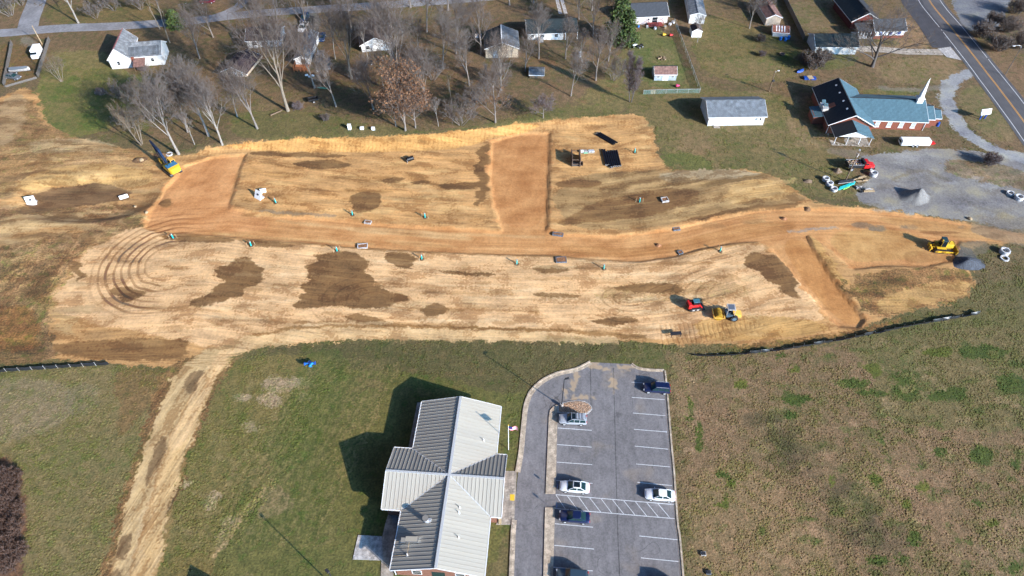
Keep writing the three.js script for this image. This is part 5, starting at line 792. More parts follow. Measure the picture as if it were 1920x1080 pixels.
// H height, fork height share, limbs, spread (tilt of limbs, radians), reach, stems
function growTree(s, o) {
  srand(s);
  const T = new Twigs(), C = new Twigs(), L = new Twigs(), L2 = new Twigs(), H = o.H, spread = o.spread ?? 0.5, up = o.up ?? 0.12;
  const perp = (d, ang, roll) => { const u = V3(Math.abs(d.y) > 0.9 ? 1 : 0, Math.abs(d.y) > 0.9 ? 0 : 1, 0).cross(d).normalize(), w = d.clone().cross(u); return d.clone().multiplyScalar(Math.cos(ang)).addScaledVector(u, Math.sin(ang) * Math.cos(roll)).addScaledVector(w, Math.sin(ang) * Math.sin(roll)).normalize(); };
  function branch(p, d, len, r, lvl) {
    const k = [6, 5, 3, 2, 1][lvl], pts = [p.clone()], rad = [r], q = p.clone(), dir = d.clone(), end = lvl === 0 ? 0.35 : 0.25;
    for (let i = 1; i <= k; i++) { dir.add(V3(rr(-1, 1), rr(-1, 1), rr(-1, 1)).multiplyScalar([0.06, 0.14, 0.2, 0.25, 0.2][lvl] * (o.crook ?? 1))); dir.y += up * (lvl ? 1 : 0.3); dir.normalize(); q.addScaledVector(dir, len / k); pts.push(q.clone()); rad.push(r * lerp(1, end, i / k)); }
    if (lvl === 0) { rad[0] *= 1.25; }
    (lvl <= 1 ? T : C).tube(pts, rad, lvl === 0 ? 8 : lvl === 1 ? 5 : 3);
    if (o.leaves && lvl >= 3) for (let m = 0; m < o.leaves; m++) if (R() < (o.leafShare ?? 1) && p.y < H * (o.leafTop ?? 2)) (R() < 0.6 ? L : L2).leaf(pts[pts.length - 1].clone().add(V3(rr(-1, 1), rr(-1, 1), rr(-1, 1)).multiplyScalar(0.35)), o.leafSize ?? 0.2, 0.9);
    const maxL = o.levels ?? 4; if (lvl >= maxL) return;
    const n = (o.kids ?? [7, 6, 6, 5])[lvl], t0 = lvl === 0 ? o.fork ?? 0.3 : 0.28;
    for (let c = 0; c < n; c++) {
      const t = lerp(t0, 1, (c + rr(0.1, 0.9)) / n), f = t * k, i = Math.min(k - 1, Math.floor(f)), bp = pts[i].clone().lerp(pts[i + 1], f - i), bd = pts[i + 1].clone().sub(pts[i]).normalize();
      const tilt = lvl === 0 ? spread * rr(0.7, 1.25) * lerp(1.2, 0.7, t) : rr(0.45, 0.95), nd = perp(bd, tilt, c * 2.4 + rr(-0.5, 0.5));
      const nl = lvl === 0 ? H * (o.limb ?? 0.5) * lerp(1.05, 0.62, (t - t0) / (1 - t0 + 0.01)) * rr(0.8, 1.15) : len * rr(0.38, 0.62) * lerp(1.1, 0.7, t);
      branch(bp, nd, Math.max(nl, 0.45), Math.max(lvl === 0 ? r * 0.44 * lerp(1, 0.6, t) : lerp(rad[i], rad[i + 1], f - i) * rr(0.5, 0.7), lvl >= 3 ? (o.thin ?? 0.018) : lvl === 2 ? 0.034 : 0.05), lvl + 1);
    }
  }
  for (let m = 0; m < (o.stems ?? 1); m++) { const a = m * 2.4 + 0.5, lean = o.stems > 1 ? rr(0.12, o.lean ?? 0.4) : 0.03; branch(V3(o.stems > 1 ? Math.cos(a) * 0.25 : 0, -0.25, o.stems > 1 ? Math.sin(a) * 0.25 : 0), V3(Math.cos(a) * lean, 1, Math.sin(a) * lean).normalize(), H * (o.trunk ?? 0.7) * rr(0.9, 1.05), o.r ?? H * 0.016, 0); }
  return { trunk: T.geo(), crown: C.geo(), leaf: L.i.length ? L.geo() : null, leafB: L2.i.length ? L2.geo() : null, bark: o.bark ?? bark.grey, twig: o.twig ?? bark.twig, H };
}
const kinds = {
  tall: growTree(101, { H: 20, spread: 0.42, fork: 0.38, kids: [9, 8, 8, 8], bark: bark.pale, twig: bark.twigGrey, limb: 0.5 }),
  tallB: growTree(102, { H: 20, spread: 0.5, fork: 0.3, kids: [9, 8, 8, 8], bark: bark.grey, twig: bark.twigGrey, limb: 0.52 }),
  vase: growTree(103, { H: 22, spread: 0.36, fork: 0.26, kids: [8, 9, 8, 8], bark: bark.tan, twig: bark.twig, limb: 0.62, trunk: 0.62, r: 0.36 }),
  vaseB: growTree(104, { H: 22, spread: 0.45, fork: 0.22, kids: [9, 9, 8, 8], bark: bark.grey, twig: bark.twig, limb: 0.6, trunk: 0.6, r: 0.36 }),
  spread: growTree(105, { H: 16, spread: 1.0, fork: 0.14, kids: [11, 9, 8, 6], bark: bark.dark, twig: bark.twigDark, limb: 0.75, trunk: 0.62, r: 0.5, up: 0.07, thin: 0.02 }),
  stems: growTree(106, { H: 12, stems: 4, spread: 0.5, fork: 0.35, kids: [5, 5, 5, 4], bark: bark.tan, twig: bark.twigTan, limb: 0.4, r: 0.13, lean: 0.45 }),
  slim: growTree(107, { H: 10, spread: 0.4, fork: 0.45, kids: [6, 5, 5, 4], bark: bark.pale, twig: bark.twigGrey, limb: 0.36, r: 0.1 }),
  column: growTree(108, { H: 14, stems: 2, spread: 0.3, fork: 0.15, kids: [14, 8, 7, 5], bark: bark.dark, twig: bark.twigPlum, limb: 0.26, trunk: 0.85, r: 0.14, lean: 0.1, up: 0.2 }),
  dome: growTree(109, { H: 7, spread: 1.0, fork: 0.4, kids: [9, 8, 7, 5], bark: bark.grey, twig: bark.twigPlum, limb: 0.55, trunk: 0.5, r: 0.16, up: 0.1 }),
  thick: growTree(110, { H: 16, spread: 0.6, fork: 0.2, kids: [9, 8, 6, 5], bark: bark.grey, twig: bark.twig, limb: 0.46, trunk: 0.75, r: 0.26 }),
  scrub: growTree(111, { H: 6.5, stems: 5, spread: 0.7, fork: 0.2, kids: [5, 5, 4, 4], bark: bark.grey, twig: bark.twigGrey, limb: 0.42, r: 0.08, lean: 0.8, crook: 1.8 }),
  oak: growTree(112, { H: 14, spread: 0.75, fork: 0.16, kids: [13, 9, 7, 5], bark: bark.grey, twig: bark.twig, limb: 0.62, trunk: 0.72, r: 0.24, leaves: 1, leafSize: 0.17, leafShare: 0.6 }),
  oakFew: growTree(113, { H: 16, spread: 0.6, fork: 0.18, kids: [10, 8, 7, 5], bark: bark.grey, twig: bark.twig, limb: 0.48, trunk: 0.72, r: 0.24, leaves: 1, leafShare: 0.35, leafSize: 0.17, leafTop: 0.5 }),
  stub: growTree(114, { H: 11, spread: 0.5, fork: 0.5, kids: [4, 3, 2], levels: 3, bark: bark.tan, twig: bark.twigTan, limb: 0.34, trunk: 0.9, r: 0.2 }),
  bushRust: growTree(117, { H: 2.6, stems: 20, spread: 0.8, fork: 0.1, kids: [5, 5, 4], levels: 3, bark: bark.twigRust, twig: bark.twigRust, limb: 0.55, r: 0.03, lean: 1.5, crook: 1.8, thin: 0.016 }),
  bush: growTree(115, { H: 3, stems: 16, spread: 0.7, fork: 0.15, kids: [4, 4, 4], levels: 3, bark: bark.twig, twig: bark.twig, limb: 0.5, r: 0.035, lean: 1.1, crook: 1.6, thin: 0.018 }),
  bushPlum: growTree(116, { H: 2.6, stems: 18, spread: 0.7, fork: 0.12, kids: [4, 4, 4], levels: 3, bark: bark.twigPlum, twig: bark.twigPlum, limb: 0.5, r: 0.035, lean: 1.2, crook: 1.8, thin: 0.018 }),
};
for (const k of Object.values(kinds)) { k.gT = k.trunk; k.gC = k.crown; }
function plant(kind, label, px, py, H, group, name = 'bare_tree', cat = 'tree', turn) {
  const k = kinds[kind], p = at(px, py), t = thing(name, label, cat, p, turn ?? (px * 0.37 + py * 0.11), group), s = H / k.H; t.scale.set(s, s, s);
  const add = (n, g, m) => { if (!g) return; const o = new THREE.Mesh(g, m); o.name = n; o.castShadow = o.receiveShadow = true; t.add(o); return o; };
  add('trunk', k.trunk, k.bark); const c = add('crown', k.crown, k.twig);
  if (k.leaf) { const a = add('foliage', k.leaf, bark.oakLeaf); a.userData.label = 'rust brown leaves still on the twigs'; } if (k.leafB) add('foliage', k.leafB, bark.oakLeafB);
  return t;
}
const GT = 'bare trees around the houses';
for (const [k, x, y, h, l] of [
  ['tall', 335, 289, 22, 'tall pale bare tree right beside the excavator'], ['tall', 417.5, 273, 18, 'pale bare tree nearest the bright cut bank'], ['tallB', 391, 255, 20, 'grey bare tree second back from the bright cut bank'], ['vaseB', 482.5, 241, 18, 'forked pale bare tree alone on grass above the cut bank'],
  ['tallB', 445, 219, 12.5, 'bare tree in front of the cream cottage'], ['stems', 264, 271, 13, 'many stemmed tan bare tree left of the excavator boom'], ['slim', 365, 271, 10, 'thin young bare tree between two tall pale trees'], ['stems', 286, 228, 12, 'clump of leaning bare stems behind the tallest left tree'], ['stems', 116, 153, 8, 'fan shaped pale shrubby tree beside the fenced plot'],
  ['tall', 147, 43, 19, 'white barked bare tree beyond the lane junction'], ['stub', 318, 80, 13, 'broken topped pale tree right of the white farmhouse'], ['stub', 300, 55, 9, 'short broken pale trunk at the lane behind the farmhouse'], ['vase', 540, 208, 27, 'very tall tan bare tree above the parked black trailer'], ['vase', 659, 148, 21, 'tall pale bare tree leaning over the white cottage'], ['slim', 629, 111, 16, 'slender pale bare tree beside the row of parked cars'],
  ['vaseB', 755, 181, 27, 'tallest grey bare tree rising behind the brown oak'], ['slim', 822, 237, 9, 'thin bare sapling right of the brown oak'], ['tallB', 855, 101, 17, 'bare tree left of the tan garage'], ['thick', 902, 101, 18, 'bare tree against the left side of the tan garage'], ['oakFew', 928.7, 230, 16, 'bare oak keeping a few low brown leaves at the bank'], ['scrub', 865, 234, 8, 'tangled grey scrub tree at the top of the bank'],
  ['stub', 848, 205, 10, 'vine covered leaning trunk behind the grey scrub tree'], ['thick', 985, 134, 12, 'bare tree between tan garage and low shed'], ['thick', 1117, 151, 16, 'dense purple grey bare tree by the gas tank'], ['column', 1182, 191, 14, 'dense columnar bare tree left of the teal shed'], ['dome', 1018, 221, 7, 'small umbrella shaped bare tree at the bank edge'], ['slim', 1307, 80, 9, 'thin bare tree in front of the little white shed'], ['tall', 1405, 53, 12, 'whitish bare tree left of the rusty garage'], ['spread', 1635, 125, 17, 'great dark spreading tree by the concrete driveway'],
  ['vase', 498, 84, 19, 'tan bare tree in front of the white bungalow'], ['tallB', 705, 30, 17, 'bare tree behind the white cottage roof'], ['thick', 640, 26, 15, 'bare tree at the lane above the parked cars'], ['tallB', 770, 14, 17, 'bare tree beside the lane left of the top centre'], ['vaseB', 840, 20, 19, 'bare tree at the lane above the leaning garage trees'], ['thick', 955, 10, 17, 'bare tree at the top edge above the tan garage'], ['tallB', 1000, 6, 15, 'bare tree at the top edge left of the two track driveway'], ['thick', 1085, 36, 15, 'brownish bare tree right of the ranch house carport'], ['thick', 1112, 68, 16, 'brown bare tree touching the dark evergreen'],
  ['vaseB', 445, -6, 18, 'bare tree on the far side of the lane at the bend'], ['tallB', 560, -10, 16, 'bare tree on the far side of the lane, top centre left'], ['thick', 300, 22, 14, 'bare tree behind the farmhouse across the lane'], ['scrub', 20, 30, 8, 'tangle of bare scrub left of the lane junction'], ['scrub', 215, 20, 7, 'bare scrub tree on the grass beyond the lane'], ['thick', 690, -14, 16, 'bare tree at the very top edge left of centre'], ['tallB', 890, -16, 16, 'bare tree at the very top edge near centre'], ['scrub', 1425, 22, 8, 'scrubby bare tree beside the rusty garage wall'], ['slim', 745, 120, 12, 'slender bare tree in front of the white cottage right wall'], ['scrub', 900, 190, 7, 'low tangled bare scrub in the leaf litter'], 
  ['tallB', 375, 110, 15, 'bare tree left of the cream cottage'], ['scrub', 330, 165, 7, 'bare scrub in the yard below the broken tree'], ['slim', 600, 112, 14, 'thin bare tree beside the trailer home deck'], ['slim', 690, 110, 13, 'thin bare tree before the white cottage left corner'], ['scrub', 812, 150, 7, 'bare scrub in leaf litter left of the tan garage'],
  ['vaseB', 590, 165, 18, 'tall bare tree above the black utility trailer'], ['tallB', 630, 200, 15, 'bare tree left of the three white boxes'], ['tallB', 700, 205, 15, 'bare tree just left of the brown oaks'], ['slim', 720, 170, 13, 'slender bare tree behind the brown oaks'], ['vaseB', 800, 200, 17, 'tall bare tree right behind the brown oaks'], ['tallB', 830, 130, 17, 'bare tree in leaf litter midway to the tan garage'], ['tallB', 880, 160, 15, 'bare tree below the left corner of the tan garage'], ['vaseB', 940, 170, 15, 'bare tree below the tan garage front'], ['tallB', 1010, 110, 15, 'bare tree in front of the ranch house'], ['tallB', 1070, 180, 13, 'bare tree above the small umbrella tree'], ['tallB', 1150, 60, 16, 'bare tree just left of the evergreen'], ['slim', 1090, 130, 13, 'slender bare tree beside the gas tank'], ['tallB', 660, 60, 17, 'bare tree between parked cars and white cottage'], 
  ['tallB', 410, 250, 15, 'grey bare tree behind the one nearest the bright bank'], ['vaseB', 352, 248, 14, 'bare tree between the excavator tree and the bright bank trees'], ['thick', 310, 205, 10, 'twiggy bare tree behind the leaning stem clump'], ['scrub', 236, 190, 7, 'bare scrub at the right end of the green lawn'], ['scrub', 245, 240, 6, 'bare scrub left of the excavator debris'], ['vaseB', 575, 60, 17, 'bare tree left of the parked white pickup'], ['tallB', 520, 40, 16, 'bare tree at the lane above the white bungalow'], ['thick', 400, 70, 14, 'twiggy bare tree at the lane bend above the cream cottage'], ['vaseB', 735, 60, 18, 'bare tree right of the white cottage roof'], ['tallB', 800, 60, 17, 'bare tree midway between white cottage and tan garage'], ['thick', 785, 110, 13, 'twiggy bare tree in the leaf litter, upper centre'], ['scrub', 880, 215, 7, 'tangled bare scrub left of the few leaved oak'], ['scrub', 930, 160, 7, 'bare scrub below the tan garage'], ['thick', 1060, 110, 13, 'twiggy bare tree below the ranch house carport'], ['thick', 1140, 115, 13, 'twiggy bare tree left of the columnar tree'], ['scrub', 1150, 150, 7, 'bare scrub at the foot of the dense purple tree'], ['thick', 1110, 20, 16, 'twiggy bare tree left of the dark evergreen at the top'], ['tallB', 620, 4, 16, 'bare tree on the far side of the lane above the cars'], ['scrub', 180, 34, 6, 'bare scrub beside the white barked tree'], ['scrub', 265, 18, 7, 'bare scrub across the lane from the farmhouse'], ['scrub', 40, 10, 7, 'bare scrub left of the upper lane'],
]) plant(k, l, x, y, h, GT);
for (const [x, y, h, l] of [[760, 245, 16, 'brown leaved oak at the top of the cut bank'], [779, 240, 11, 'smaller brown leaved oak behind the big one'], [742, 236, 10, 'brown leaved oak left of the big one']]) plant('oak', l, x, y, h, 'brown leaved oaks', 'oak_tree');
for (const [k, x, y, h, l] of [['bush', 1522, 128, 5.5, 'big round tan bush left of the church roof'], ['bush', 1540, 118, 4.5, 'tan bush behind the big round bush'], ['bush', 1508, 122, 4, 'tan bush at the left of the bush clump'], ['bush', 1425, 78, 2.4, 'small round brown bush in the open yard'], ['bushPlum', 1428, 105, 1.7, 'low plum brush patch in the open yard'], ['bushPlum', 1855, 308, 3.2, 'dark plum bush on the verge by the gravel drive'], ['bush', 611, 226, 2.0, 'small brown bush above the cut bank'], ['bushPlum', 560, 205, 2.2, 'low brush heap beside the fallen log'],
  ['bush', 1840, 70, 5, 'brush thicket at the gravel yard edge'], ['bush', 1870, 95, 5, 'brush thicket beside the street lamp'], ['bush', 1885, 60, 5, 'brush thicket behind the gravel yard'], ['bush', 1905, 25, 5, 'brush thicket in the top right corner'], ['bush', 1912, 90, 5, 'brush thicket at the right edge by the lamp'], ['bush', 1860, 45, 4, 'brush thicket touching the gravel yard'], ['bushPlum', 190, 178, 2.0, 'dark brush heap on the green lawn'], ['bushPlum', 270, 133, 2, 'brush beside the farmhouse porch']]) plant(k, l, x, y, h, 'leafless bushes', 'bush', 'bush');
for (const [k, x, y, h] of [['bushRust', 8, 905, 2.6], ['bushRust', 2, 955, 3], ['bushRust', 26, 965, 2.4], ['bushRust', 20, 1005, 3], ['bushRust', -6, 1030, 3], ['bushRust', 12, 1060, 3], ['bushPlum', -20, 900, 3], ['bushRust', -14, 985, 3], ['bushPlum', -25, 1070, 3], ['bushRust', 18, 930, 2.4], ['bushRust', 34, 1040, 2.2], ['bushRust', 30, 900, 1.8]]) plant(k, 'leafless brown bush in the thicket at the lower left corner', x, y, h, 'thicket at the lower left corner', 'thicket_bush', 'bush');
// evergreens
{
  srand(55); const conifer = (H, W) => { const T = new Twigs(), a = new Twigs(), b = new Twigs(); T.tube([V3(0, -0.3, 0), V3(0.1, H * 0.5, 0), V3(0, H, 0)], [H * 0.02, H * 0.012, 0.03], 7); for (let l = 0; l < 30; l++) { const t = l / 30, y = lerp(H * 0.06, H * 0.97, t), n = 9, r = W * Math.pow(1 - t, 0.5) * rr(0.75, 1.15) + 0.3; for (let k = 0; k < n; k++) { const an = k / n * 6.28 + l * 0.7 + rr(-0.3, 0.3), q = r * rr(0.7, 1.1), e = V3(Math.cos(an) * q, y - q * 0.22, Math.sin(an) * q), s = V3(0, y, 0); T.tube([s, e], [0.05, 0.015], 3); const m = Math.ceil(q * 7); for (let j = 0; j < m; j++) (R() < 0.55 ? a : b).leaf(s.clone().lerp(e, lerp(0.2, 1.05, (j + R()) / m)).add(V3(rr(-0.35, 0.35), rr(-0.3, 0.15), rr(-0.35, 0.35))), rr(0.16, 0.34), 0.7); } } return [T.geo(), a.geo(), b.geo()]; };
  const add = (t, g) => [['trunk', bark.grey], ['foliage', bark.needle], ['foliage', bark.needleB]].forEach(([n, m], i) => { const o = new THREE.Mesh(g[i], m); o.name = n; o.castShadow = o.receiveShadow = true; t.add(o); });
  const c1 = conifer(16, 4.6), c2 = conifer(6, 2.8);
  add(thing('evergreen_tree', 'big dark green evergreen beside the pale house', 'tree', at(1158, 78), 0.4), c1);
  const e2 = thing('evergreen_tree', 'second evergreen crown leaning against the pale house corner', 'tree', at(1176, 84), 2.1); add(e2, c1); e2.scale.setScalar(0.72);
  add(thing('evergreen_bush', 'dark olive evergreen bush at the lane behind the farmhouse', 'bush', at(332, 52), 0.8), c2);
}

// ---------------------------------------------------------------- cars
function ringAt(x, w, top, bot) { return [[x, bot, -w * 0.86], [x, bot + 0.14, -w * 0.97], [x, lerp(bot, top, 0.55), -w], [x, top - 0.09, -w * 0.97], [x, top - 0.02, -w * 0.86], [x, top, 0], [x, top - 0.02, w * 0.86], [x, top - 0.09, w * 0.97], [x, lerp(bot, top, 0.55), w], [x, bot + 0.14, w * 0.97], [x, bot, w * 0.86]]; }
const CAR = {
  sedan: { L: 4.8, body: [[-2.4, 0.62, 0.80, 0.42], [-2.34, 0.80, 0.94, 0.32], [-2.1, 0.88, 1.0, 0.24], [-1.4, 0.92, 1.0, 0.2], [0.9, 0.92, 0.98, 0.2], [1.7, 0.90, 0.88, 0.22], [2.15, 0.84, 0.78, 0.26], [2.36, 0.66, 0.66, 0.34], [2.41, 0.5, 0.58, 0.4]], belt: [-1.85, 1.15, 0.80, 0.96], roof: [-0.95, 0.28, 0.60, 1.45], wheel: [1.42, 0.33] },
  suv: { L: 4.8, body: [[-2.4, 0.76, 1.0, 0.45], [-2.36, 0.86, 1.06, 0.36], [-2.1, 0.92, 1.1, 0.3], [0.8, 0.94, 1.08, 0.27], [1.7, 0.92, 1.0, 0.3], [2.15, 0.88, 0.92, 0.34], [2.36, 0.74, 0.8, 0.42], [2.41, 0.6, 0.7, 0.46]], belt: [-2.3, 1.05, 0.86, 1.05], roof: [-2.05, 0.3, 0.70, 1.74], wheel: [1.45, 0.37] },
  pickup: { L: 5.4, body: [[-2.7, 0.88, 1.0, 0.5], [-2.66, 0.92, 1.04, 0.42], [-0.75, 0.93, 1.04, 0.34], [1.0, 0.94, 1.08, 0.32], [2.2, 0.92, 1.02, 0.36], [2.6, 0.86, 0.92, 0.4], [2.68, 0.7, 0.8, 0.46]], belt: [-0.75, 1.35, 0.86, 1.04], roof: [-0.6, 0.65, 0.70, 1.75], wheel: [1.7, 0.38] },
};
function makeCar(kind, paint, label, p, turn, o = {}) {
  const c = CAR[kind], t = thing(kind === 'pickup' ? 'pickup_truck' : kind === 'suv' ? 'parked_suv' : 'parked_car', label, kind === 'pickup' ? 'pickup' : 'car', p, turn, o.group ?? 'parked cars');
  part(t, 'body', loft(c.body.map((b) => ringAt(...b))), paint);
  const [b0, b1, bw, by] = c.belt, [r0, r1, rw, ry] = c.roof, rect = (x0, x1, w, y, k) => [[x0, y, -w + k], [x0 + k, y, -w], [x1 - k, y, -w], [x1, y, -w + k], [x1, y, w - k], [x1 - k, y, w], [x0 + k, y, w], [x0, y, w - k]];
  part(t, 'windows', loft([rect(b0, b1, bw, by - 0.03, 0.12), rect(r0 - 0.02, r1 + 0.02, rw + 0.01, ry, 0.12)]), M.glassTeal);
  const rf = part(t, 'roof', loft([rect(r0 - 0.06, r1 + 0.05, rw + 0.03, ry - 0.04, 0.14), rect(r0 - 0.03, r1 + 0.02, rw, ry + 0.03, 0.16), rect(r0 + 0.2, r1 - 0.2, rw - 0.2, ry + 0.05, 0.16)]), o.roofPaint ?? paint);
  if (o.sunroof) part(rf, 'sunroof', box(o.sunroof, 0.03, rw * 1.5, o.sunAt ?? r1 - o.sunroof / 2 - 0.1, ry + 0.055, 0), M.glass);
  if (o.rails) for (const s of [-1, 1]) part(rf, 'roof_rail', [box(r1 - r0 - 0.2, 0.05, 0.05, (r0 + r1) / 2, ry + 0.1, s * (rw - 0.06))], o.rails === 2 ? M.alu : M.darkMetal);
  if (o.bars) for (const x of [r0 + 0.5, r0 + 1.0, r0 + 1.5]) part(rf, 'roof_bar', box(0.06, 0.04, rw * 2 - 0.1, x, ry + 0.09, 0), M.darkMetal);
  const mids = kind === 'sedan' ? [-0.35] : kind === 'suv' ? [-0.2, -1.15] : [0.1];
  for (const s of [-1, 1]) {
    for (const [xb, xr] of [[b0 + 0.05, r0 + 0.02], [b1 - 0.05, r1 - 0.02], ...mids.map((m) => [m, m])]) part(t, 'pillar', beam(V3(xb, by, s * (bw - 0.02)), V3(xr, ry, s * (rw + 0.01)), 0.09, 0.06), paint);
    part(t, 'mirror', rbox(0.12, 0.14, 0.2, 0.04, b1 - 0.3, by + 0.05, s * (bw + 0.17)), paint);
    part(t, 'headlight', rbox(0.3, 0.12, 0.36, 0.05, c.L / 2 - 0.17, c.body[c.body.length - 3][2] - 0.12, s * 0.62, 0, s * 0.35, 0), M.alu);
    part(t, 'taillight', rbox(0.1, 0.16, 0.34, 0.03, -c.L / 2 + 0.02, c.body[0][2] - 0.02, s * 0.62), M.red);
    for (const f of [-1, 1]) { const w = part(t, 'wheel', put(new THREE.CylinderGeometry(c.wheel[1], c.wheel[1], 0.24, 18), f * c.wheel[0], c.wheel[1], s * 0.82, Math.PI / 2, 0, 0), M.rubber); part(w, 'rim', put(new THREE.CylinderGeometry(c.wheel[1] * 0.62, c.wheel[1] * 0.62, 0.02, 14), f * c.wheel[0], c.wheel[1], s * 0.945, Math.PI / 2, 0, 0), M.alu); }
  }
  part(t, 'licence_plate', box(0.03, 0.15, 0.32, -c.L / 2 - 0.01, 0.62, 0), M.whitePaint);
  if (kind === 'pickup') { part(t, 'cargo_bed', [box(1.75, 0.03, 1.5, -1.7, 1.05, 0)], M.black); for (const s of [-1, 1]) part(t, 'bed_side', box(1.9, 0.22, 0.1, -1.7, 1.1, s * 0.86), paint); part(t, 'tailgate', box(0.1, 0.3, 1.7, -2.64, 1.08, 0), paint); }
  return t;
}
const navy = carPaint(0.008, 0.018, 0.075, 0.3), silver = carPaint(0.50, 0.53, 0.57, 0.35), white = carPaint(0.78, 0.79, 0.80, 0.0), steelBlue = carPaint(0.055, 0.10, 0.14, 0.5), blueCar = carPaint(0.015, 0.06, 0.16, 0.4), maroon = carPaint(0.16, 0.012, 0.03, 0.3), greyCar = carPaint(0.16, 0.18, 0.20, 0.5);
const LOTYAW = Math.PI - 5.5 * Math.PI / 180, LC = 'cars in the car park';
const lotAt = (px, py) => { const p = G(px, py, 0.02); return p; };
makeCar('suv', navy, 'dark navy SUV backed up to the east kerb', lotAt(1230, 731.5), LOTYAW, { rails: 2, group: LC });
makeCar('suv', silver, 'silver SUV with black roof rack beside the gravel island', lotAt(1073.5, 790), LOTYAW + 0.04, { rails: 1, bars: 1, sunroof: 0.6, group: LC });
makeCar('sedan', white, 'white car with black glass roof in the row along the island', lotAt(1077, 916), LOTYAW, { sunroof: 1.0, group: LC });
makeCar('sedan', white, 'white sedan parked against the east kerb', lotAt(1236, 931), LOTYAW, { group: LC });
makeCar('sedan', navy, 'dark navy sedan parked below the hatched crossing', lotAt(1076.5, 972), LOTYAW, { group: LC });
makeCar('suv', steelBlue, 'steel blue SUV cut off by the bottom edge', lotAt(1072, 1083), LOTYAW, { rails: 1, group: LC });
makeCar('suv', greyCar, 'grey SUV below the frame whose shadow shows at the bottom', lotAt(1246, 1104), LOTYAW, { rails: 1, group: LC });
const YC = 'cars in the yards', yc = (kind, m, l, x, y, a, o = {}) => makeCar(kind, m, l, at(x, y), a, { group: YC, ...o });
yc('sedan', maroon, 'maroon car at the top edge beyond the lane', 390, 5, 0.1); yc('suv', blueCar, 'blue SUV parked behind the white pickup', 572.5, 38, -1.72); yc('pickup', white, 'white pickup on the gravel drive by the lane', 569, 55, -1.72); yc('sedan', blueCar, 'blue sedan parked right of the gravel drive', 604.5, 73, -1.5);
yc('pickup', greyCar, 'grey pickup beside the trailer home', 600.5, 111, -1.48); yc('suv', greyCar, 'grey SUV parked on the grass below the pickup', 614.5, 126, -1.5); yc('sedan', steelBlue, 'steel blue car hidden behind the trailer home', 586, 88, -1.5); yc('sedan', greyCar, 'small dark car in the fenced plot at the far left', 26, 147, -0.3);
// wheels and tracks for plant
function wheelOn(t, x, y, z, r, w, rim = M.alu, name = 'wheel') { const o = part(t, name, [put(new THREE.CylinderGeometry(r, r, w, 20), x, y, z, Math.PI / 2, 0, 0)], M.rubber); part(o, 'rim', put(new THREE.CylinderGeometry(r * 0.58, r * 0.58, w + 0.04, 14), x, y, z, Math.PI / 2, 0, 0), rim); return o; }
function trackOn(t, L, h, w, z, m = M.rubber, roll = M.darkMetal, frame = M.darkMetal) {
  const s = [], r = h / 2, n = 8; for (let k = 0; k <= n; k++) { const a = -Math.PI / 2 + k / n * Math.PI; s.push([L / 2 - r + Math.cos(a) * r, r + Math.sin(a) * r]); } for (let k = 0; k <= n; k++) { const a = Math.PI / 2 + k / n * Math.PI; s.push([-L / 2 + r + Math.cos(a) * r, r + Math.sin(a) * r]); }
  const shoes = []; for (let k = 0; k < Math.floor(L / 0.28); k++) shoes.push(box(0.07, h + 0.06, w, -L / 2 + r + k * 0.28, h / 2, z));
  const o = part(t, 'track', [put(extr(s, w), 0, 0, z), ...shoes], m);
  part(o, 'track_frame', box(L - h, h * 0.5, w + 0.06, 0, h / 2, z), frame);
  for (let k = 0; k < 3; k++) part(o, 'roller', put(new THREE.CylinderGeometry(h * 0.3, h * 0.3, w + 0.1, 12), -L / 2 + r + k * (L - h) / 2, h / 2, z, Math.PI / 2, 0, 0), roll);
  return o;
}
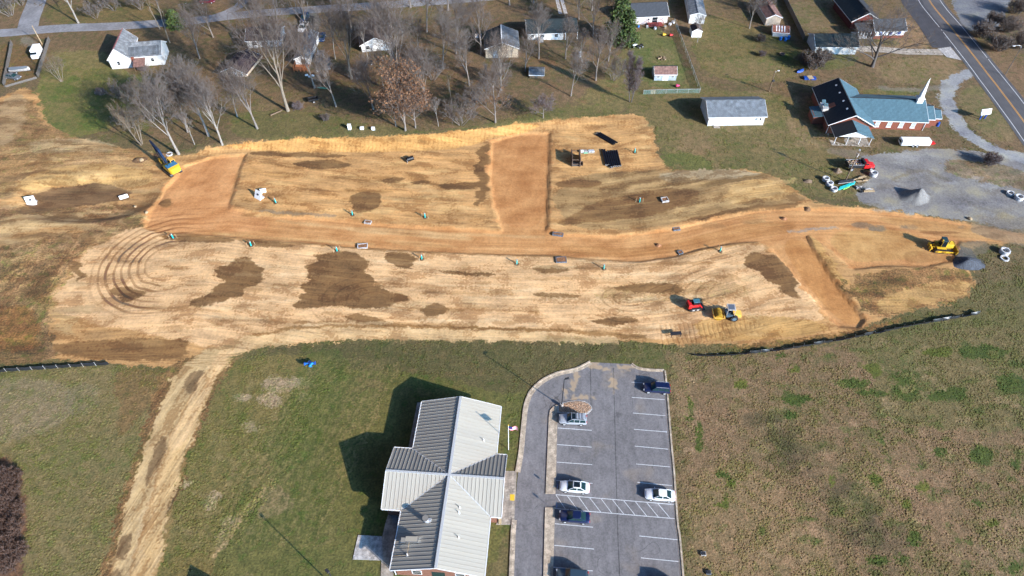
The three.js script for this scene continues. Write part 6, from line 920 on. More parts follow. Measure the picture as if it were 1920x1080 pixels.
{ // excavator
  const b = at(324, 322), f = at(284, 290), t = thing('excavator', 'yellow excavator with dark blue boom reaching over the debris', 'excavator', b, yaw(b, f));
  const navyM = new THREE.MeshPhysicalMaterial({ color: new THREE.Color().setRGB(0.008, 0.022, 0.055), roughness: 0.8, specularIntensity: 0.3 });
  for (const s of [-1, 1]) trackOn(t, 4.3, 0.95, 0.6, s * 1.2, M.darkMetal, M.darkMetal, M.soil);
  part(t, 'undercarriage', box(1.8, 0.5, 2.0, 0, 0.75, 0), M.darkMetal); part(t, 'turntable', cyl(0.8, 0.8, 0.25, 18, 0, 1.1, 0), M.darkMetal);
  const u = part(t, 'upper_body', [rbox(3.4, 0.9, 2.7, 0.1, -0.7, 1.7, 0)], M.yellow);
  part(u, 'engine_cover', rbox(1.7, 0.7, 2.6, 0.08, -1.2, 2.4, 0), mat(0.03, 0.16, 0.30, 0.4), 'blue black engine cover'); part(u, 'counterweight', [loft([[[-2.9, 1.3, -1.0], [-2.4, 1.3, -1.35], [-1.9, 1.3, -1.35], [-1.9, 1.3, 1.35], [-2.4, 1.3, 1.35], [-2.9, 1.3, 1.0]], [[-2.95, 2.6, -1.0], [-2.45, 2.75, -1.38], [-1.9, 2.75, -1.38], [-1.9, 2.75, 1.38], [-2.45, 2.75, 1.38], [-2.95, 2.6, 1.0]]])], M.yellow);
  part(u, 'exhaust_stack', bar(V3(-1.0, 2.7, -0.7), V3(-1.0, 3.3, -0.7), 0.07), M.darkMetal);
  const cab = part(t, 'cab', [rbox(1.7, 1.75, 1.0, 0.1, 0.45, 2.3, 0.85)], M.glass); part(cab, 'cab_roof', rbox(1.75, 0.12, 1.05, 0.05, 0.45, 3.2, 0.85), M.amber); for (const [x, z] of [[-0.4, 0.36], [-0.4, 1.34], [1.3, 0.36], [1.3, 1.34]]) part(cab, 'cab_post', box(0.1, 1.75, 0.1, x, 2.3, z), M.yellow);
  const k = (pts, w) => put(extr(pts, w), 0, 0, -0.1);
  part(t, 'boom', k([[0.6, 1.6], [1.2, 1.5], [3.2, 4.6], [5.6, 5.9], [5.5, 6.3], [2.7, 5.2]], 0.5), navyM, 'dark blue boom'); const st = part(t, 'stick', k([[5.9, 6.5], [5.3, 6.2], [3.6, 2.4], [3.95, 2.3]], 0.36), navyM);
  part(t, 'hydraulic_ram', [bar(V3(1.4, 1.9, -0.45), V3(3.4, 4.4, -0.45), 0.09), bar(V3(1.4, 1.9, 0.28), V3(3.4, 4.4, 0.28), 0.09), bar(V3(3.0, 5.5, -0.1), V3(5.4, 6.7, -0.1), 0.08)], M.darkMetal);
  part(t, 'bucket', [put(extr([[0, 0], [0.9, 0.15], [1.2, 0.7], [1.0, 1.25], [0.35, 1.5], [0.45, 1.2], [0.75, 0.8], [0.55, 0.4], [-0.05, 0.25]], 1.25), 3.3, 1.0, -0.1, 0, 0, 0.3)], M.yellowDark);
}
{ // bulldozer
  const t = thing('bulldozer', 'yellow crawler bulldozer facing the dark stone heap', 'bulldozer', at(1763, 468), -0.12);
  for (const s of [-1, 1]) { trackOn(t, 3.6, 1.0, 0.6, s * 1.0, M.darkMetal, M.yellowDark, M.yellow); part(t, 'fender', box(1.9, 0.08, 0.6, -0.6, 1.35, s * 1.0), M.yellow); }
  part(t, 'chassis', box(3.0, 0.7, 1.5, 0, 0.95, 0), M.yellowDark); const hood = part(t, 'hood', [rbox(1.7, 0.95, 1.35, 0.08, 1.0, 1.7, 0)], M.yellow); part(hood, 'grille', box(0.06, 0.7, 1.1, 1.87, 1.65, 0), M.black); part(hood, 'exhaust', bar(V3(0.7, 2.1, 0.3), V3(0.7, 2.9, 0.3), 0.07), M.darkMetal);
  const cab = part(t, 'cab', [loft([[[-0.85, 1.5, -0.8], [0.35, 1.5, -0.8], [0.35, 1.5, 0.8], [-0.85, 1.5, 0.8]], [[-0.75, 3.0, -0.65], [0.15, 3.0, -0.65], [0.15, 3.0, 0.65], [-0.75, 3.0, 0.65]]])], M.glass); part(cab, 'cab_roof', rbox(1.15, 0.14, 1.6, 0.06, -0.3, 3.05, 0), mat(0.02, 0.05, 0.06, 0.4)); for (const [x, z] of [[-0.8, 0.72], [-0.8, -0.72], [0.25, 0.72], [0.25, -0.72]]) part(cab, 'cab_post', beam(V3(x, 1.5, z * 1.05), V3(x * 0.9, 3.0, z * 0.92), 0.1, 0.1), M.yellow); part(cab, 'air_filter', cyl(0.15, 0.15, 0.5, 12, -0.9, 3.0, 0.5), M.yellow);
  const bl = part(t, 'blade', [loft([-1, 1].map((s) => [[2.75, 0.05, s * 1.7], [2.6, 0.6, s * 1.7], [2.8, 1.25, s * 1.7], [2.65, 1.25, s * 1.7], [2.42, 0.6, s * 1.7], [2.6, 0.05, s * 1.7]]))], M.yellowDark); for (const s of [-1, 1]) part(bl, 'push_arm', beam(V3(0.5, 0.6, s * 1.4), V3(2.55, 0.6, s * 1.3), 0.16, 0.2), M.yellow);
  const rp = part(t, 'ripper', [box(0.3, 0.35, 1.9, -2.4, 0.9, 0), beam(V3(-1.6, 1.1, 0.4), V3(-2.4, 0.95, 0.4), 0.15, 0.2), beam(V3(-1.6, 1.1, -0.4), V3(-2.4, 0.95, -0.4), 0.15, 0.2)], M.yellow); for (const z of [-0.8, 0, 0.8]) part(rp, 'shank', box(0.16, 1.2, 0.12, -2.5, 0.7, z), M.yellow);
}
{ // skid steer
  const t = thing('skid_steer', 'red compact track loader on the lower sand pad', 'loader', at(1301, 577), 0.14);
  for (const s of [-1, 1]) trackOn(t, 2.5, 0.75, 0.42, s * 0.78, M.rubber, M.darkMetal, M.alu);
  const b = part(t, 'body', [rbox(2.3, 0.6, 1.2, 0.08, -0.1, 0.85, 0)], M.red); part(b, 'engine_door', rbox(0.7, 1.1, 1.65, 0.12, -1.2, 1.2, 0), M.red); part(b, 'rear_grille', box(0.05, 0.5, 1.0, -1.57, 1.2, 0), M.black);
  const cab = part(t, 'cab', [rbox(1.35, 1.3, 0.95, 0.08, 0.15, 1.45, 0)], M.glass); part(cab, 'cab_roof', rbox(1.3, 0.1, 1.0, 0.05, 0.1, 2.13, 0), mat(0.05, 0.16, 0.20, 0.4));
  for (const s of [-1, 1]) part(t, 'lift_arm', [beam(V3(-1.2, 1.55, s * 0.72), V3(0.7, 1.5, s * 0.72), 0.16, 0.22), beam(V3(0.7, 1.5, s * 0.72), V3(1.45, 0.5, s * 0.72), 0.16, 0.2)], M.red);
  part(t, 'bucket', [put(extr([[0, 0.05], [0.6, 0.02], [0.6, 0.1], [0.15, 0.2], [0.1, 0.7], [0, 0.72]], 1.9), 1.4, 0, 0)], M.darkMetal);
}
{ // roller
  const t = thing('soil_roller', 'yellow single drum roller with white canopy on the sand pad', 'roller', at(1362, 594), Math.PI - 0.05);
  const d = part(t, 'drum', [put(new THREE.CylinderGeometry(0.75, 0.75, 2.0, 28), 1.75, 0.75, 0, Math.PI / 2, 0, 0)], M.yellowDark), fr = part(t, 'drum_frame', [box(2.1, 0.22, 0.16, 1.75, 0.85, 1.12), box(2.1, 0.22, 0.16, 1.75, 0.85, -1.12), box(0.2, 0.3, 2.4, 2.75, 0.85, 0), box(0.25, 0.35, 2.4, 0.75, 0.9, 0)], M.amber);
  part(t, 'articulation', box(0.9, 0.4, 0.7, 0.4, 0.85, 0), M.darkMetal); const fl = part(t, 'operator_deck', rbox(1.3, 0.5, 1.8, 0.06, -0.2, 1.15, 0), mat(0.06, 0.10, 0.13, 0.6)); part(fl, 'seat', [rbox(0.5, 0.16, 0.5, 0.05, -0.4, 1.5, 0), rbox(0.14, 0.6, 0.5, 0.05, -0.65, 1.8, 0)], M.black); part(fl, 'steering_wheel', put(new THREE.TorusGeometry(0.2, 0.03, 6, 14), 0.15, 1.95, 0, 1.1, Math.PI / 2, 0), M.black);
  const ro = part(t, 'canopy', [rbox(1.6, 0.12, 1.7, 0.05, -0.3, 2.95, 0)], M.concretePale); part(ro, 'canopy_panel', box(1.15, 0.03, 1.25, -0.3, 3.02, 0), mat(0.10, 0.12, 0.16, 0.6)); for (const [x, z] of [[0.4, 0.78], [0.4, -0.78], [-1.0, 0.78], [-1.0, -0.78]]) part(ro, 'canopy_post', box(0.08, 1.6, 0.08, x, 2.1, z), M.alu);
  part(t, 'hood', [loft([[[-0.9, 0.7, -0.75], [-0.9, 0.7, 0.75], [-0.9, 1.75, 0.7], [-0.9, 1.75, -0.7]], [[-2.6, 0.75, -0.7], [-2.6, 0.75, 0.7], [-2.6, 1.35, 0.6], [-2.6, 1.35, -0.6]]])], M.amber); for (const s of [-1, 1]) wheelOn(t, -1.2, 0.72, s * 0.95, 0.72, 0.5, mat(0.10, 0.16, 0.20, 0.5));
}
{ // dump truck
  const t = thing('dump_truck', 'red dump truck loaded with rubble beside the utility pole', 'truck', at(1608, 316), 0.02);
  part(t, 'chassis', box(6.0, 0.3, 0.9, 0, 0.8, 0), M.black); const cab = part(t, 'cab', [loft([[[0.9, 0.75, -1.0], [2.2, 0.75, -1.0], [2.2, 0.75, 1.0], [0.9, 0.75, 1.0]], [[0.9, 1.6, -1.02], [2.2, 1.6, -1.02], [2.2, 1.6, 1.02], [0.9, 1.6, 1.02]], [[0.95, 2.25, -0.9], [1.8, 2.25, -0.9], [1.8, 2.25, 0.9], [0.95, 2.25, 0.9]]])], M.red); part(cab, 'windscreen', put(new THREE.BoxGeometry(0.05, 0.62, 1.6), 2.02, 1.92, 0, 0, 0, 0.55), M.glass); for (const s of [-1, 1]) part(cab, 'side_window', box(0.7, 0.45, 0.05, 1.4, 1.9, s * 0.97), M.glass);
  const h = part(t, 'hood', [loft([[[2.15, 0.7, -0.9], [2.15, 0.7, 0.9], [2.15, 1.6, 0.8], [2.15, 1.6, -0.8]], [[3.45, 0.7, -0.8], [3.45, 0.7, 0.8], [3.45, 1.4, 0.65], [3.45, 1.4, -0.65]]])], M.red); part(h, 'bumper', box(0.2, 0.3, 2.0, 3.55, 0.65, 0), M.black); for (const s of [-1, 1]) part(h, 'fender', rbox(1.1, 0.5, 0.35, 0.15, 2.8, 0.95, s * 0.9), M.red);
  const bed = part(t, 'dump_bed', [box(3.6, 0.1, 2.3, -1.3, 1.15, 0), box(3.6, 0.8, 0.08, -1.3, 1.5, 1.12), box(3.6, 0.8, 0.08, -1.3, 1.5, -1.12), box(0.08, 1.2, 2.3, 0.5, 1.75, 0), box(0.5, 0.08, 2.2, 0.75, 2.35, 0), box(0.08, 0.8, 2.3, -3.1, 1.5, 0)], M.black); part(bed, 'bed_rim', [box(3.6, 0.06, 0.14, -1.3, 1.92, 1.12), box(3.6, 0.06, 0.14, -1.3, 1.92, -1.12)], M.alu);
  srand(31); const ru = [[], [], []]; for (let k = 0; k < 70; k++) ru[k % 3].push(box(rr(0.15, 0.6), rr(0.08, 0.3), rr(0.15, 0.5), rr(-2.9, 0.3), rr(1.45, 1.85), rr(-0.95, 0.95), R(), R() * 3, R())); ru.forEach((q, i) => part(bed, 'rubble', q, [M.concretePale, M.woodPale, M.brick][i]).userData.kind = 'stuff');
  for (const s of [-1, 1]) { wheelOn(t, 2.75, 0.5, s * 0.95, 0.5, 0.3); wheelOn(t, -2.0, 0.5, s * 0.9, 0.5, 0.5); }
}
{ // long white trailer and its red tow bar, camper and others
  const t = thing('cargo_trailer', 'long white trailer with red tow bar on grass below the church', 'trailer', at(1712, 272), -0.02);
  part(t, 'body', [rbox(7.4, 1.5, 2.0, 0.25, 0, 1.15, 0)], M.whitePaint); part(t, 'nose_window', box(0.1, 0.5, 1.2, -3.72, 1.3, 0), M.glassTeal); part(t, 'underframe', box(7.0, 0.3, 1.4, 0, 0.4, 0), M.darkMetal); part(t, 'tow_bar', [beam(V3(3.6, 0.6, 0.5), V3(5.4, 0.55, 0), 0.14, 0.14), beam(V3(3.6, 0.6, -0.5), V3(5.4, 0.55, 0), 0.14, 0.14), box(0.7, 0.5, 0.8, 4.6, 0.75, 0)], M.red); for (const s of [-1, 1]) for (const x of [-0.5, 0.5]) wheelOn(t, x, 0.36, s * 0.95, 0.36, 0.24);
  const c = thing('camper', 'small white camper van inside the fenced plot', 'camper', at(72, 104), -1.35); part(c, 'body', [rbox(4.0, 2.1, 2.1, 0.2, -0.4, 1.5, 0)], M.whitePaint); part(c, 'cab', [rbox(1.6, 1.2, 1.9, 0.25, 2.1, 0.95, 0)], M.whitePaint); part(c, 'windscreen', put(new THREE.BoxGeometry(0.06, 0.7, 1.6), 2.2, 1.75, 0, 0, 0, 0.6), M.glass); part(c, 'side_window', box(0.9, 0.5, 0.05, -0.6, 1.8, 1.06), M.glass); part(c, 'rear_window', box(0.05, 0.6, 0.9, -2.42, 1.7, 0), M.glass); for (const s of [-1, 1]) for (const x of [-1.4, 1.9]) wheelOn(c, x, 0.36, s * 0.95, 0.36, 0.22);
  const bo = thing('covered_boat', 'grey covered boat on a trailer inside the fenced plot', 'boat', at(40, 135), 0.15); part(bo, 'hull', [loft([[-2.6, 1.0], [-1.0, 1.05], [1.2, 0.9], [2.4, 0.35], [2.7, 0.08]].map(([x, w]) => [[x, 0.5, -w * 0.6], [x, 1.2, -w], [x, 1.5, 0], [x, 1.2, w], [x, 0.5, w * 0.6]]))], M.concretePale); part(bo, 'cover', [loft([[-2.5, 0.95], [-1.0, 1.0], [1.2, 0.8], [2.3, 0.3]].map(([x, w]) => [[x, 1.2, -w], [x, 1.75, 0], [x, 1.2, w]]))], mat(0.10, 0.115, 0.13, 0.8)); part(bo, 'trailer_frame', [beam(V3(-2.2, 0.4, 0.5), V3(3.3, 0.4, 0), 0.1, 0.1), beam(V3(-2.2, 0.4, -0.5), V3(3.3, 0.4, 0), 0.1, 0.1)], M.darkMetal); for (const s of [-1, 1]) wheelOn(bo, -0.8, 0.33, s * 0.95, 0.33, 0.2);
  const bt = thing('utility_trailer', 'black utility trailer on the grass left of the brown oak', 'trailer', at(588, 190), 0.35); part(bt, 'box', [box(2.6, 0.08, 1.5, 0, 0.6, 0), box(2.6, 0.45, 0.05, 0, 0.85, 0.74), box(2.6, 0.45, 0.05, 0, 0.85, -0.74), box(0.05, 0.45, 1.5, 1.3, 0.85, 0), box(0.05, 0.45, 1.5, -1.3, 0.85, 0)], M.black); part(bt, 'draw_bar', beam(V3(1.3, 0.5, 0), V3(2.5, 0.45, 0), 0.1, 0.1), M.black); for (const s of [-1, 1]) wheelOn(bt, 0, 0.33, s * 0.88, 0.33, 0.2);
  const sm2 = thing('riding_mower', 'dark riding mower parked left of the brown oak', 'mower', at(692, 121), 0.1); part(sm2, 'body', [rbox(2.4, 0.5, 0.9, 0.1, 0, 0.6, 0), rbox(0.9, 0.4, 0.8, 0.1, 0.7, 0.95, 0)], M.black); part(sm2, 'seat', rbox(0.5, 0.5, 0.6, 0.08, -0.4, 1.0, 0), M.darkMetal); for (const s of [-1, 1]) for (const x of [-0.8, 0.8]) wheelOn(sm2, x, 0.28, s * 0.5, 0.28, 0.2);
}

// ---------------------------------------------------------------- site furniture and small things
function lampPost(name, label, p, H, heads, turn = 0) {
  const t = thing(name, label, 'lamp post', p, turn); part(t, 'base', cyl(0.32, 0.3, 0.75, 16, 0, 0.38, 0), M.concretePale); part(t, 'pole', cyl(0.1, 0.07, H - 0.6, 10, 0, 0.7 + (H - 0.6) / 2 - 0.05, 0), M.darkMetal);
  for (const a of heads) part(t, 'lamp_head', [rbox(0.7, 0.16, 0.4, 0.05, Math.cos(a) * 0.5, H, -Math.sin(a) * 0.5, 0, a, 0), beam(V3(0, H - 0.05, 0), V3(Math.cos(a) * 0.4, H, -Math.sin(a) * 0.4), 0.07, 0.07)], M.darkMetal); return t;
}
lampPost('parking_lamp', 'tall dark lamp post on the gravel island', G(1053, 762).setY(0.14), 8.3, [0.3]);
{ const tip = G(494, 970); const L = 8.3 / Math.tan(SUN_EL); lampPost('parking_lamp', 'dark lamp post below the frame whose long shadow crosses the lawn', V3(tip.x + Math.sin(SUN_AZ) * L, 0, tip.z - Math.cos(SUN_AZ) * L), 8.3, [2.4]); }
{
  const t = thing('street_lamp', 'curved arm street lamp beside the highway', 'lamp post', at(1884, 141), 0); part(t, 'pole', bar(V3(0, 0, 0), V3(0, 8.2, 0), 0.1, 10, 0.07), M.woodGrey); part(t, 'arm', new THREE.TubeGeometry(new THREE.CatmullRomCurve3([V3(0, 8.1, 0), V3(-0.2, 8.8, 0), V3(-1.0, 9.1, 0), V3(-2.0, 9.0, 0)]), 10, 0.05, 6), M.alu); part(t, 'lamp_head', rbox(0.8, 0.16, 0.35, 0.07, -2.3, 8.95, 0), M.alu);
  const flag = thing('flagpole', 'white flagpole with red and white flag by the office', 'flagpole', G(953.5, 843), 0); part(flag, 'pole', bar(V3(0, 0, 0), V3(0, 7.9, 0), 0.07, 10, 0.045), M.whitePaint); part(flag, 'finial', put(new THREE.SphereGeometry(0.1, 10, 8), 0, 7.95, 0), M.yellow);
  const wave = (y0, y1, x0, x1, m, n) => { const v = []; const rows = 10; const r = []; for (let k = 0; k <= rows; k++) { const x = lerp(x0, x1, k / rows), z = 0.18 * Math.sin(x * 4.2) * (0.3 + x * 0.5), dr = -0.28 * x - 0.05 * Math.sin(x * 3); r.push([[x, y0 + dr, z - 0.008], [x, y1 + dr, z - 0.008], [x, y1 + dr, z + 0.008], [x, y0 + dr, z + 0.008]]); } part(flag, n, loft(r), m); };
  for (let k = 0; k < 7; k++) wave(7.7 - (k + 1) * 0.16, 7.7 - k * 0.16 - 0.004, k < 4 ? 0.66 : 0.06, 1.55, k % 2 ? M.whitePaint : mat(0.55, 0.02, 0.05, 0.8), 'flag_stripe'); wave(7.7 - 0.64, 7.7, 0.06, 0.65, mat(0.02, 0.03, 0.16, 0.8), 'flag_canton');
}
function powerPole(label, px, py, H, o = {}) {
  const t = thing('utility_pole', label, 'utility pole', at(px, py), o.turn ?? 0.3, 'utility poles'); part(t, 'pole', bar(V3(0, -0.3, 0), V3(0, H, 0), 0.16, 9, 0.1), o.m ?? M.wood);
  if (o.arm) { const a = part(t, 'crossarm', box(2.2, 0.12, 0.12, 0, H - 0.5, 0), M.woodGrey); for (const x of [-0.95, 0.95]) part(a, 'insulator', cyl(0.05, 0.04, 0.18, 8, x, H - 0.35, 0), M.whitePaint); }
  if (o.lamp) { part(t, 'yard_light', [bar(V3(0, H - 0.4, 0), V3(0.8, H - 0.1, 0), 0.03), rbox(0.5, 0.22, 0.4, 0.08, 1.0, H - 0.15, 0)], M.alu); }
  if (o.can) part(t, 'transformer', [cyl(0.28, 0.28, 0.8, 14, 0.42, H - 1.2, 0)], M.alu); if (o.box) part(t, 'meter_box', rbox(0.7, 0.5, 0.4, 0.04, 0.1, H * 0.55, 0.25), M.darkMetal);
}
powerPole('brown utility pole rising past the red dump truck', 1585, 339.5, 8.6, { can: 1, lamp: 1, turn: 1.0 });
powerPole('utility pole with yard light left of the church', 1441.5, 172, 6.4, { lamp: 1, box: 1 }); powerPole('pale leaning utility pole at the fenced plot', 79, 83, 5.9, { m: M.woodPale, turn: 0 }); powerPole('slim utility pole at the lane behind the olive bush', 360, 55, 8.5, { arm: 1 }); powerPole('slim utility pole at the lane above the white pickup', 559.5, 31, 8.5, { arm: 1, m: M.woodGrey });
// accessible parking signs
for (const [x, y, l] of [[1043.5, 921, 'small sign post above the hatched crossing'], [1042, 958, 'small sign post below the hatched crossing']]) { const t = thing('parking_sign', l, 'sign', G(x, y).setY(0.1), LOTYAW, 'parking sign posts'); part(t, 'post', box(0.05, 2.0, 0.05, 0, 1.0, 0), M.darkMetal); part(t, 'sign_plate', box(0.03, 0.5, 0.32, -0.04, 1.8, 0), M.blueDeep); }
{ const t = thing('church_sign', 'white slanted sign board beside the gravel drive', 'sign', at(1841, 223), 0.2); part(t, 'sign_face', [box(2.9, 1.5, 0.35, 0, 2.2, 0, -0.35, 0, 0)], M.whitePaint);  for (const s of [-1, 1]) part(t, 'post', box(0.25, 1.4, 0.25, s * 0.7, 0.7, 0), M.blueDeep); }
// silt fences: cloth and stakes
function siltFence(label, pts, h, every, lightShare) {
  const P = pts.map((p) => at(...p)), t = thing('silt_fence', label, 'silt fence', [0, 0, 0], 0, 'silt fences'), c = new THREE.CatmullRomCurve3(P, false, 'centripetal'), n = Math.round(c.getLength() / every); srand(pts[0][0] + 3);
  for (let k = 0; k < n; k++) {
    const r = []; const m = 4, lean0 = rr(-0.1, 0.1 + lightShare);
    for (let j = 0; j <= m; j++) { const u = (k + j / m) / n, q = c.getPointAt(Math.min(1, u)), d = c.getTangentAt(Math.min(1, u)), nx = d.z, nz = -d.x, b = 0.16 * Math.sin(j / m * Math.PI) + 0.03 * noise(u * 200, 1), sag = 0.12 * Math.sin(j / m * Math.PI) * (0.6 + R()), y = hgt(q.x, q.z); r.push([[q.x - nx * b, y - 0.05, q.z - nz * b], [q.x - nx * (b * 0.7), y + h * 0.5, q.z - nz * b * 0.7], [q.x - nx * (lean0 * 1.5), y + h - sag, q.z - nz * lean0 * 1.5], [q.x - nx * (lean0 * 1.5) - nx * 0.02, y + h - sag, q.z - nz * lean0 * 1.5 - nz * 0.02], [q.x - nx * (b * 0.7 + 0.02), y + h * 0.5, q.z - nz * (b * 0.7 + 0.02)], [q.x - nx * (b + 0.02), y - 0.05, q.z - nz * (b + 0.02)]]); }
    part(t, 'fence_cloth', loft(r), M.fabric);
    const q = c.getPointAt(k / n), d = c.getTangentAt(k / n), y = hgt(q.x, q.z), f = 0.18; part(t, 'stake', beam(V3(q.x - d.z * f - d.x * 0.0, y - 0.1, q.z + d.x * f), V3(q.x - d.z * f * 0.6, y + h + 0.25, q.z + d.x * f * 0.6), 0.045, 0.04), lightShare ? M.woodGrey : M.concretePale);
  }
}
siltFence('black silt fence curving along the lower right edge of the site', [[1300, 666], [1340, 667], [1400, 663], [1470, 655], [1560, 640], [1640, 625], [1700, 612], [1770, 600], [1836, 588]], 0.8, 2.1, 0.28);
siltFence('straight black silt fence at the left edge of the photo', [[-60, 702], [0, 697], [100, 690], [205, 683]], 0.85, 2.3, 0);
// concrete manhole rings
const ringG = new THREE.LatheGeometry([[0.55, 0], [0.82, 0], [0.84, 0.06], [0.84, 0.74], [0.8, 0.8], [0.58, 0.8], [0.55, 0.74], [0.55, 0]].map((p) => new THREE.Vector2(...p)), 28);
[[1547.5, 338, 1, 1, 'concrete ring farthest left by the pipe heap', 0], [1554.5, 346.5, 1, 1, 'middle concrete ring left of the teal pipes', 0], [1563, 356.5, 1, 0.8, 'concrete ring touching the teal pipes', 0], [1636.5, 329, 1.1, 1.25, 'tall concrete ring at the nose of the dump truck', 0], [1893, 364, 1, 0.7, 'low concrete ring at the right edge, upper of a pair', 0], [1909, 373, 1.15, 1.1, 'taller concrete ring at the right edge, lower of a pair', 0], [1882, 474, 1.2, 1.1, 'concrete ring on the grass right of the stone heap, upper', 0], [1883, 485, 1.1, 0.35, 'flat concrete lid lying below the ring on the right grass', 0], [318, 290, 0.95, 0.4, 'concrete ring lying by the tall tree near the excavator', 0]].forEach(([x, y, s, h, l], i) => { const o = solo('concrete_ring', l, 'concrete ring', ringG.clone().scale(s, h, s), M.concreteWhite, at(x, y), i, 'concrete manhole rings'); });
// teal risers between stakes
{
  const proto = thing('utility_riser', '', 'utility riser', [0, 0, 0], 0, 'teal utility risers'); part(proto, 'pipe', cyl(0.15, 0.15, 1.25, 12, 0, 0.6, 0), M.teal); part(proto, 'cap', cyl(0.18, 0.17, 0.14, 12, 0, 1.26, 0), M.concretePale); for (const [x, z] of [[-0.75, 0.1], [0.8, -0.05]]) { const s = part(proto, 'stake', box(0.07, 1.35, 0.05, x, 0.62, z, 0, 0, x * 0.12), M.woodPale); part(s, 'flagging', box(0.1, 0.16, 0.07, x - x * 0.08, 1.2, z), M.orange); } part(proto, 'dirt_collar', [put(new THREE.ConeGeometry(0.7, 0.18, 12), 0, 0.05, 0)], M.soil);
  [[325, 447, 'teal riser at the lower left corner of the clay pad'], [471, 461, 'teal riser second from the left below the clay road'], [632, 471, 'teal riser at the top of the big damp patch'], [791, 486, 'teal riser below the road right of the damp patch'], [969, 495, 'teal riser below the road under the cross street'], [1132, 504, 'teal riser below the road right of the blue plate'], [1350, 471, 'teal riser below the road near its right bend'], [517, 380, 'teal riser right of the two white blocks'], [661, 403, 'teal riser above the road near the upper damp patch'], [797, 408, 'teal riser above the road left of the cross street'], [1199, 379, 'teal riser on the upper right pad'], [1190, 286, 'teal riser right of the black pipe stack']].forEach(([x, y, l], i) => { if (i) dup(proto, at(x, y), i * 0.3, l); else { proto.position.copy(at(x, y)); proto.userData.label = l; } });
}
// drainage boxes, headwalls, loose pipes
function basin4(label, px, py, w, d, h, turn, m) { const t = thing('drain_box', label, 'drain box', at(px, py), turn, 'drain boxes'); part(t, 'box_wall', [box(w, h, 0.16, 0, h / 2 - 0.1, d / 2), box(w, h, 0.16, 0, h / 2 - 0.1, -d / 2), box(0.16, h, d - 0.17, w / 2 - 0.08, h / 2 - 0.1, 0), box(0.16, h, d - 0.17, -w / 2 + 0.08, h / 2 - 0.1, 0)], m); part(t, 'clay_fill', box(w - 0.34, 0.1, d - 0.17, 0, h * 0.45, 0, 0.05, 0, 0.06), M.clay); }
basin4('white concrete drain box on the south edge of the clay road', 680, 463, 2.2, 1.3, 0.5, 0.1, M.concreteWhite); basin4('grey blue drain box at the corner of the cross street', 1046, 440, 2.4, 0.8, 0.4, -0.2, M.concreteBlue); basin4('dark blue grey drain box at the south edge of the road', 1052, 488, 2.3, 1.5, 0.4, 0.05, M.concreteBlue); basin4('small blue drain box at the south edge near the bend', 1275, 474, 1.1, 0.9, 0.4, 0.3, M.concreteBlue); basin4('drain box with orange clay on the north road edge', 1268, 430, 1.6, 0.8, 0.4, 0.15, M.concreteBlue); basin4('round shouldered grey drain box on the upper right pad', 1246, 376, 1.6, 1.3, 0.6, 0.2, M.concretePale); basin4('clay filled drain box on the upper road edge', 690, 417, 1.6, 0.8, 0.35, -0.2, M.concretePale);
function headwall(label, px, py, turn, w = 2.6, h = 1.7, lie = 0.5) { const t = thing('headwall_block', label, 'concrete block', at(px, py), turn, 'white concrete headwalls'); const b = part(t, 'slab', [box(w, h, 0.3, 0, h * 0.42, 0, -lie, 0, 0)], M.whitePaint); part(b, 'opening', box(w * 0.26, h * 0.2, 0.02, w * 0.06, h * 0.55 + 0.05, 0.02 - Math.sin(lie) * 0.12 + 0.16, -lie, 0, 0), M.darkMetal); part(t, 'foot', box(w * 0.9, 0.25, 0.8, 0, 0.1, -0.45), M.concreteWhite); }
headwall('white concrete block standing at the left end of the basin', 61, 382, 0.25, 2.0, 2.2, 0.35); headwall('white concrete headwall at the right end of the basin', 233, 371, 0.5, 1.9, 0.9, 0.3); headwall('larger white block of the pair on the upper sand pad', 486, 371, -0.6, 2.0, 2.0, 0.5); headwall('smaller white block of the pair on the upper sand pad', 494, 360, 0.2, 1.3, 1.0, 0.3);
{ const t = thing('culvert_pipe', 'short black culvert pipe under the bright cut bank', 'pipe', at(769, 301), 0.5); part(t, 'pipe', [put(new THREE.CylinderGeometry(0.55, 0.55, 1.7, 18, 1, true), 0, 0.55, 0, 0, 0, Math.PI / 2)], new THREE.MeshStandardMaterial({ color: 0x0b0c10, roughness: 0.5, side: THREE.DoubleSide })); for (const x of [-0.8, -0.4, 0, 0.4, 0.8]) part(t, 'pipe_rib', put(new THREE.TorusGeometry(0.57, 0.05, 6, 18), x, 0.55, 0, 0, Math.PI / 2, 0), M.pipe); part(t, 'end_plate', box(0.08, 0.6, 0.9, -0.95, 0.35, 0.3), M.concretePale); solo('survey_stake', 'yellow lath beside the short culvert pipe', 'stake', [box(0.08, 1.1, 0.05, 0, 0.5, 0, 0, 0, 0.7)], M.woodPale, at(756, 298)); }
function pipeRun(label, group, a, b, count, gap, r, stagger) { const A = at(...a), B = at(...b), L = A.distanceTo(B), tn = yaw(A, B), side = V3(-Math.sin(tn), 0, -Math.cos(tn)); for (let k = 0; k < count; k++) { const c = A.clone().add(B).multiplyScalar(0.5).addScaledVector(side, (k - (count - 1) / 2) * gap).addScaledVector(V3(Math.cos(tn), 0, -Math.sin(tn)), stagger[k % stagger.length]); c.y = hgt(c.x, c.z); const t = thing('black_pipe', label, 'pipe', c, tn, group); part(t, 'barrel', [put(new THREE.CylinderGeometry(r, r, L, 14, 1, true), 0, r, 0, 0, 0, Math.PI / 2)], new THREE.MeshStandardMaterial({ color: 0x0a0d16, roughness: 0.4, side: THREE.DoubleSide })); for (const s of [-1, 1]) part(t, 'end_ring', put(new THREE.TorusGeometry(r * 0.96, r * 0.14, 6, 16), s * L / 2, r, 0, 0, Math.PI / 2, 0), s < 0 ? M.concretePale : M.darkMetal); } }
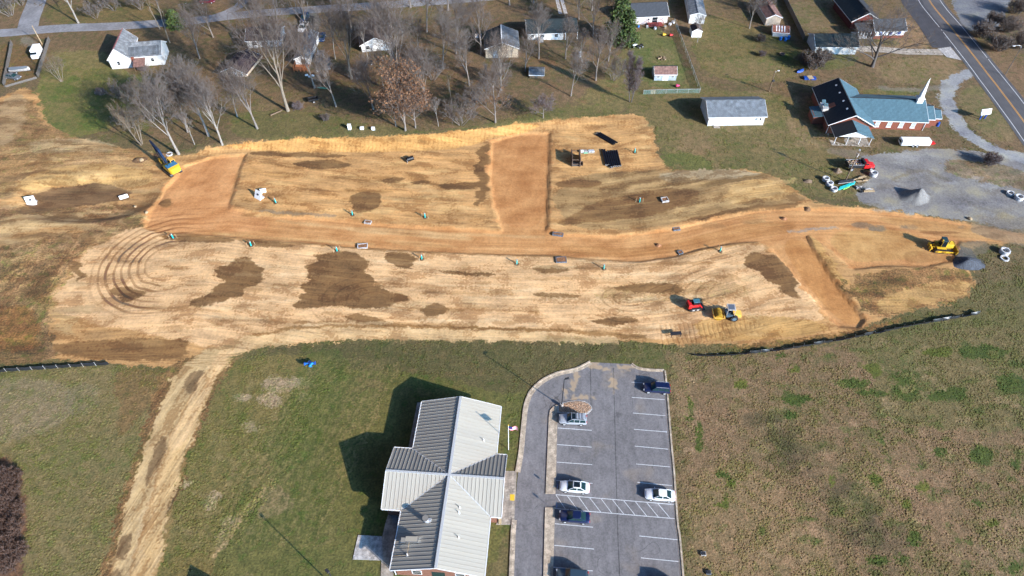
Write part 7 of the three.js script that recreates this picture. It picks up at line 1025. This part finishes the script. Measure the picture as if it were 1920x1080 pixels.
pipeRun('black plastic pipe in the short bundle lying behind the trench box', 'pipes in the slanting bundle', [1120, 251], [1153, 270], 4, 0.42, 0.2, [0, 0.1, -0.15, 0.2]);
pipeRun('black plastic pipe in the fanned row right of the trench box', 'pipes in the fanned row', [1150, 313], [1143, 284], 8, 0.5, 0.23, [0, -0.1, -0.15, -0.1, -0.35, -0.5, 0.5, 0.55]);
{ // trench box
  const t = thing('trench_box', 'rusty steel trench box on the upper right pad', 'trench box', at(1079, 303), 0); const rs = mat(0.16, 0.105, 0.075, 0.8, { map: rep(texBlotch, 2) });
  for (const s of [-1, 1]) { const w = part(t, 'side_wall', box(0.16, 2.2, 4.2, s * 0.95, 1.15, 0), rs); for (const z of [-1.6, 0, 1.6]) part(w, 'rib', box(0.1, 2.2, 0.16, s * 1.08, 1.15, z), rs); } for (const z of [-1.8, 1.8]) for (const y of [0.6, 1.9]) part(t, 'spreader', bar(V3(-0.9, y, z), V3(0.9, y, z), 0.1, 10), rs); part(t, 'floor_plate', box(1.7, 0.06, 1.8, 0, 0.08, 1.0), M.woodGrey);
  const p = thing('material_stack', 'pallet with white bags and a green roll beside the trench box', 'pallet', at(1101, 286), 0.03); part(p, 'pallet', [box(3.6, 0.1, 1.3, 0, 0.16, 0), ...[-0.5, 0, 0.5].map((z) => box(3.6, 0.12, 0.12, 0, 0.06, z))], M.woodPale); [[-1.3, M.whitePaint], [-0.4, M.concretePale], [0.6, M.paleGrey], [1.3, M.paleGrey]].forEach(([x, m], i) => part(p, 'bag', rbox(0.85, 0.32, 0.9, 0.1, x, 0.38, -0.1, 0, i * 0.1, 0), m)); part(p, 'green_roll', put(new THREE.CylinderGeometry(0.16, 0.16, 1.0, 12), -0.5, 0.42, 0.75, 0, 0, Math.PI / 2), mat(0.14, 0.42, 0.26, 0.6));
  const b = thing('steel_crate', 'small rusty steel crate at the corner of the trench box', 'crate', at(1089, 309), 0.05); part(b, 'frame', [box(0.9, 0.08, 0.9, 0, 0.06, 0), box(0.06, 0.7, 0.9, 0.45, 0.4, 0), box(0.06, 0.7, 0.9, -0.45, 0.4, 0), box(0.9, 0.7, 0.06, 0, 0.4, -0.45)], rs);
}
// heaps
function heap(name, label, cat, px, py, rx, rz, h, m, sd, o = {}) {
  const c = at(px, py), n = 40, mr = 16, v = [], ix = []; srand(sd);
  for (let j = 0; j <= mr; j++) for (let i = 0; i <= n; i++) { const a = i / n * Math.PI * 2, t = j / mr, q = 1 + 0.22 * noise(Math.cos(a) * 1.3 + sd, Math.sin(a) * 1.3), x = Math.cos(a) * rx * t * q, z = Math.sin(a) * rz * t * q; const y = h * (0.5 + 0.5 * Math.cos(t * Math.PI)) * (1 + 0.35 * noise(x * 0.32 + sd, z * 0.32)) + 0.08 * noise(x * 1.2 + sd, z * 1.2) * (1 - t) * h + 0.06 * noise(x * 5, z * 5) * (1 - t) - 0.05; v.push(x, y + hgt(c.x + x, c.z + z) - c.y, z); }
  for (let j = 0; j < mr; j++) for (let i = 0; i < n; i++) { const a = j * (n + 1) + i, b = a + n + 1; ix.push(a, a + 1, b + 1, a, b + 1, b); }
  const g = new THREE.BufferGeometry(); g.setAttribute('position', new THREE.Float32BufferAttribute(v, 3)); g.setIndex(ix); g.computeVertexNormals(); return solo(name, label, cat, g, m, c);
}
heap('gravel_heap', 'grey gravel heap in the stone yard', 'gravel heap', 1716, 370, 3.9, 3.1, 2.3, mat(0.25, 0.24, 0.225, 0.97, { map: rep(texGrain, 1.8) }), 3); heap('stone_heap', 'dark blue grey crushed stone heap before the bulldozer', 'stone heap', 1815, 494, 3.8, 2.4, 1.3, mat(0.085, 0.095, 0.115, 0.9, { map: rep(texBlotch, 1.6) }), 9);
heap('clay_heap', 'orange clay crumbs in the middle of the road', 'clay heap', 1234, 460, 1.0, 0.8, 0.5, M.clay, 14); heap('clay_heap', 'orange clay lump at the junction of the right branch', 'clay heap', 1469, 410, 1.0, 0.8, 0.5, M.clay, 15); heap('clay_heap', 'brown clay lump on the northern verge of the road', 'clay heap', 1513, 393, 1.1, 0.7, 0.6, M.soil, 16); heap('soil_heap', 'brown soil and brush heap on the grass left of the dump truck', 'soil heap', 1570, 321, 1.4, 1.1, 1.0, M.wood, 17); heap('soil_heap', 'low brown soil heap left of the concrete rings', 'soil heap', 1515, 340, 1.4, 0.9, 0.6, M.wood, 18);
heap('debris_heap', 'brown clay and debris under the excavator boom', 'debris heap', 303, 292, 2.6, 1.8, 0.7, M.soil, 21); heap('debris_heap', 'brown debris heap left of the excavator boom', 'debris heap', 262, 300, 2.2, 1.5, 0.6, M.soil, 22);
{ srand(91); const rock = (x, y, s, l) => solo('boulder', l, 'boulder', put(new THREE.IcosahedronGeometry(s, 1).scale(1.2, 0.7, 1), 0, s * 0.4, 0), M.woodPale, at(x, y), x, 'loose pale rocks'); rock(266, 301, 0.55, 'pale rock on the debris left of the excavator boom'); rock(254, 388, 0.35, 'small pale rock below the basin'); rock(275, 399, 0.4, 'small pale rock left of the clay pad corner'); rock(1818, 411, 0.45, 'white rock on the verge of the gravel yard'); rock(315, 300, 0.5, 'pale block beside the excavator cab'); }
// teal and black pipe heap, pallets, timber near the utility pole
{ const pile = (name, label, a, b, r, m, lift, group) => { const A = at(...a), B = at(...b), t = solo(name, label, 'pipe', [put(new THREE.CylinderGeometry(r, r, A.distanceTo(B), 12), 0, r + lift, 0, 0, 0, Math.PI / 2)], m, A.clone().add(B).multiplyScalar(0.5), yaw(A, B), group); t.position.y = hgt(t.position.x, t.position.z); };
  for (let k = 0; k < 4; k++) pile('teal_pipe', 'teal plastic pipe in the heap beside the concrete rings', [1571 + k * 0.8, 357 - k * 1.6], [1601 + k * 0.6, 345.5 - k * 1.5], 0.13, M.teal, 0, 'teal pipes'); pile('lime_pipe', 'lime green pipe lying in front of the teal pipes', [1580, 356], [1592, 351], 0.12, M.lime, 0); for (let k = 0; k < 3; k++) pile('drain_pipe', 'black pipe behind the teal pipes at the pole foot', [1570 + k, 346 - k * 2], [1600, 342 - k * 2], 0.24, M.pipe, 0, 'black pipes at the pole');
  const t = thing('scrap_pallet', 'pallet of grey scrap boards right of the teal pipes', 'pallet', at(1628, 357), 0.05); part(t, 'pallet', [box(2.6, 0.14, 1.3, 0, 0.1, 0)], M.woodPale); for (let k = 0; k < 4; k++) part(t, 'board', box(rr(1.0, 2.0), 0.1, 0.3, rr(-0.4, 0.4), 0.25 + k * 0.1, rr(-0.4, 0.4), 0, rr(-0.4, 0.4), 0), k % 2 ? M.concretePale : M.woodPale);
  const u = thing('scrap_pallet', 'pallet of white fittings touching the teal pipes', 'pallet', at(1608, 352), 0.2); part(u, 'pallet', [box(1.4, 0.14, 1.2, 0, 0.1, 0)], M.woodGrey); for (let k = 0; k < 4; k++) part(u, 'fitting', put(new THREE.CylinderGeometry(0.14, 0.14, 0.7, 10), -0.45 + k * 0.3, 0.32, 0.1, Math.PI / 2, k * 0.4, 0), k === 2 ? M.black : M.concreteWhite);
  const w = thing('timber_pile', 'pile of orange brown timber behind the teal pipes', 'timber', at(1613, 337), 0); for (let k = 0; k < 9; k++) part(w, 'timber', box(rr(1.2, 3.4), 0.18, 0.22, rr(-1, 1), 0.12 + (k % 3) * 0.14, rr(-0.7, 0.7), 0, rr(-0.5, 0.5), rr(-0.05, 0.05)), k % 3 ? M.woodPale : M.wood);
  const d = solo('tyre', 'black tyre on the ground before the scrap pallet', 'tyre', put(new THREE.TorusGeometry(0.32, 0.14, 8, 20), 0, 0.14, 0, Math.PI / 2, 0, 0), M.rubber, at(1614, 360)); }
{ // odd pieces on the turf
  const v = thing('water_valve', 'blue pipe fitting standing on the lawn', 'pipe fitting', G(583, 687), -0.5); part(v, 'riser', cyl(0.2, 0.2, 1.2, 14, 0, 0.6, 0), M.blue); part(v, 'barrel', put(new THREE.CylinderGeometry(0.24, 0.24, 1.9, 14), 0, 0.95, 0, 0, 0.6, Math.PI / 2), M.blue); part(v, 'outlet', put(new THREE.CylinderGeometry(0.2, 0.2, 0.9, 14), 0.5, 1.2, 0.3, Math.PI / 2, 0, 0), mat(0.02, 0.25, 0.6, 0.35)); for (const x of [-0.95, 0.95]) part(v, 'flange', put(new THREE.CylinderGeometry(0.36, 0.36, 0.12, 16), x * Math.cos(0.6), 0.95, -x * Math.sin(0.6), 0, 0.6, Math.PI / 2), M.blueDeep); part(v, 'handwheel', put(new THREE.TorusGeometry(0.26, 0.04, 6, 16), 0, 1.35, 0, Math.PI / 2, 0, 0), M.blueDeep);
  const t = thing('work_table', 'dark folding work table on the sand above the silt fence', 'table', at(1266, 630), 0.1); part(t, 'table_top', box(2.1, 0.1, 0.8, 0, 0.85, 0), M.darkMetal); for (const [x, z] of [[-0.9, 0.3], [0.9, 0.3], [-0.9, -0.3], [0.9, -0.3]]) part(t, 'leg', box(0.08, 0.85, 0.08, x, 0.42, z), M.darkMetal);
  for (const [x, y, l, w] of [[1318.5, 1039, 'pale cleanout box in the field right of the car park', 1], [1328, 1074, 'dark cleanout box at the bottom edge of the field', 0]]) { const q = thing('cleanout_box', l, 'utility box', G(x, y), -0.05); part(q, 'box', box(0.75, 0.3, 0.6, 0, 0.12, 0), w ? M.concretePale : M.concreteBlue); part(q, 'lid', box(0.6, 0.04, 0.45, 0, 0.29, 0), M.darkMetal); }
  const bm = (x, y, l, w, d, h) => solo('white_box', l, 'box', [box(w, h, d, 0, h / 2, 0), box(w + 0.1, 0.08, d + 0.1, 0, h + 0.04, 0)], M.whitePaint, at(x, y), 0.05, 'white boxes above the bank'); bm(656, 242, 'tall white box on the grass left of the brown oak', 0.8, 0.7, 1.3); bm(679, 242, 'low white box, middle of the three by the oak', 0.9, 0.7, 0.5); bm(700, 243, 'low white box nearest the brown oak', 0.8, 0.6, 0.6);
  const g = thing('gas_tank', 'white horizontal gas tank behind the dense bare tree', 'gas tank', at(1087, 106), 1.45); part(g, 'tank', [put(new THREE.CapsuleGeometry(0.5, 1.6, 6, 14), 0, 0.75, 0, 0, 0, Math.PI / 2)], M.paleGrey); for (const x of [-0.6, 0.6]) part(g, 'saddle', box(0.2, 0.4, 0.7, x, 0.15, 0), M.concretePale); part(g, 'dome', cyl(0.16, 0.14, 0.2, 10, 0, 1.3, 0), M.alu);
  solo('kayak', 'green kayak lying left of the brown oak', 'kayak', loft([[-1.6, 0.04], [-0.9, 0.28], [0, 0.34], [0.9, 0.28], [1.6, 0.04]].map(([x, w]) => [[x, 0.02, -w * 0.5], [x, 0.25, -w], [x, 0.36, 0], [x, 0.25, w], [x, 0.02, w * 0.5]])), mat(0.10, 0.30, 0.20, 0.5), at(605, 166), -0.2); solo('fallen_log', 'brown fallen log left of the very tall tan tree', 'log', bar(V3(-1.7, 0.2, 0), V3(1.7, 0.2, 0), 0.2, 9, 0.15), M.wood, at(518, 213), 0.75);
  const toys = [['riding_toy', 'yellow riding toy on the fenced lawn', 1245, 67, M.yellow], ['riding_toy', 'red riding toy on the fenced lawn', 1258, 68, M.red], ['riding_toy', 'pink toy car below the teal shed', 1270, 163, M.pink]]; for (const [n, l, x, y, m] of toys) { const q = thing(n, l, 'toy', at(x, y), 0.3, 'riding toys'); part(q, 'body', [rbox(1.2, 0.4, 0.6, 0.12, 0, 0.4, 0), rbox(0.4, 0.4, 0.5, 0.1, -0.3, 0.7, 0)], m); for (const [a, b] of [[-0.4, 0.3], [0.4, 0.3], [-0.4, -0.3], [0.4, -0.3]]) part(q, 'wheel', put(new THREE.CylinderGeometry(0.18, 0.18, 0.12, 12), a, 0.18, b, Math.PI / 2, 0, 0), M.rubber); }
  for (const [x, y, l] of [[1189, 88, 'white and black four wheeler by the evergreen, left one'], [1200, 89, 'black four wheeler by the evergreen, right one']]) { const q = thing('quad_bike', l, 'quad bike', at(x, y), 0.6, 'quad bikes'); part(q, 'body', [rbox(1.5, 0.35, 0.6, 0.1, 0, 0.65, 0), rbox(0.5, 0.2, 0.9, 0.08, 0.6, 0.8, 0)], x < 1195 ? M.whitePaint : M.black); part(q, 'handlebar', bar(V3(0.35, 1.1, -0.4), V3(0.35, 1.1, 0.4), 0.03), M.darkMetal); for (const [a, b] of [[-0.6, 0.45], [0.6, 0.45], [-0.6, -0.45], [0.6, -0.45]]) wheelOn(q, a, 0.3, b, 0.3, 0.25); }
  const fp = thing('log_ring', 'low ring of logs on the fenced lawn', 'fire pit', at(1241, 110), 0); for (let k = 0; k < 7; k++) part(fp, 'log', put(new THREE.CylinderGeometry(0.18, 0.2, 0.9, 8), Math.cos(k * 0.9) * 0.9, 0.18, Math.sin(k * 0.9) * 0.7, 0, -k * 0.9, Math.PI / 2), k % 2 ? M.woodPale : M.wood);
  solo('plywood_sheet', 'pale plywood piece leaning on the wire fence', 'board', box(1.3, 0.9, 0.06, 0, 0.4, 0, -0.4, 0, 0), M.woodPale, at(1224, 175), 0.1); const bb = thing('scrap_tub', 'dark tub with boards at the foot of the big tan bush', 'scrap', at(1518, 148), 0); part(bb, 'tub', [box(1.6, 0.6, 1.2, -0.9, 0.3, 0), box(1.3, 0.5, 1.2, 1.0, 0.25, 0)], M.blueDeep); part(bb, 'board', box(1.5, 0.08, 1.6, 0, 0.6, 0.1, 0.1, 0.2, 0), M.woodPale);
  solo('boat_hull', 'dark upturned hull beside the big tan bush', 'boat', loft([[-1.4, 0.1], [-0.6, 0.5], [0.6, 0.55], [1.3, 0.3]].map(([x, w]) => [[x, 0.02, -w], [x, 0.4, -w * 0.7], [x, 0.55, 0], [x, 0.4, w * 0.7], [x, 0.02, w]])), M.blueDeep, at(1500, 134), 0.6);
  const ht = thing('hot_tub', 'round dark tub in the open yard left of the tan bush', 'tub', at(1466, 103), 0); part(ht, 'rim', put(new THREE.TorusGeometry(0.75, 0.14, 8, 20), 0, 0.4, 0, Math.PI / 2, 0, 0), M.wood); part(ht, 'wall', cyl(0.72, 0.72, 0.42, 18, 0, 0.2, 0), M.darkMetal);
  srand(8); const junk = [[1213, 52], [1256, 47], [1262, 43], [1247, 53], [1228, 55], [1196, 50]]; junk.forEach(([x, y], i) => { const q = thing('yard_clutter', ['plastic tote by the deck of the pale house', 'white bucket at the corner of the pale house', 'white chair end beside the wire fence corner', 'tan cushion near the red deck', 'white cooler in front of the red deck', 'blue tarp bundle left of the red deck'][i], 'yard item', at(x, y), i, 'clutter behind the pale house'); part(q, 'item', rbox(rr(0.6, 1.2), rr(0.4, 0.9), rr(0.5, 1.0), 0.1, 0, 0.3, 0), [M.concretePale, M.whitePaint, M.whitePaint, M.woodPale, M.whitePaint, M.blue][i]); part(q, 'lid', rbox(0.6, 0.08, 0.6, 0.03, 0, 0.72, 0), M.paleGrey); });
  for (const [x, y, l] of [[575, 142, 'white sack leaning on the orange deck'], [581, 145, 'white sack in front of the orange deck'], [587, 143, 'white sack right of the orange deck'], [597, 134, 'lone white sack on the grass right of the deck']]) solo('white_sack', l, 'sack', rbox(0.9, 0.5, 0.6, 0.2, 0, 0.24, 0), M.whitePaint, at(x, y), x, 'white sacks by the orange deck');
}
// fences
const wireTex = (() => { const n = 64, d = new Uint8Array(n * n * 4); for (let j = 0, o = 0; j < n; j++) for (let i = 0; i < n; i++, o += 4) { const a = Math.abs(((i + j) % 32) - 16) < 3.2 || Math.abs(((i - j + 64) % 32) - 16) < 3.2 ? 255 : 0; d[o] = d[o + 1] = d[o + 2] = a; d[o + 3] = 255; } const t = new THREE.DataTexture(d, n, n); t.wrapS = t.wrapT = THREE.RepeatWrapping; t.magFilter = THREE.LinearFilter; t.repeat.set(5, 5); t.needsUpdate = true; return t; })();
const wireMat = new THREE.MeshStandardMaterial({ color: new THREE.Color().setRGB(0.18, 0.30, 0.26), alphaMap: wireTex, transparent: true, side: THREE.DoubleSide, roughness: 0.6 });
function wireFence(label, a, b, h) { const A = at(...a), B = at(...b), L = A.distanceTo(B), n = Math.round(L / 3), t = thing('wire_fence', label, 'fence', [0, 0, 0], 0, 'green wire fences'); for (let k = 0; k <= n; k++) { const p = A.clone().lerp(B, k / n), y = hgt(p.x, p.z); part(t, 'post', bar(V3(p.x, y - 0.1, p.z), V3(p.x, y + h + 0.05, p.z), 0.04, 6), M.alu); if (k < n) { const q = A.clone().lerp(B, (k + 1) / n), y2 = hgt(q.x, q.z); part(t, 'top_rail', bar(V3(p.x, y + h, p.z), V3(q.x, y2 + h, q.z), 0.035, 5), M.alu); const o = new THREE.Mesh(new THREE.BufferGeometry(), wireMat); const w = p.distanceTo(q); o.geometry.setAttribute('position', new THREE.Float32BufferAttribute([p.x, y, p.z, q.x, y2, q.z, q.x, y2 + h, q.z, p.x, y + h, p.z], 3)); o.geometry.setAttribute('uv', new THREE.Float32BufferAttribute([0, 0, w, 0, w, h, 0, h], 2)); o.geometry.setIndex([0, 1, 2, 0, 2, 3]); o.geometry.computeVertexNormals(); o.name = 'wire_mesh'; o.castShadow = true; t.add(o); } } }
wireFence('green wire fence running down from the pale house', [1264, 42], [1312, 173], 1.3); wireFence('green wire fence along the bottom of the fenced lawn', [1206, 177], [1311, 174.5], 1.3);
function boardFence(label, a, b, h, m, every = 2.4, boards = 8) { const A = at(...a), B = at(...b), L = A.distanceTo(B), n = Math.max(1, Math.round(L / every)), t = thing('board_fence', label, 'fence', [0, 0, 0], 0, 'board fences'), tn = yaw(A, B); srand(a[0] + 50); for (let k = 0; k < n; k++) { const p = A.clone().lerp(B, k / n), q = A.clone().lerp(B, (k + 1) / n), gs = []; for (let j = 0; j < boards; j++) { const c = p.clone().lerp(q, (j + 0.5) / boards), hh = h * rr(0.94, 1.03); gs.push(box(L / n / boards * 0.93, hh, 0.04, c.x, hgt(c.x, c.z) + hh / 2, c.z, 0, tn, 0)); } part(t, 'panel', gs, m); const y = hgt(p.x, p.z); part(t, 'post', box(0.12, h + 0.1, 0.12, p.x, y + h / 2, p.z - 0.08, 0, tn, 0), m); } }
boardFence('dark plank fence between the garages at the top', [1461, -18], [1506, 76], 1.9, M.woodGrey); boardFence('grey plank fence on the left of the fenced plot', [24, 84], [9, 163], 1.4, M.woodGrey, 2.4, 6); boardFence('grey plank fence on the right of the fenced plot', [94, 76], [72, 146], 1.4, M.woodGrey, 2.4, 6); boardFence('low grey plank fence along the bottom of the fenced plot', [11, 164], [70, 147], 0.6, M.woodGrey, 2.4, 6);

renderer.render(scene, camera);
